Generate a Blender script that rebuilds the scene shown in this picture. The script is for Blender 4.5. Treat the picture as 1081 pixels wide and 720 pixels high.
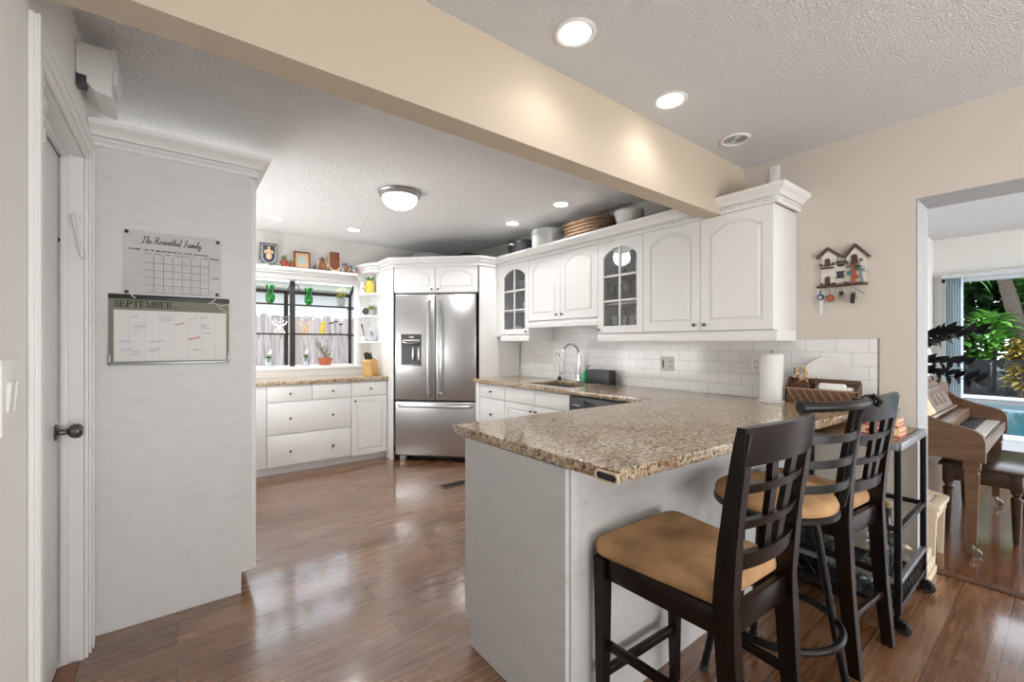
import bpy, bmesh, math, random
from mathutils import Matrix, Vector
random.seed(7)
S = bpy.context.scene
COL = S.collection
PI = math.pi
for o in list(bpy.data.objects):
    bpy.data.objects.remove(o)

# ---------------------------------------------------------------- camera
CAMZ = 1.285
cam_d = bpy.data.cameras.new('camera')
cam = bpy.data.objects.new('camera', cam_d)
COL.objects.link(cam)
cam.location = (0, 0, CAMZ)
cam.rotation_euler = (PI / 2, 0, -math.radians(37.68))
cam_d.sensor_width = 36
cam_d.lens = 457.7 / 1081 * 36
cam_d.shift_y = 2.5 / 1081
cam_d.clip_start = 0.02
S.camera = cam

# ---------------------------------------------------------------- view, world, fill lights
S.view_settings.view_transform = 'Standard'
S.view_settings.look = 'None'
S.view_settings.gamma = 1
S.view_settings.use_curve_mapping = False
S.view_settings.exposure = 0.12

DOWNLIGHT_W = 17.0
DOME_W = 34.0
MAIN_W = 4.0
BACK_W = 150.0
SIDE_W = 42.0
PIANO_W = 50.0
SKY = 3.6

world = bpy.data.worlds.new('sky')
S.world = world
world.use_nodes = True
wn = world.node_tree.nodes
wl = world.node_tree.links
bg = wn['Background']
bg.inputs['Strength'].default_value = SKY
wtc = wn.new('ShaderNodeTexCoord')
wsep = wn.new('ShaderNodeSeparateXYZ')
wramp = wn.new('ShaderNodeValToRGB')
wramp.color_ramp.elements[0].position = 0.0
wramp.color_ramp.elements[0].color = (0.93, 0.95, 0.97, 1)
wramp.color_ramp.elements[1].position = 0.7
wramp.color_ramp.elements[1].color = (0.72, 0.82, 0.97, 1)
wl.new(wtc.outputs['Generated'], wsep.inputs[0])
wl.new(wsep.outputs['Z'], wramp.inputs[0])
wl.new(wramp.outputs[0], bg.inputs['Color'])


def area_light(name, loc, rot, sx, sy, power, col=(1, 1, 1)):
    d = bpy.data.lights.new(name, 'AREA')
    d.shape = 'RECTANGLE'
    d.size = sx
    d.size_y = sy
    d.energy = power
    d.color = col
    o = bpy.data.objects.new(name, d)
    COL.objects.link(o)
    o.location = loc
    o.rotation_euler = rot
    return o


# added fill behind the camera in place of daylight; no glass doors are built
area_light('fill_rear', (1.2, -2.75, 1.2), (PI / 2 + 0.72, 0, 0), 2.9, 2.0, BACK_W, (1, 1, 0.99))
# added fill by the left kitchen wall, hidden behind the pantry; no window there
area_light('fill_side', (-0.27, 4.2, 1.2), (PI / 2 + 0.8, 0, -PI / 2), 1.6, 1.1, SIDE_W, (1, 0.99, 0.98))

area_light('fill_piano_room', (5.3, -2.2, 1.5), (PI / 2, 0, 0), 2.6, 1.9, PIANO_W, (0.97, 0.99, 1))  # unseen area light towards the piano; no side window is built

# ---------------------------------------------------------------- materials
def new_mat(name):
    m = bpy.data.materials.new(name)
    m.use_nodes = True
    nt = m.node_tree
    return m, nt.nodes, nt.links, nt.nodes['Principled BSDF']


def plain(name, col, rough=0.5, metal=0.0, spec=0.5, bump=0.0, bscale=60.0, var=0.0, vscale=6.0, coat=0.0, stretch=(1, 1, 1)):
    m, n, l, p = new_mat(name)
    p.inputs['Base Color'].default_value = (*col, 1)
    p.inputs['Roughness'].default_value = rough
    p.inputs['Metallic'].default_value = metal
    p.inputs['Specular IOR Level'].default_value = spec
    p.inputs['Coat Weight'].default_value = coat
    p.inputs['Coat Roughness'].default_value = 0.1
    tc = n.new('ShaderNodeTexCoord')
    mp = n.new('ShaderNodeMapping')
    mp.inputs['Scale'].default_value = stretch
    l.new(tc.outputs['Object'], mp.inputs[0])
    if var:
        t = n.new('ShaderNodeTexNoise')
        t.inputs['Scale'].default_value = vscale
        t.inputs['Detail'].default_value = 5
        l.new(mp.outputs[0], t.inputs['Vector'])
        mx = n.new('ShaderNodeMix')
        mx.data_type = 'RGBA'
        mx.inputs[6].default_value = (*[c * (1 - var) for c in col], 1)
        mx.inputs[7].default_value = (*[min(1, c * (1 + var)) for c in col], 1)
        l.new(t.outputs['Fac'], mx.inputs[0])
        l.new(mx.outputs[2], p.inputs['Base Color'])
    if bump:
        t = n.new('ShaderNodeTexNoise')
        t.inputs['Scale'].default_value = bscale
        t.inputs['Detail'].default_value = 4
        l.new(mp.outputs[0], t.inputs['Vector'])
        b = n.new('ShaderNodeBump')
        b.inputs['Strength'].default_value = bump
        b.inputs['Distance'].default_value = 0.01
        l.new(t.outputs['Fac'], b.inputs['Height'])
        l.new(b.outputs[0], p.inputs['Normal'])
    return m


def srgb(r, g, b):
    f = lambda c: (c / 255 / 12.92) if c / 255 <= 0.04045 else ((c / 255 + 0.055) / 1.055) ** 2.4
    return (f(r), f(g), f(b))


def glass_pane(name, tint=(1, 1, 1), refl=0.06, rough=0.02):
    m, n, l, p = new_mat(name)
    n.remove(p)
    out = n['Material Output']
    tr = n.new('ShaderNodeBsdfTransparent')
    tr.inputs[0].default_value = (*tint, 1)
    gl = n.new('ShaderNodeBsdfGlossy')
    gl.inputs['Roughness'].default_value = rough
    fr = n.new('ShaderNodeLayerWeight')
    fr.inputs['Blend'].default_value = 0.25
    mth = n.new('ShaderNodeMath')
    mth.operation = 'MULTIPLY_ADD'
    mth.inputs[1].default_value = 0.5
    mth.inputs[2].default_value = refl
    mth.use_clamp = True
    mx = n.new('ShaderNodeMixShader')
    l.new(fr.outputs['Fresnel'], mth.inputs[0])
    l.new(mth.outputs[0], mx.inputs[0])
    l.new(tr.outputs[0], mx.inputs[1])
    l.new(gl.outputs[0], mx.inputs[2])
    l.new(mx.outputs[0], out.inputs['Surface'])
    return m


def solid_glass(name, col=(1, 1, 1), rough=0.0):
    m, n, l, p = new_mat(name)
    p.inputs['Base Color'].default_value = (*col, 1)
    p.inputs['Transmission Weight'].default_value = 1
    p.inputs['Roughness'].default_value = rough
    p.inputs['IOR'].default_value = 1.45
    return m


def emit(name, col, s):
    m, n, l, p = new_mat(name)
    p.inputs['Base Color'].default_value = (*col, 1)
    p.inputs['Emission Color'].default_value = (*col, 1)
    p.inputs['Emission Strength'].default_value = s
    return m


def ramp(n, stops):
    r = n.new('ShaderNodeValToRGB')
    e = r.color_ramp.elements
    e[0].position, e[0].color = stops[0][0], (*stops[0][1], 1)
    e[1].position, e[1].color = stops[-1][0], (*stops[-1][1], 1)
    for p, c in stops[1:-1]:
        x = e.new(p)
        x.color = (*c, 1)
    return r


def wood_floor(name, w=0.18, length=1.25, tint=(1, 1, 1), rough=0.24):
    m, n, l, p = new_mat(name)
    tc = n.new('ShaderNodeTexCoord')
    br = n.new('ShaderNodeTexBrick')
    br.offset = 0.37
    br.offset_frequency = 2
    br.inputs['Scale'].default_value = 1
    br.inputs['Brick Width'].default_value = length
    br.inputs['Row Height'].default_value = w
    br.inputs['Mortar Size'].default_value = 0.0016
    br.inputs['Mortar Smooth'].default_value = 0.2
    br.inputs['Bias'].default_value = 0
    br.inputs['Color1'].default_value = (0, 0, 0, 1)
    br.inputs['Color2'].default_value = (1, 1, 1, 1)
    br.inputs['Mortar'].default_value = (0.5, 0.5, 0.5, 1)
    l.new(tc.outputs['Object'], br.inputs['Vector'])
    # grain: shifted per plank
    add = n.new('ShaderNodeVectorMath')
    add.operation = 'MULTIPLY_ADD'
    l.new(br.outputs['Color'], add.inputs[0])
    add.inputs[1].default_value = (7, 3, 5)
    l.new(tc.outputs['Object'], add.inputs[2])
    mp = n.new('ShaderNodeMapping')
    mp.inputs['Scale'].default_value = (1.1, 19, 1)
    l.new(add.outputs[0], mp.inputs[0])
    g = n.new('ShaderNodeTexNoise')
    g.inputs['Scale'].default_value = 2.6
    g.inputs['Detail'].default_value = 8
    g.inputs['Roughness'].default_value = 0.65
    g.inputs['Distortion'].default_value = 0.3
    l.new(mp.outputs[0], g.inputs['Vector'])
    big = n.new('ShaderNodeTexNoise')
    big.inputs['Scale'].default_value = 2.2
    big.inputs['Detail'].default_value = 3
    l.new(add.outputs[0], big.inputs['Vector'])
    mixf = n.new('ShaderNodeMath')
    mixf.operation = 'MULTIPLY_ADD'
    mixf.inputs[1].default_value = 0.45
    l.new(big.outputs['Fac'], mixf.inputs[0])
    h = n.new('ShaderNodeMath')
    h.operation = 'MULTIPLY'
    h.inputs[1].default_value = 0.6
    l.new(g.outputs['Fac'], h.inputs[0])
    l.new(h.outputs[0], mixf.inputs[2])
    pl = n.new('ShaderNodeMath')
    pl.operation = 'MULTIPLY_ADD'
    pl.inputs[1].default_value = 0.12
    l.new(br.outputs['Color'], pl.inputs[0])
    l.new(mixf.outputs[0], pl.inputs[2])
    T = lambda c: tuple(a * b for a, b in zip(c, tint))
    r = ramp(n, [(0.28, T((0.055, 0.020, 0.008))), (0.45, T((0.130, 0.054, 0.022))), (0.6, T((0.205, 0.095, 0.043))), (0.8, T((0.30, 0.16, 0.085)))])
    l.new(pl.outputs[0], r.inputs[0])
    mx = n.new('ShaderNodeMix')
    mx.data_type = 'RGBA'
    l.new(br.outputs['Fac'], mx.inputs[0])
    l.new(r.outputs[0], mx.inputs[6])
    mx.inputs[7].default_value = (0.015, 0.007, 0.004, 1)
    l.new(mx.outputs[2], p.inputs['Base Color'])
    rr = n.new('ShaderNodeMapRange')
    rr.inputs[3].default_value = rough - 0.08
    rr.inputs[4].default_value = rough + 0.14
    l.new(g.outputs['Fac'], rr.inputs[0])
    l.new(rr.outputs[0], p.inputs['Roughness'])
    p.inputs['Specular IOR Level'].default_value = 0.6
    p.inputs['Coat Weight'].default_value = 0.75
    p.inputs['Coat Roughness'].default_value = 0.10
    p.inputs['Coat IOR'].default_value = 1.62
    hb = n.new('ShaderNodeMath')
    hb.operation = 'MULTIPLY_ADD'
    hb.inputs[1].default_value = -1.0
    l.new(br.outputs['Fac'], hb.inputs[0])
    l.new(h.outputs[0], hb.inputs[2])
    b = n.new('ShaderNodeBump')
    b.inputs['Strength'].default_value = 0.15
    b.inputs['Distance'].default_value = 0.004
    l.new(hb.outputs[0], b.inputs['Height'])
    l.new(b.outputs[0], p.inputs['Normal'])
    return m


def granite(name):
    m, n, l, p = new_mat(name)
    tc = n.new('ShaderNodeTexCoord')
    a = n.new('ShaderNodeTexNoise')
    a.inputs['Scale'].default_value = 64
    a.inputs['Detail'].default_value = 9
    a.inputs['Roughness'].default_value = 0.72
    a.inputs['Distortion'].default_value = 0.5
    l.new(tc.outputs['Object'], a.inputs['Vector'])
    r = ramp(n, [(0.32, (0.022, 0.017, 0.014)), (0.41, (0.13, 0.085, 0.048)), (0.475, (0.40, 0.29, 0.18)), (0.55, (0.60, 0.51, 0.39)), (0.70, (0.70, 0.64, 0.55))])
    l.new(a.outputs['Fac'], r.inputs[0])
    v = n.new('ShaderNodeTexVoronoi')
    v.inputs['Scale'].default_value = 170
    l.new(tc.outputs['Object'], v.inputs['Vector'])
    v2 = ramp(n, [(0.0, (0, 0, 0)), (0.93, (0, 0, 0)), (0.97, (1, 1, 1))])
    sep = n.new('ShaderNodeSeparateColor')
    l.new(v.outputs['Color'], sep.inputs[0])
    l.new(sep.outputs[0], v2.inputs[0])
    mx = n.new('ShaderNodeMix')
    mx.data_type = 'RGBA'
    l.new(v2.outputs[0], mx.inputs[0])
    l.new(r.outputs[0], mx.inputs[6])
    mx.inputs[7].default_value = (0.09, 0.06, 0.045, 1)
    big = n.new('ShaderNodeTexNoise')
    big.inputs['Scale'].default_value = 6
    big.inputs['Detail'].default_value = 4
    l.new(tc.outputs['Object'], big.inputs['Vector'])
    mx2 = n.new('ShaderNodeMix')
    mx2.data_type = 'RGBA'
    mx2.blend_type = 'MULTIPLY'
    rb = ramp(n, [(0.35, (0.88, 0.78, 0.68)), (0.6, (1, 1, 1))])
    l.new(big.outputs['Fac'], rb.inputs[0])
    mx2.inputs[0].default_value = 1
    l.new(mx.outputs[2], mx2.inputs[6])
    l.new(rb.outputs[0], mx2.inputs[7])
    l.new(mx2.outputs[2], p.inputs['Base Color'])
    p.inputs['Roughness'].default_value = 0.13
    p.inputs['Specular IOR Level'].default_value = 0.6
    return m


def subway(name):
    m, n, l, p = new_mat(name)
    tc = n.new('ShaderNodeTexCoord')
    sp = n.new('ShaderNodeSeparateXYZ')
    cb = n.new('ShaderNodeCombineXYZ')
    l.new(tc.outputs['Object'], sp.inputs[0])
    l.new(sp.outputs['Y'], cb.inputs[0])
    l.new(sp.outputs['Z'], cb.inputs[1])
    mp = n.new('ShaderNodeMapping')
    mp.inputs['Location'].default_value = (0, -0.918 % 0.0785, 0)
    l.new(cb.outputs[0], mp.inputs[0])
    br = n.new('ShaderNodeTexBrick')
    br.inputs['Scale'].default_value = 1
    br.inputs['Brick Width'].default_value = 0.157
    br.inputs['Row Height'].default_value = 0.0785
    br.inputs['Mortar Size'].default_value = 0.0018
    br.inputs['Mortar Smooth'].default_value = 0.3
    br.inputs['Color1'].default_value = (0.83, 0.83, 0.83, 1)
    br.inputs['Color2'].default_value = (0.80, 0.80, 0.80, 1)
    br.inputs['Mortar'].default_value = (0.55, 0.55, 0.55, 1)
    l.new(mp.outputs[0], br.inputs['Vector'])
    l.new(br.outputs['Color'], p.inputs['Base Color'])
    b = n.new('ShaderNodeBump')
    b.invert = True
    b.inputs['Strength'].default_value = 0.4
    b.inputs['Distance'].default_value = 0.003
    l.new(br.outputs['Fac'], b.inputs['Height'])
    l.new(b.outputs[0], p.inputs['Normal'])
    p.inputs['Roughness'].default_value = 0.12
    return m


def popcorn(name, col, scale=150, strength=1.0, dist=0.002):
    m, n, l, p = new_mat(name)
    tc = n.new('ShaderNodeTexCoord')
    t = n.new('ShaderNodeTexNoise')
    t.inputs['Scale'].default_value = scale
    t.inputs['Detail'].default_value = 3
    t.inputs['Roughness'].default_value = 0.6
    l.new(tc.outputs['Object'], t.inputs['Vector'])
    r = ramp(n, [(0.38, (0, 0, 0)), (0.62, (1, 1, 1))])
    l.new(t.outputs['Fac'], r.inputs[0])
    b = n.new('ShaderNodeBump')
    b.inputs['Strength'].default_value = strength
    b.inputs['Distance'].default_value = dist
    l.new(r.outputs[0], b.inputs['Height'])
    l.new(b.outputs[0], p.inputs['Normal'])
    p.inputs['Base Color'].default_value = (*col, 1)
    p.inputs['Roughness'].default_value = 0.95
    p.inputs['Specular IOR Level'].default_value = 0.1
    return m


def steel(name):
    m, n, l, p = new_mat(name)
    tc = n.new('ShaderNodeTexCoord')
    mp = n.new('ShaderNodeMapping')
    mp.inputs['Scale'].default_value = (90, 90, 0.8)
    l.new(tc.outputs['Object'], mp.inputs[0])
    t = n.new('ShaderNodeTexNoise')
    t.inputs['Scale'].default_value = 2
    t.inputs['Detail'].default_value = 3
    l.new(mp.outputs[0], t.inputs['Vector'])
    mr = n.new('ShaderNodeMapRange')
    mr.inputs[3].default_value = 0.27
    mr.inputs[4].default_value = 0.30
    l.new(t.outputs['Fac'], mr.inputs[0])
    l.new(mr.outputs[0], p.inputs['Roughness'])
    p.inputs['Base Color'].default_value = (0.55, 0.555, 0.565, 1)
    p.inputs['Metallic'].default_value = 1
    p.inputs['Anisotropic'].default_value = 0.3
    return m


def wood(name, c1, c2, scale=3.0, stretch=(8, 8, 0.8), rough=0.4, bump=0.05):
    m, n, l, p = new_mat(name)
    tc = n.new('ShaderNodeTexCoord')
    mp = n.new('ShaderNodeMapping')
    mp.inputs['Scale'].default_value = stretch
    l.new(tc.outputs['Object'], mp.inputs[0])
    t = n.new('ShaderNodeTexNoise')
    t.inputs['Scale'].default_value = scale
    t.inputs['Detail'].default_value = 6
    t.inputs['Distortion'].default_value = 0.8
    l.new(mp.outputs[0], t.inputs['Vector'])
    r = ramp(n, [(0.3, c1), (0.7, c2)])
    l.new(t.outputs['Fac'], r.inputs[0])
    l.new(r.outputs[0], p.inputs['Base Color'])
    p.inputs['Roughness'].default_value = rough
    b = n.new('ShaderNodeBump')
    b.inputs['Strength'].default_value = bump
    b.inputs['Distance'].default_value = 0.005
    l.new(t.outputs['Fac'], b.inputs['Height'])
    l.new(b.outputs[0], p.inputs['Normal'])
    return m


def worn_paint(name, col):
    """white paint with a few grey scuffs of their own shape"""
    m, n, l, p = new_mat(name)
    tc = n.new('ShaderNodeTexCoord')
    mp = n.new('ShaderNodeMapping')
    mp.inputs['Scale'].default_value = (3, 3, 9)
    l.new(tc.outputs['Object'], mp.inputs[0])
    t = n.new('ShaderNodeTexNoise')
    t.inputs['Scale'].default_value = 3
    t.inputs['Detail'].default_value = 10
    t.inputs['Roughness'].default_value = 0.7
    l.new(mp.outputs[0], t.inputs['Vector'])
    r = ramp(n, [(0.28, tuple(c * 0.62 for c in col)), (0.36, tuple(c * 0.94 for c in col)), (0.55, col)])
    l.new(t.outputs['Fac'], r.inputs[0])
    l.new(r.outputs[0], p.inputs['Base Color'])
    p.inputs['Roughness'].default_value = 0.5
    return m


M = {}
M['white'] = plain('white_cabinet_paint', (0.82, 0.82, 0.82), 0.32)
M['trim'] = plain('white_trim_paint', (0.80, 0.80, 0.795), 0.35)
M['pantry'] = worn_paint('scuffed_white_paint', (0.70, 0.70, 0.70))
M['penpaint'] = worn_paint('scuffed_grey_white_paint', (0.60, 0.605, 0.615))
M['doorwhite'] = plain('door_paint', (0.84, 0.84, 0.84), 0.4, var=0.04, vscale=5)
M['beige'] = plain('beige_wall_paint', (0.56, 0.475, 0.375), 0.85, bump=0.08, bscale=120)
M['greige'] = plain('greige_wall_paint', (0.64, 0.585, 0.525), 0.85, bump=0.08, bscale=120)
M['wallwhite'] = plain('white_wall_paint', (0.76, 0.75, 0.72), 0.85, bump=0.06, bscale=120)
M['wallcream'] = plain('cream_wall_paint', (0.82, 0.81, 0.775), 0.85, bump=0.06, bscale=120)
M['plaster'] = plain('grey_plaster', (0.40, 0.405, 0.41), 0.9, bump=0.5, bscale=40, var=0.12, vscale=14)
M['ceil'] = popcorn('popcorn_ceiling', (0.82, 0.82, 0.82), 120, 1.0, 0.0048)
M['ceil2'] = popcorn('knockdown_ceiling', (0.90, 0.90, 0.90), 55, 1.0, 0.0055)
M['floor'] = wood_floor('brown_plank_floor')
M['floor2'] = wood_floor('dark_plank_floor', 0.2, 1.2, (0.75, 0.62, 0.55), 0.2)
M['granite'] = granite('speckled_granite')
M['tile'] = subway('white_subway_tile')
M['steel'] = steel('brushed_steel')
M['chrome'] = plain('polished_chrome', (0.75, 0.75, 0.76), 0.12, 1.0)
M['nickel'] = plain('brushed_nickel', (0.42, 0.41, 0.40), 0.3, 1.0)
M['pewter'] = plain('dark_pewter', (0.16, 0.155, 0.15), 0.32, 1.0)
M['black'] = plain('black_plastic', (0.014, 0.014, 0.016), 0.35)
M['blackmetal'] = plain('black_enamel_metal', (0.006, 0.006, 0.0065), 0.34, 0.0, 0.3)
M['charcoal'] = plain('charcoal_plastic', (0.045, 0.048, 0.055), 0.4)
M['bronze'] = plain('dark_bronze_metal', (0.020, 0.014, 0.012), 0.45)
M['greymetal'] = plain('grey_metal', (0.30, 0.315, 0.33), 0.35, 0.7)
M['espresso'] = wood('espresso_wood', (0.0035, 0.002, 0.0016), (0.013, 0.0055, 0.0038), 4, (6, 6, 0.6), 0.28)
M['suede'] = plain('tan_suede', (0.43, 0.258, 0.132), 0.95, spec=0.1, bump=0.15, bscale=140, var=0.85, vscale=8)
M['oak'] = wood('oak_block', (0.52, 0.30, 0.10), (0.68, 0.43, 0.17), 4, (9, 9, 1), 0.45)
M['walnut'] = wood('walnut_wood', (0.075, 0.034, 0.018), (0.15, 0.075, 0.04), 5, (2, 2, 14), 0.5)
M['slat'] = wood('pale_slat_edge', (0.30, 0.17, 0.10), (0.42, 0.26, 0.16), 5, (9, 9, 9), 0.55)
M['pianowood'] = wood('piano_brown_wood', (0.125, 0.066, 0.036), (0.19, 0.11, 0.066), 4, (1.2, 1.2, 9), 0.3)
M['cartwood'] = wood('cart_top_wood', (0.25, 0.14, 0.075), (0.38, 0.23, 0.13), 4, (8, 1, 8), 0.45)
M['benchwood'] = wood('dark_bench_wood', (0.035, 0.018, 0.011), (0.07, 0.038, 0.024), 4, (2, 6, 6), 0.22)
M['cream'] = plain('cream_lacquer', (0.68, 0.57, 0.42), 0.35)
M['ivory'] = plain('ivory_keys', (0.80, 0.77, 0.70), 0.25)
M['paper'] = plain('white_paper', (0.84, 0.84, 0.83), 0.9, spec=0.1, bump=0.15, bscale=90)
M['sheet'] = plain('calendar_sheet', (0.78, 0.78, 0.77), 0.8)
M['sage'] = plain('sage_card', (0.235, 0.235, 0.185), 0.8)
M['ink'] = plain('black_ink', (0.02, 0.02, 0.02), 0.7)
M['greyink'] = plain('grey_ink', (0.17, 0.17, 0.18), 0.7)
M['blueink'] = plain('blue_ink', (0.22, 0.22, 0.45), 0.7)
M['redink'] = plain('red_ink', (0.62, 0.08, 0.16), 0.7)
M['china'] = plain('white_china', (0.82, 0.82, 0.81), 0.2)
M['greychina'] = plain('grey_stoneware', (0.36, 0.37, 0.38), 0.35)
M['bluechina'] = plain('blue_glazed_plate', (0.27, 0.38, 0.55), 0.25, var=0.3, vscale=20)
M['navy'] = plain('navy_glaze', (0.035, 0.045, 0.07), 0.25, var=0.5, vscale=25)
M['creamfig'] = plain('cream_relief', (0.72, 0.50, 0.30), 0.5)
M['terra'] = plain('terracotta', (0.42, 0.115, 0.05), 0.75, var=0.15, vscale=12)
M['redpot'] = plain('red_glazed_pot', (0.36, 0.06, 0.035), 0.4)
M['orange'] = plain('orange_petals', (0.62, 0.25, 0.10), 0.6)
M['leaf'] = plain('green_leaf', (0.085, 0.24, 0.05), 0.5, var=0.4, vscale=9)
M['leafpale'] = plain('pale_green_leaf', (0.32, 0.46, 0.16), 0.5, var=0.3, vscale=14)
M['yellow'] = plain('yellow_glaze', (0.72, 0.50, 0.07), 0.3, var=0.25, vscale=30)
M['yellowfl'] = plain('yellow_petals', (0.75, 0.55, 0.04), 0.5, var=0.2, vscale=30)
M['framewood'] = wood('picture_frame_wood', (0.16, 0.06, 0.025), (0.27, 0.11, 0.05), 5, (9, 9, 9), 0.4)
M['aqua'] = plain('aqua_print', (0.42, 0.62, 0.58), 0.7, var=0.3, vscale=40)
M['figwood'] = wood('carved_figure_wood', (0.10, 0.04, 0.02), (0.36, 0.16, 0.07), 9, (4, 4, 4), 0.5)
M['copper'] = plain('copper_brown_glaze', (0.20, 0.065, 0.035), 0.25, var=0.7, vscale=22)
M['wicker'] = plain('woven_wicker', (0.15, 0.09, 0.052), 0.8, bump=1.0, bscale=55, var=0.6, vscale=45)
M['greytin'] = plain('grey_tin', (0.47, 0.48, 0.49), 0.35, 0.3)
M['greybox'] = plain('grey_card_box', (0.33, 0.32, 0.31), 0.8)
M['fence'] = wood('weathered_fence_wood', (0.28, 0.235, 0.21), (0.50, 0.44, 0.40), 3, (9, 9, 0.7), 0.9, 0.3)
M['stucco'] = plain('white_stucco', (0.72, 0.74, 0.75), 0.9)
M['soffit'] = plain('green_painted_fascia', (0.62, 0.66, 0.57), 0.8)
M['ground'] = plain('concrete_paving', (0.26, 0.25, 0.23), 0.9, var=0.15, vscale=3)
M['pane'] = glass_pane('window_glass', (1, 1, 1), -0.02)
M['cabglass'] = glass_pane('cabinet_glass', (0.90, 0.91, 0.93), 0.055)
M['clear'] = glass_pane('clear_glassware', (0.93, 0.95, 0.96), 0.16)
M['acrylic'] = glass_pane('clear_acrylic', (0.96, 0.96, 0.96), 0.0, 0.25)
M['greenglass'] = glass_pane('green_glass', (0.10, 0.72, 0.30), 0.08)
M['greensoap'] = plain('green_translucent_plastic', (0.02, 0.42, 0.16), 0.2)
M['bottle'] = plain('dark_bottle_glass', (0.02, 0.025, 0.022), 0.08)
M['cork'] = plain('cork', (0.50, 0.36, 0.22), 0.9, var=0.2, vscale=60)
M['lens'] = emit('light_lens', (1, 0.97, 0.92), 9)
M['domeglass'] = emit('frosted_dome_glass', (1, 0.98, 0.95), 3.2)
M['plate'] = plain('outlet_plastic', (0.84, 0.84, 0.82), 0.4)
M['plateslot'] = plain('outlet_slot', (0.10, 0.10, 0.10), 0.6)
M['rackwhite'] = plain('rack_cream_plaster', (0.70, 0.67, 0.62), 0.8, bump=0.3, bscale=80)
M['rackbrown'] = wood('rack_brown_wood', (0.055, 0.024, 0.014), (0.12, 0.055, 0.03), 8, (6, 6, 6), 0.6)
M['roof'] = plain('rack_roof_brown', (0.13, 0.075, 0.055), 0.7, var=0.4, vscale=50)
M['eyeblue'] = plain('blue_enamel', (0.015, 0.05, 0.16), 0.25)
M['bark'] = wood('palm_bark', (0.05, 0.037, 0.028), (0.15, 0.115, 0.09), 6, (2, 2, 12), 0.9, 0.6)
M['jungle'] = plain('garden_leaf', (0.07, 0.20, 0.035), 0.5, var=0.55, vscale=5)
M['jungle2'] = plain('bright_garden_leaf', (0.16, 0.40, 0.07), 0.45, var=0.4, vscale=5)
M['jungle3'] = plain('dark_garden_leaf', (0.025, 0.07, 0.02), 0.5, var=0.5, vscale=4)  # darker green for hedge plants and the low shrub
M['croton'] = plain('croton_leaf', (0.36, 0.27, 0.06), 0.45, var=0.95, vscale=2)
M['blackleaf'] = plain('black_green_leaf', (0.004, 0.004, 0.0045), 0.5, spec=0.12)
M['mesh'] = glass_pane('black_pool_mesh', (0.30, 0.32, 0.33), 0.02, 0.6)
M['alu'] = plain('pale_aluminium_frame', (0.62, 0.66, 0.68), 0.4)
M['blind'] = plain('pale_blue_blind', (0.52, 0.63, 0.68), 0.7)
M['strap'] = plain('clear_white_plastic', (0.74, 0.74, 0.75), 0.2)
M['rubber'] = plain('caster_rubber', (0.03, 0.03, 0.03), 0.7)
M['stripered'] = plain('red_card', (0.40, 0.06, 0.04), 0.6)
M['teal'] = plain('teal_paint', (0.03, 0.20, 0.21), 0.5)
M['keymetal'] = plain('key_metal', (0.40, 0.39, 0.36), 0.3, 1.0)


M['pool'] = plain('pool_water', (0.02, 0.13, 0.16), 0.08, bump=0.25, bscale=5)
M['espresso'].node_tree.nodes['Principled BSDF'].inputs['Specular IOR Level'].default_value = 0.25

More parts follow.
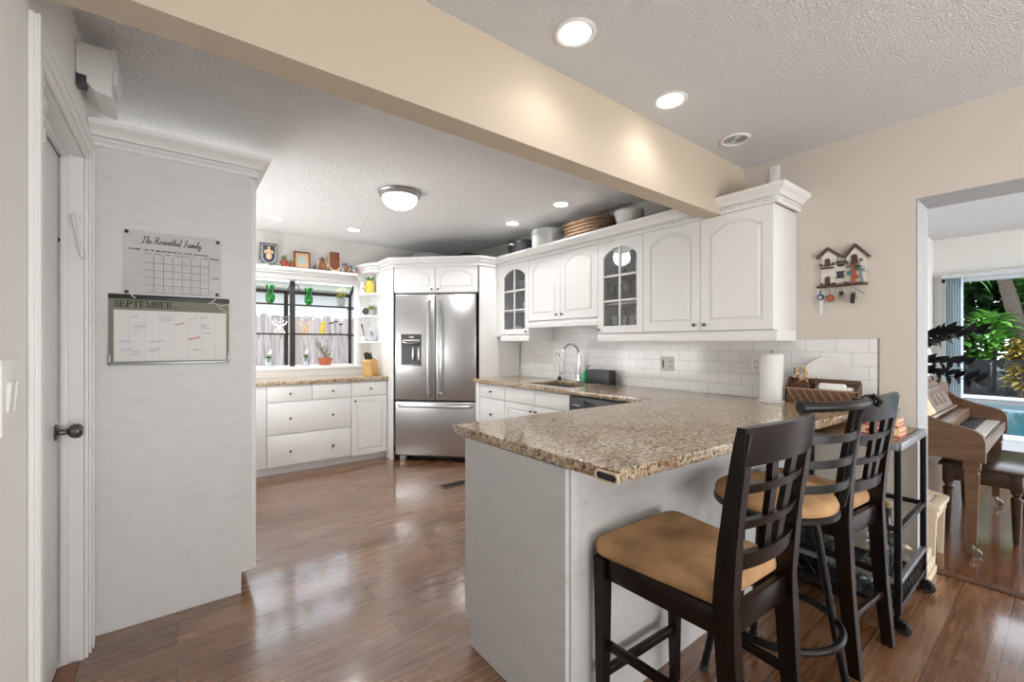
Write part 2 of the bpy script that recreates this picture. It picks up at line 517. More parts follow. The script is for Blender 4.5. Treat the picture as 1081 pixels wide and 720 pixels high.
# ---------------------------------------------------------------- mesh helpers
class MB:
    """collects shapes into one mesh; M maps local coordinates to the world"""

    def __init__(s, M4=None):
        s.bm = bmesh.new()
        s.M = M4 or Matrix()

    def _xf(s, verts, m):
        for v in verts:
            v.co = m @ v.co

    def box(s, x0, x1, y0, y1, z0, z1, b=0.0, seg=2, m=None):
        x0, x1 = sorted((x0, x1)); y0, y1 = sorted((y0, y1)); z0, z1 = sorted((z0, z1))
        vs = [s.bm.verts.new((x, y, z)) for x in (x0, x1) for y in (y0, y1) for z in (z0, z1)]
        F = [(0, 1, 3, 2), (4, 6, 7, 5), (0, 4, 5, 1), (2, 3, 7, 6), (0, 2, 6, 4), (1, 5, 7, 3)]
        fs = [s.bm.faces.new([vs[i] for i in f]) for f in F]
        allv = vs
        if b > 0:
            b = min(b, 0.49 * min(x1 - x0, y1 - y0, z1 - z0))
            es = list({e for f in fs for e in f.edges})
            r = bmesh.ops.bevel(s.bm, geom=es, offset=b, segments=seg, affect='EDGES', profile=0.5)
            allv = list({v for v in r['verts']} | {v for v in vs if v.is_valid})
        if m is not None:
            s._xf(allv, m)
        return s

    def ring_mesh(s, rings, cap0=True, cap1=True, closed=False):
        n = len(rings[0])
        V = [[s.bm.verts.new(p) for p in r] for r in rings]
        k = len(V)
        for i in range(k if closed else k - 1):
            a, b = V[i], V[(i + 1) % k]
            for j in range(n):
                s.bm.faces.new((a[j], a[(j + 1) % n], b[(j + 1) % n], b[j]))
        if not closed:
            if cap0:
                s.bm.faces.new(list(reversed(V[0])))
            if cap1:
                s.bm.faces.new(V[-1])
        return s

    def tube(s, pts, r, n=8, closed=False, flat=None):
        """round tube (or an oval with flat=(a,b) half axes) along points; r may be a list"""
        pts = [Vector(p) for p in pts]
        k = len(pts)
        rs = r if isinstance(r, (list, tuple)) else [r] * k
        tans = []
        for i in range(k):
            if closed:
                t = pts[(i + 1) % k] - pts[i - 1]
            else:
                t = pts[min(i + 1, k - 1)] - pts[max(i - 1, 0)]
            tans.append(t.normalized())
        up = Vector((0, 0, 1)) if abs(tans[0].z) < 0.9 else Vector((0, 1, 0))
        nrm = (up - tans[0] * up.dot(tans[0])).normalized()
        rings = []
        for i in range(k):
            nrm = (nrm - tans[i] * nrm.dot(tans[i]))
            nrm = nrm.normalized() if nrm.length > 1e-6 else tans[i].orthogonal().normalized()
            bn = tans[i].cross(nrm)
            fa, fb = flat or (1, 1)
            rings.append([pts[i] + (nrm * math.cos(2 * PI * j / n) * fa + bn * math.sin(2 * PI * j / n) * fb) * rs[i] for j in range(n)])
        return s.ring_mesh(rings, closed=closed)

    def cyl(s, p, q, r, r2=None, n=16):
        return s.tube([p, q], [r, r if r2 is None else r2], n)

    def bar(s, p, q, w, d, up=(0, 0, 1), b=0.0):
        """rectangular bar from p to q; w across, d along 'up'"""
        p, q, up = Vector(p), Vector(q), Vector(up)
        t = (q - p).normalized()
        a = t.cross(up)
        if a.length < 1e-5:
            a = t.orthogonal()
        a.normalize()
        c = a.cross(t).normalized()
        m = Matrix((a, t, c)).transposed().to_4x4()
        m.translation = p
        L = (q - p).length
        return s.box(-w / 2, w / 2, 0, L, -d / 2, d / 2, b, m=m)

    def lathe(s, prof, c=(0, 0, 0), n=24, m=None, closed=False):
        c = Vector(c)
        rings = []
        for r, z in prof:
            ring = []
            for j in range(n):
                p = Vector((max(r, 1e-4) * math.cos(2 * PI * j / n), max(r, 1e-4) * math.sin(2 * PI * j / n), z))
                if m is not None:
                    p = m @ p
                ring.append(p + c)
            rings.append(ring)
        return s.ring_mesh(rings, closed=closed)

    def ball(s, c, r, sc=(1, 1, 1), n=14):
        k = max(5, n // 2)
        prof = [(r * math.sin(PI * i / k), -r * math.cos(PI * i / k)) for i in range(k + 1)]
        m = Matrix.Diagonal((*sc, 1))
        return s.lathe(prof, c, n, m=m)

    def flat(s, outlines, d0, d1, bev=0.0, m=None):
        """polygon(s) in the local xy plane (inner outlines are holes), solid from z=d0 to z=d1"""
        cu = bpy.data.curves.new('tmp', 'CURVE')
        cu.dimensions = '2D'
        cu.fill_mode = 'BOTH'
        cu.extrude = (d1 - d0) / 2 - bev
        cu.bevel_depth = bev
        cu.bevel_resolution = 2
        cu.offset = -bev
        for o in outlines:
            sp = cu.splines.new('POLY')
            sp.points.add(len(o) - 1)
            for i, (x, y) in enumerate(o):
                sp.points[i].co = (x, y, 0, 1)
            sp.use_cyclic_u = True
        ob = bpy.data.objects.new('tmp', cu)
        me = bpy.data.meshes.new_from_object(ob)
        mm = Matrix.Translation((0, 0, (d0 + d1) / 2))
        if m is not None:
            mm = m @ mm
        me.transform(mm)
        s.bm.from_mesh(me)
        bpy.data.objects.remove(ob)
        bpy.data.curves.remove(cu)
        bpy.data.meshes.remove(me)
        return s

    def sweep(s, path, prof, closed=False):
        """profile (out, z) swept along a 2D path; 'out' points to the right of travel"""
        P = [Vector((p[0], p[1])) for p in path]
        k = len(P)
        rings = []
        for i in range(k):
            d1 = (P[i] - P[i - 1]).normalized() if (i > 0 or closed) else None
            d2 = (P[(i + 1) % k] - P[i]).normalized() if (i < k - 1 or closed) else None
            n1 = Vector((d1.y, -d1.x)) if d1 else None
            n2 = Vector((d2.y, -d2.x)) if d2 else None
            if n1 is None:
                mit = n2
            elif n2 is None:
                mit = n1
            else:
                mit = (n1 + n2)
                mit = mit / max(1e-6, mit.length_squared) * 2
            rings.append([Vector((P[i].x + mit.x * o, P[i].y + mit.y * o, z)) for o, z in prof])
        return s.ring_mesh(rings, closed=closed)

    def quad(s, a, b, c, d):
        s.bm.faces.new([s.bm.verts.new(p) for p in (a, b, c, d)])
        return s

    def text(s, body, size, depth, m, shear=0.0, sx=1.0, bold=0.0):
        cu = bpy.data.curves.new('tmp', 'FONT')
        cu.body = body
        cu.size = size
        cu.extrude = depth
        cu.shear = shear
        cu.offset = bold
        cu.resolution_u = 3
        ob = bpy.data.objects.new('tmp', cu)
        me = bpy.data.meshes.new_from_object(ob)
        me.transform(m @ Matrix.Diagonal((sx, 1, 1, 1)))
        s.bm.from_mesh(me)
        bpy.data.objects.remove(ob)
        bpy.data.curves.remove(cu)
        bpy.data.meshes.remove(me)
        return s

    def build(s, name, mat, parent=None, smooth=32):
        bmesh.ops.transform(s.bm, matrix=s.M, verts=s.bm.verts)
        w = world_of(parent) if parent else Matrix()
        bmesh.ops.transform(s.bm, matrix=w.inverted(), verts=s.bm.verts)
        bmesh.ops.recalc_face_normals(s.bm, faces=s.bm.faces)
        me = bpy.data.meshes.new(name)
        s.bm.to_mesh(me)
        s.bm.free()
        for p in me.polygons:
            p.use_smooth = True
        me.set_sharp_from_angle(angle=math.radians(smooth))
        me.materials.append(mat)
        o = bpy.data.objects.new(name, me)
        COL.objects.link(o)
        if parent:
            o.parent = parent
        return o


WM = {}


def world_of(o):
    m = Matrix.LocRotScale(o.location, o.rotation_euler, None)
    return world_of(o.parent) @ m if o.parent else m


def tag(o, label, cat, group=None, kind=None):
    o['label'] = label
    o['category'] = cat
    if group:
        o['group'] = group
    if kind:
        o['kind'] = kind
    return o


def thing(name, label, cat, loc=(0, 0, 0), rz=0.0, group=None):
    o = bpy.data.objects.new(name, None)
    o.empty_display_size = 0.1
    COL.objects.link(o)
    o.location = loc
    o.rotation_euler = (0, 0, rz)
    return tag(o, label, cat, group)


def struct(o, label, cat):
    return tag(o, label, cat, kind='structure')


def dup(root, loc, rz, label, group=None):
    r = root.copy()
    COL.objects.link(r)
    r.location = loc
    r.rotation_euler = (0, 0, rz)
    r['label'] = label
    if group:
        r['group'] = group
    for ch in list(root.children):
        c = ch.copy()
        COL.objects.link(c)
        c.parent = r
        for g in list(ch.children):
            d = g.copy()
            COL.objects.link(d)
            d.parent = c
    return r


def frame(o, u, w):
    """local (u, v, w): u along the face, v up, w out of the face"""
    u, w = Vector(u).normalized(), Vector(w).normalized()
    m = Matrix((u, Vector((0, 0, 1)), w)).transposed().to_4x4()
    m.translation = Vector(o)
    return m


def at(x, y, z=0.0, rz=0.0):
    return Matrix.Translation((x, y, z)) @ Matrix.Rotation(rz, 4, 'Z')


def arc(c, r, a0, a1, n, rx=None):
    return [(c[0] + (rx or r) * math.cos(a0 + (a1 - a0) * i / n), c[1] + r * math.sin(a0 + (a1 - a0) * i / n)) for i in range(n + 1)]


# ---------------------------------------------------------------- main dimensions
ZC = 2.485          # ceiling
XL = -0.30          # left wall
XR = 3.11           # right wall with the kitchen run
YW = 5.25           # window wall
XU = 2.77           # faces of the wall cabinets
YB0, YB1, ZB = 1.39, 1.505, 2.113   # beam

# ---------------------------------------------------------------- structure
b = MB(); b.box(-0.5, 3.38, -3.0, YW + 0.1, -0.06, 0)
struct(b.build('floor', M['floor']), 'glossy brown plank floor of the kitchen and dining area', 'floor')
b = MB(); b.box(3.38, 7.05, -2.6, 1.0, -0.06, 0)
struct(b.build('floor_piano_room', M['floor2']), 'dark glossy plank floor of the piano room', 'floor')
b = MB(); b.box(-0.5, XR + 0.27, -3.0, YB0 + 0.05, ZC, ZC + 0.08)
struct(b.build('ceiling', M['ceil']), 'white textured popcorn ceiling of the dining area', 'ceiling')
b = MB(); b.box(-0.5, XR + 0.27, YB0 + 0.05, YW + 0.1, ZC, ZC + 0.08)
struct(b.build('ceiling_kitchen', M['ceil2']), 'white knockdown-textured kitchen ceiling', 'ceiling')
b = MB(); b.box(XR + 0.27, 7.1, -2.6, 1.1, ZC, ZC + 0.08)
struct(b.build('ceiling_piano_room', M['ceil']), 'white ceiling of the piano room', 'ceiling')

DY0, DY1, DZ = 1.70, 2.47, 2.045
b = MB()
b.box(XL - 0.15, XL, -3.0, DY0, 0, ZC); b.box(XL - 0.15, XL, DY1, YW, 0, ZC); b.box(XL - 0.15, XL, DY0, DY1, DZ, ZC)
struct(b.build('wall_left', M['wallcream']), 'cream wall on the left with the white door', 'wall')
OY0, OY1, OZ = -0.75, 0.512, 2.055
b = MB()
b.box(XR, XR + 0.27, OY1, YB1, 0, ZC); b.box(XR, XR + 0.27, -3.0, OY0, 0, ZC); b.box(XR, XR + 0.27, OY0, OY1, OZ, ZC)
struct(b.build('wall_right', M['greige']), 'greige dining wall on the right with the open doorway', 'wall')
b = MB(); b.box(XR, XR + 0.27, YB1, YW + 0.1, 0, ZC)
struct(b.build('wall_kitchen', M['wallwhite']), 'white kitchen wall behind the wall cabinets', 'wall')
# plastered reveal of the opening
b = MB()
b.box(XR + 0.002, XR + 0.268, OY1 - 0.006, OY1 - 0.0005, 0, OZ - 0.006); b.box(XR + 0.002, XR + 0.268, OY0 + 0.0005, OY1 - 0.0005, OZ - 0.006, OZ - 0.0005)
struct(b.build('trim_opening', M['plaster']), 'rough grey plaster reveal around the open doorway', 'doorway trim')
WX0, WX1, WZ0, WZ1 = 0.28, 1.70, 1.03, 1.99
b = MB()
b.box(XL - 0.15, WX0, YW, YW + 0.1, 0, ZC); b.box(WX1, XR + 0.1, YW, YW + 0.1, 0, ZC)
b.box(WX0, WX1, YW, YW + 0.1, 0, WZ0); b.box(WX0, WX1, YW, YW + 0.1, WZ1, ZC)
struct(b.build('wall_window', M['wallwhite']), 'white kitchen wall around the garden window', 'wall')
# rear wall behind the camera without an opening
b = MB()
b.box(-0.45, XR + 0.27, -3.0, -2.9, 0, ZC)
struct(b.build('wall_rear', M['wallcream']), 'cream wall at the back of the dining area', 'wall')
b = MB(); b.box(XL, XR, YB0, YB1, ZB, ZC)
struct(b.build('ceiling_beam', M['beige']), 'beige painted ceiling beam between dining area and kitchen', 'ceiling beam')
# piano room
b = MB(); b.box(3.38, 7.1, 1.0, 1.1, 0, ZC)
struct(b.build('wall_piano', M['wallwhite']), 'white wall behind the piano', 'wall')
SY0, SY1, SZ = -1.6, 0.93, 2.03
b = MB()
b.box(7.0, 7.1, SY1, 1.0, 0, ZC); b.box(7.0, 7.1, SY0, SY1, SZ, ZC); b.box(7.0, 7.1, -2.6, SY0, 0, ZC)
struct(b.build('wall_garden', M['wallwhite']), 'white end wall of the piano room around the garden doors', 'wall')
b = MB(); b.box(3.36, 3.42, OY0, OY1, 0, 0.012, 0.005)
struct(b.build('trim_threshold', M['walnut']), 'dark wooden threshold strip in the open doorway', 'threshold')
# stepped baseboard at the end of the right wall
b = MB()
for x0, x1, y0, y1 in ((XR - 0.016, XR, OY1 + 0.0, 0.97), (XR - 0.016, XR + 0.27, OY1 - 0.022, OY1 - 0.006)):
    b.box(x0, x1, y0, y1, 0, 0.13, 0.004); 
b.box(XR - 0.026, XR - 0.016, OY1 - 0.0, 0.97, 0, 0.085, 0.004); b.box(XR - 0.026, XR + 0.27, OY1 - 0.034, OY1 - 0.022, 0, 0.085, 0.004)
b.box(XR - 0.034, XR + 0.27, OY1 - 0.044, OY1 - 0.034, 0, 0.04, 0.004)
struct(b.build('baseboard_right', M['cream']), 'cream stepped baseboard at the end of the right wall', 'baseboard')

# tile splashback
b = MB()
b.box(XR - 0.008, XR - 0.0005, 0.67, 3.85, 0.919, 1.312)
b.box(XR - 0.008, XR - 0.0005, 2.425, 3.31, 1.312, 1.5)
struct(b.build('wall_tile', M['tile']), 'white subway tile splashback above the granite worktop', 'tiled splashback')
b = MB(); b.box(XR - 0.010, XR - 0.0005, 0.662, 0.668, 0.919, 1.314, 0.002)
struct(b.build('trim_tile_edge', M['greymetal']), 'grey metal edge strip closing the tile splashback', 'tile edge trim')

# ---------------------------------------------------------------- left door
root = struct(thing('door_1', 'white flush door in the left wall', 'door', (XL - 0.09, 2.06, 0)), 'white flush door in the left wall with a dark round knob', 'door')
b = MB(); b.box(XL - 0.112, XL - 0.072, DY0 + 0.008, DY1 - 0.012, 0.012, DZ - 0.008, 0.002)
slab = b.build('door_slab', M['doorwhite'], root)
F = frame((XL - 0.072, 2.40, 0.94), (0, 1, 0), (1, 0, 0))
b = MB(F)
b.lathe([(0.0, 0), (0.031, 0), (0.031, 0.005), (0.024, 0.010), (0.012, 0.013), (0.010, 0.03), (0.013, 0.036), (0.024, 0.043), (0.029, 0.055), (0.027, 0.068), (0.016, 0.077), (0, 0.079)], n=24)
b.build('door_knob', M['pewter'], root)
b = MB(); b.cyl((XL - 0.073, 2.452, 1.695), (XL - 0.052, 2.452, 1.695), 0.007, n=10)
b.build('rubber_bumper', M['black'], root)
b = MB()
b.box(XL - 0.068, XL - 0.012, 1.80, 1.93, 1.985, 2.034, 0.014, 3); b.tube([(XL - 0.04, 1.82, 1.99), (XL - 0.045, 1.85, 1.955), (XL - 0.05, 1.95, 1.945), (XL - 0.062, 2.08, 1.96)], 0.010, 8)
b.cyl((XL - 0.058, 2.09, 1.95), (XL - 0.058, 2.09, 2.0), 0.013, n=10)
cl = b.build('door_closer', M['trim'], root)
for k in range(3):
    b = MB(); b.cyl((XL - 0.055 + k * 0.016, 1.795, 2.0), (XL - 0.055 + k * 0.016, 1.802, 2.0), 0.006, n=8)
    b.build('screw', M['black'], cl)
# frame and casing of the door
cas = [(0, 0), (0.0, 0.09)]
b = MB()
b.box(XL - 0.15, XL - 0.0005, DY1 - 0.012, DY1 - 0.0005, 0, DZ); b.box(XL - 0.15, XL - 0.0005, DY0 + 0.0005, DY0 + 0.008, 0, DZ); b.box(XL - 0.15, XL - 0.0005, DY0, DY1, DZ - 0.008, DZ - 0.0005)
b.box(XL - 0.066, XL - 0.045, DY1 - 0.026, DY1 - 0.012, 0, DZ - 0.01, 0.003); b.box(XL - 0.066, XL - 0.045, DY0 + 0.008, DY1 - 0.012, DZ - 0.022, DZ - 0.008, 0.003)
dj = b.build('door_jamb', M['trim'], root)
b = MB()
YZ = Matrix(((0, 0, 1, 0), (1, 0, 0, 0), (0, 1, 0, 0), (0, 0, 0, 1)))


def ushape(a, c):
    return [(DY0 - c, 0.0), (DY0 - c, DZ + c), (DY1 + c, DZ + c), (DY1 + c, 0.03), (DY1 + a, 0.0), (DY1 + a, DZ + a), (DY0 - a, DZ + a), (DY0 - a, 0.0)]


b.flat([ushape(-0.004, 0.085)], XL + 0.0005, XL + 0.012, 0.002, m=YZ)
b.flat([ushape(0.022, 0.083)], XL + 0.011, XL + 0.019, 0.003, m=YZ)
b.flat([ushape(0.055, 0.084)], XL + 0.018, XL + 0.024, 0.002, m=YZ)
b.build('door_casing', M['trim'], root)
b = MB()
b.bar((XL - 0.032, DY1 - 0.018, 1.80), (XL - 0.002, DY1 - 0.022, 1.63), 0.010, 0.018, (0, 1, 0), 0.002)
b.box(XL - 0.034, XL - 0.006, DY1 - 0.020, DY1 - 0.012, 1.76, 1.81, 0.002)
b.build('strike_bar', M['strap'], root)

b = MB(); b.box(XL - 0.068, XL - 0.012, DY0 + 0.009, DY1 - 0.0265, 0.0005, 0.011, 0.004)
struct(b.build('trim_sill', M['framewood']), 'brown wood strip along the foot of the left door', 'threshold')

# light switch by the left door
sw = thing('light_switch', 'white double rocker light switch beside the left door', 'light switch', (XL, 1.455, 1.165))
b = MB(); b.box(XL + 0.0005, XL + 0.007, 1.385, 1.520, 1.085, 1.250, 0.003)
b.build('switch_plate', M['plate'], sw)
for k in (0, 1):
    m = Matrix.Translation((XL + 0.007, 1.430 + k * 0.046, 1.1675)) @ Matrix.Rotation(0.07, 4, 'Y')
    b = MB(); b.box(-0.002, 0.006, -0.0165, 0.0165, -0.034, 0.034, 0.002, m=m)
    b.build('rocker', M['trim'], sw)

# chime box high on the left wall
ch = thing('chime_box', 'white open-sided box high on the wall above the left door', 'door chime', (XL, 2.38, 2.24))
b = MB()
b.flat([[(XL + 0.001, 2.30), (XL + 0.05, 2.245), (XL + 0.10, 2.235), (XL + 0.10, 2.415), (XL + 0.001, 2.415)]], 2.27, 2.50, 0.002, m=Matrix(((1, 0, 0, 0), (0, 0, 1, 0), (0, 1, 0, 0), (0, 0, 0, 1))))
b.build('cover', M['trim'], ch)
b = MB(); b.box(XL + 0.004, XL + 0.03, 2.262, 2.30, 2.245, 2.292, 0.003); b.build('black_slot', M['charcoal'], ch)  # dark opening at the lower corner drawn as a charcoal block
b = MB(); b.box(XL + 0.097, XL + 0.112, 2.262, 2.508, 2.39, 2.42, 0.003); b.box(XL + 0.10, XL + 0.113, 2.30, 2.47, 2.30, 2.36, 0.004)
b.build('lid_rim', M['trim'], ch)

# ---------------------------------------------------------------- cabinet parts
CROWN = [(0.0, 0.0), (0.012, 0.0), (0.016, 0.006), (0.016, 0.016), (0.009, 0.020), (0.009, 0.041), (0.027, 0.041), (0.030, 0.050), (0.046, 0.068), (0.060, 0.074), (0.066, 0.080), (0.070, 0.098), (0.0, 0.098)]


def crown(b, path, z, dent=True):
    b.sweep(path, [(o, z + h) for o, h in CROWN])
    if dent:
        for i in range(len(path) - 1):
            p, q = Vector(path[i]), Vector(path[i + 1])
            L = (q - p).length
            d = (q - p) / L
            nrm = Vector((d.y, -d.x))
            k = int(L / 0.022)
            for j in range(k):
                c = p + d * (j + 0.5) * L / k + nrm * 0.0125
                m = Matrix.Translation((c.x, c.y, z + 0.030)) @ Matrix.Rotation(math.atan2(d.y, d.x), 4, 'Z')
                b.box(-0.0065, 0.0065, -0.0045, 0.0045, -0.008, 0.008, m=m)


def arch_outline(x0, x1, y0, y1, rise, sh=0.0, n=18):
    """rectangle with a shouldered arch for its top edge, counter-clockwise"""
    if rise <= 0:
        return [(x0, y0), (x1, y0), (x1, y1), (x0, y1)]
    w = x1 - x0 - 2 * sh
    R = (w * w / 4 + rise * rise) / (2 * rise)
    cx, cy = (x0 + x1) / 2, y1 - R
    a = math.asin(min(1, w / 2 / R))
    top = [(cx + R * math.sin(a - 2 * a * i / n), cy + R * math.cos(a - 2 * a * i / n)) for i in range(n + 1)]
    pts = [(x0, y0), (x1, y0)]
    if sh > 0:
        pts.append((x1, y1 - rise))
    pts += top
    if sh > 0:
        pts.append((x0, y1 - rise))
    return pts


def inset_scale(x0, x1, y0, y1, rise, sh, d):
    return arch_outline(x0 + d, x1 - d, y0 + d, y1 - d, rise * (1 - d * 0.8) if rise else 0, sh)


def panel_door(F, w, h, parent, name='door', rise=0.055, st=0.062, sh=0.02, t=0.02):
    """raised-panel door lying on the face plane of frame F (outer face at w = t)"""
    b = MB(F)
    b.box(0.0015, w - 0.0015, 0.0015, h - 0.0015, 0, t - 0.007, 0.0015)
    a = (st, w - st, st, h - st * (0.75 if rise else 1), rise, sh)
    b.flat([[(0.0015, 0.0015), (w - 0.0015, 0.0015), (w - 0.0015, h - 0.0015), (0.0015, h - 0.0015)], inset_scale(*a, 0)], t - 0.0075, t, 0.003)
    b.flat([inset_scale(*a, 0.017)], t - 0.009, t + 0.0015, 0.006)
    return b.build(name, M['white'], parent)


def slab_front(F, w, h, parent, name='drawer'):
    b = MB(F)
    b.box(0.0015, w - 0.0015, 0.0015, h - 0.0015, 0, 0.02, 0.004, 3)
    return b.build(name, M['white'], parent)


def knob(F, u, v, parent, w0=0.02, oval=True):
    b = MB(F)
    m = Matrix.Translation((u, v, w0))
    b.lathe([(0, 0), (0.0055, 0), (0.0045, 0.012), (0.0085, 0.016), (0.0125, 0.021), (0.0105, 0.027), (0, 0.029)], n=14, m=m)
    return b.build('knob', M['pewter'], parent)


def glass_door(F, w, h, parent, rise=0.075, st=0.058, t=0.02, ncol=2, nrow=3):
    x0, x1, y0, y1 = st, w - st, st, h - st
    out = arch_outline(x0, x1, y0, y1, rise, 0.0)
    b = MB(F)
    b.flat([[(0.0015, 0.0015), (w - 0.0015, 0.0015), (w - 0.0015, h - 0.0015), (0.0015, h - 0.0015)], out], 0, t, 0.003)
    d = b.build('door', M['white'], parent)
    b = MB(F)
    cx = (x0 + x1) / 2
    b.box(cx - 0.007, cx + 0.007, y0 - 0.002, y1 + 0.002, 0.004, 0.017, 0.002)
    for k in range(1, nrow):
        y = y0 + (y1 - rise * 0.35 - y0) * k / nrow
        b.box(x0 - 0.002, x1 + 0.002, y - 0.007, y + 0.007, 0.004, 0.017, 0.002)
    b.build('muntin', M['white'], d)
    b = MB(F)
    b.flat([inset_scale(x0, x1, y0, y1, rise, 0, -0.004)], 0.005, 0.008)
    b.build('glass_pane', M['cabglass'], d)
    return d


RAIL = [(0.0, 0.0), (0.018, 0.0), (0.020, 0.012), (0.020, 0.040), (0.012, 0.050), (0.006, 0.062), (0.0, 0.062)]

# ---------------------------------------------------------------- pantry with calendars
PY = 2.62
t = thing('pantry_cabinet', 'tall scuffed white pantry cabinet beside the left door', 'pantry cabinet', (0, PY, 0))
b = MB()
b.flat([[(XL + 0.001, 0.0), (0.262, 0.0), (0.262, 0.105), (0.308, 0.105), (0.308, 2.152), (XL + 0.001, 2.152)]], 0, 0.62, 0.001,
       m=Matrix(((1, 0, 0, 0), (0, 0, 1, PY), (0, 1, 0, 0), (0, 0, 0, 1))))
b.build('body', M['pantry'], t)
F = frame((0.308, PY + 0.004, 0.11), (0, 1, 0), (1, 0, 0))
panel_door(F, 0.608, 1.15, t)
F2 = frame((0.308, PY + 0.004, 1.265), (0, 1, 0), (1, 0, 0))
panel_door(F2, 0.608, 0.88, t)
b = MB(); crown(b, [(XL + 0.001, PY), (0.322, PY), (0.322, PY + 0.62)], 2.150)
b.build('crown', M['trim'], t)

# clear acrylic calendar
t = thing('acrylic_calendar', 'clear acrylic calendar with script family heading, upper one on the pantry side', 'calendar', (0, PY, 1.51))
F = frame((-0.194, PY - 0.006, 1.515), (1, 0, 0), (0, -1, 0))
b = MB(F); b.box(0, 0.369, 0, 0.287, -0.002, 0.001, 0.0008)
b.build('acrylic_sheet', M['acrylic'], t)
SCRIPT = {
    'T': (0.62, [[(0.05, 0.92), (0.2, 1.0), (0.45, 0.94), (0.72, 1.02)], [(0.42, 0.95), (0.36, 0.5), (0.28, 0.05), (0.15, -0.02), (0.08, 0.1)]]),
    'h': (0.46, [[(0.0, 0.1), (0.18, 0.55), (0.26, 0.95), (0.18, 0.9), (0.1, 0.02)], [(0.1, 0.05), (0.2, 0.42), (0.3, 0.42), (0.28, 0.05), (0.38, 0.0), (0.46, 0.12)]]),
    'e': (0.36, [[(0.0, 0.12), (0.18, 0.25), (0.22, 0.4), (0.12, 0.44), (0.06, 0.2), (0.14, 0.0), (0.26, 0.02), (0.36, 0.14)]]),
    'R': (0.70, [[(0.22, 0.9), (0.18, 0.5), (0.1, 0.0)], [(0.0, 0.8), (0.12, 0.98), (0.4, 1.04), (0.52, 0.82), (0.4, 0.58), (0.22, 0.52), (0.36, 0.4), (0.46, 0.08), (0.58, 0.0), (0.7, 0.14)]]),
    'o': (0.38, [[(0.16, 0.42), (0.06, 0.3), (0.06, 0.08), (0.18, 0.0), (0.26, 0.14), (0.22, 0.38), (0.14, 0.42), (0.28, 0.34), (0.38, 0.36)]]),
    's': (0.34, [[(0.0, 0.1), (0.16, 0.46), (0.2, 0.3), (0.24, 0.1), (0.12, 0.0), (0.02, 0.06)], [(0.2, 0.04), (0.34, 0.12)]]),
    'n': (0.46, [[(0.0, 0.3), (0.08, 0.42), (0.06, 0.0)], [(0.07, 0.1), (0.2, 0.42), (0.28, 0.4), (0.26, 0.06), (0.36, 0.0), (0.46, 0.12)]]),
    't': (0.30, [[(0.0, 0.14), (0.16, 0.8), (0.1, 0.1), (0.18, 0.0), (0.3, 0.12)], [(0.0, 0.55), (0.28, 0.6)]]),
    'a': (0.42, [[(0.26, 0.38), (0.12, 0.44), (0.04, 0.18), (0.1, 0.0), (0.22, 0.12), (0.28, 0.42), (0.26, 0.08), (0.34, 0.0), (0.42, 0.12)]]),
    'l': (0.28, [[(0.0, 0.12), (0.16, 0.6), (0.22, 1.0), (0.12, 0.9), (0.08, 0.15), (0.16, 0.0), (0.28, 0.12)]]),
    'F': (0.60, [[(0.05, 0.9), (0.3, 0.98), (0.66, 1.0)], [(0.36, 0.96), (0.3, 0.5), (0.2, 0.04), (0.08, -0.04), (0.02, 0.08)], [(0.16, 0.5), (0.5, 0.55)]]),
    'm': (0.62, [[(0.0, 0.3), (0.08, 0.42), (0.05, 0.0)], [(0.06, 0.1), (0.18, 0.42), (0.24, 0.38), (0.22, 0.02)], [(0.23, 0.1), (0.36, 0.42), (0.42, 0.38), (0.4, 0.06), (0.5, 0.0), (0.62, 0.12)]]),
    'i': (0.24, [[(0.0, 0.14), (0.09, 0.42), (0.07, 0.06), (0.14, 0.0), (0.24, 0.12)], [(0.11, 0.62), (0.13, 0.66)]]),
    'y': (0.44, [[(0.0, 0.3), (0.08, 0.42), (0.1, 0.1), (0.2, 0.04), (0.3, 0.42)], [(0.3, 0.42), (0.26, -0.1), (0.12, -0.42), (0.02, -0.3), (0.2, -0.08), (0.44, 0.12)]]),
    ' ': (0.30, []),
}


def script_text(b, body, u, v, h, r):
    for ch_ in body:
        adv, strokes = SCRIPT[ch_]
        for st in strokes:
            P = [Vector((u + (x + 0.22 * y) * h * 0.82, v + y * h, 0.0018)) for x, y in st]
            fine = []
            for k in range(len(P) - 1):
                p0, p1, p2, p3 = P[max(0, k - 1)], P[k], P[k + 1], P[min(len(P) - 1, k + 2)]
                for q in range(4):
                    f = q / 4
                    fine.append(0.5 * ((2 * p1) + (p2 - p0) * f + (2 * p0 - 5 * p1 + 4 * p2 - p3) * f * f + (3 * p1 - p0 - 3 * p2 + p3) * f ** 3))
            fine.append(P[-1])
            rad = [r * (1.5 if fine[min(k + 1, len(fine) - 1)].y < fine[max(0, k - 1)].y - 1e-6 else 0.75) for k in range(len(fine))]
            b.tube(fine, rad, 5)
        u += adv * h * 0.82
    return u


b = MB(F)
script_text(b, 'The Rosenthal Family', 0.062, 0.232, 0.033, 0.00085)
b.build('heading', M['ink'], t)
b = MB(F)
gx0, gx1, gy0, gy1 = 0.073, 0.318, 0.006, 0.178
for k in range(1, 8):
    x = gx0 + (gx1 - gx0) * k / 7
    b.box(x - 0.0008, x + 0.0008, gy0, gy1, 0.001, 0.0018)
for k in range(0, 5):
    y = gy0 + (gy1 - gy0) * k / 5 * 1.0
    for j in range(7):
        xa = gx0 + (gx1 - gx0) * j / 7
        b.box(xa + 0.003, xa + (gx1 - gx0) / 7 - 0.001, y - 0.0007, y + 0.0007, 0.001, 0.0018)
b.build('grid', M['greyink'], t)
b = MB(F)
DAYS = ['SUNDAY', 'MONDAY', 'TUESDAY', 'WEDNESDAY', 'THURSDAY', 'FRIDAY', 'SATURDAY']
for k, d in enumerate(DAYS):
    b.text(d, 0.0062, 0.0002, Matrix.Translation((gx0 + 0.003 + k * 0.035, 0.184, 0.0014)))
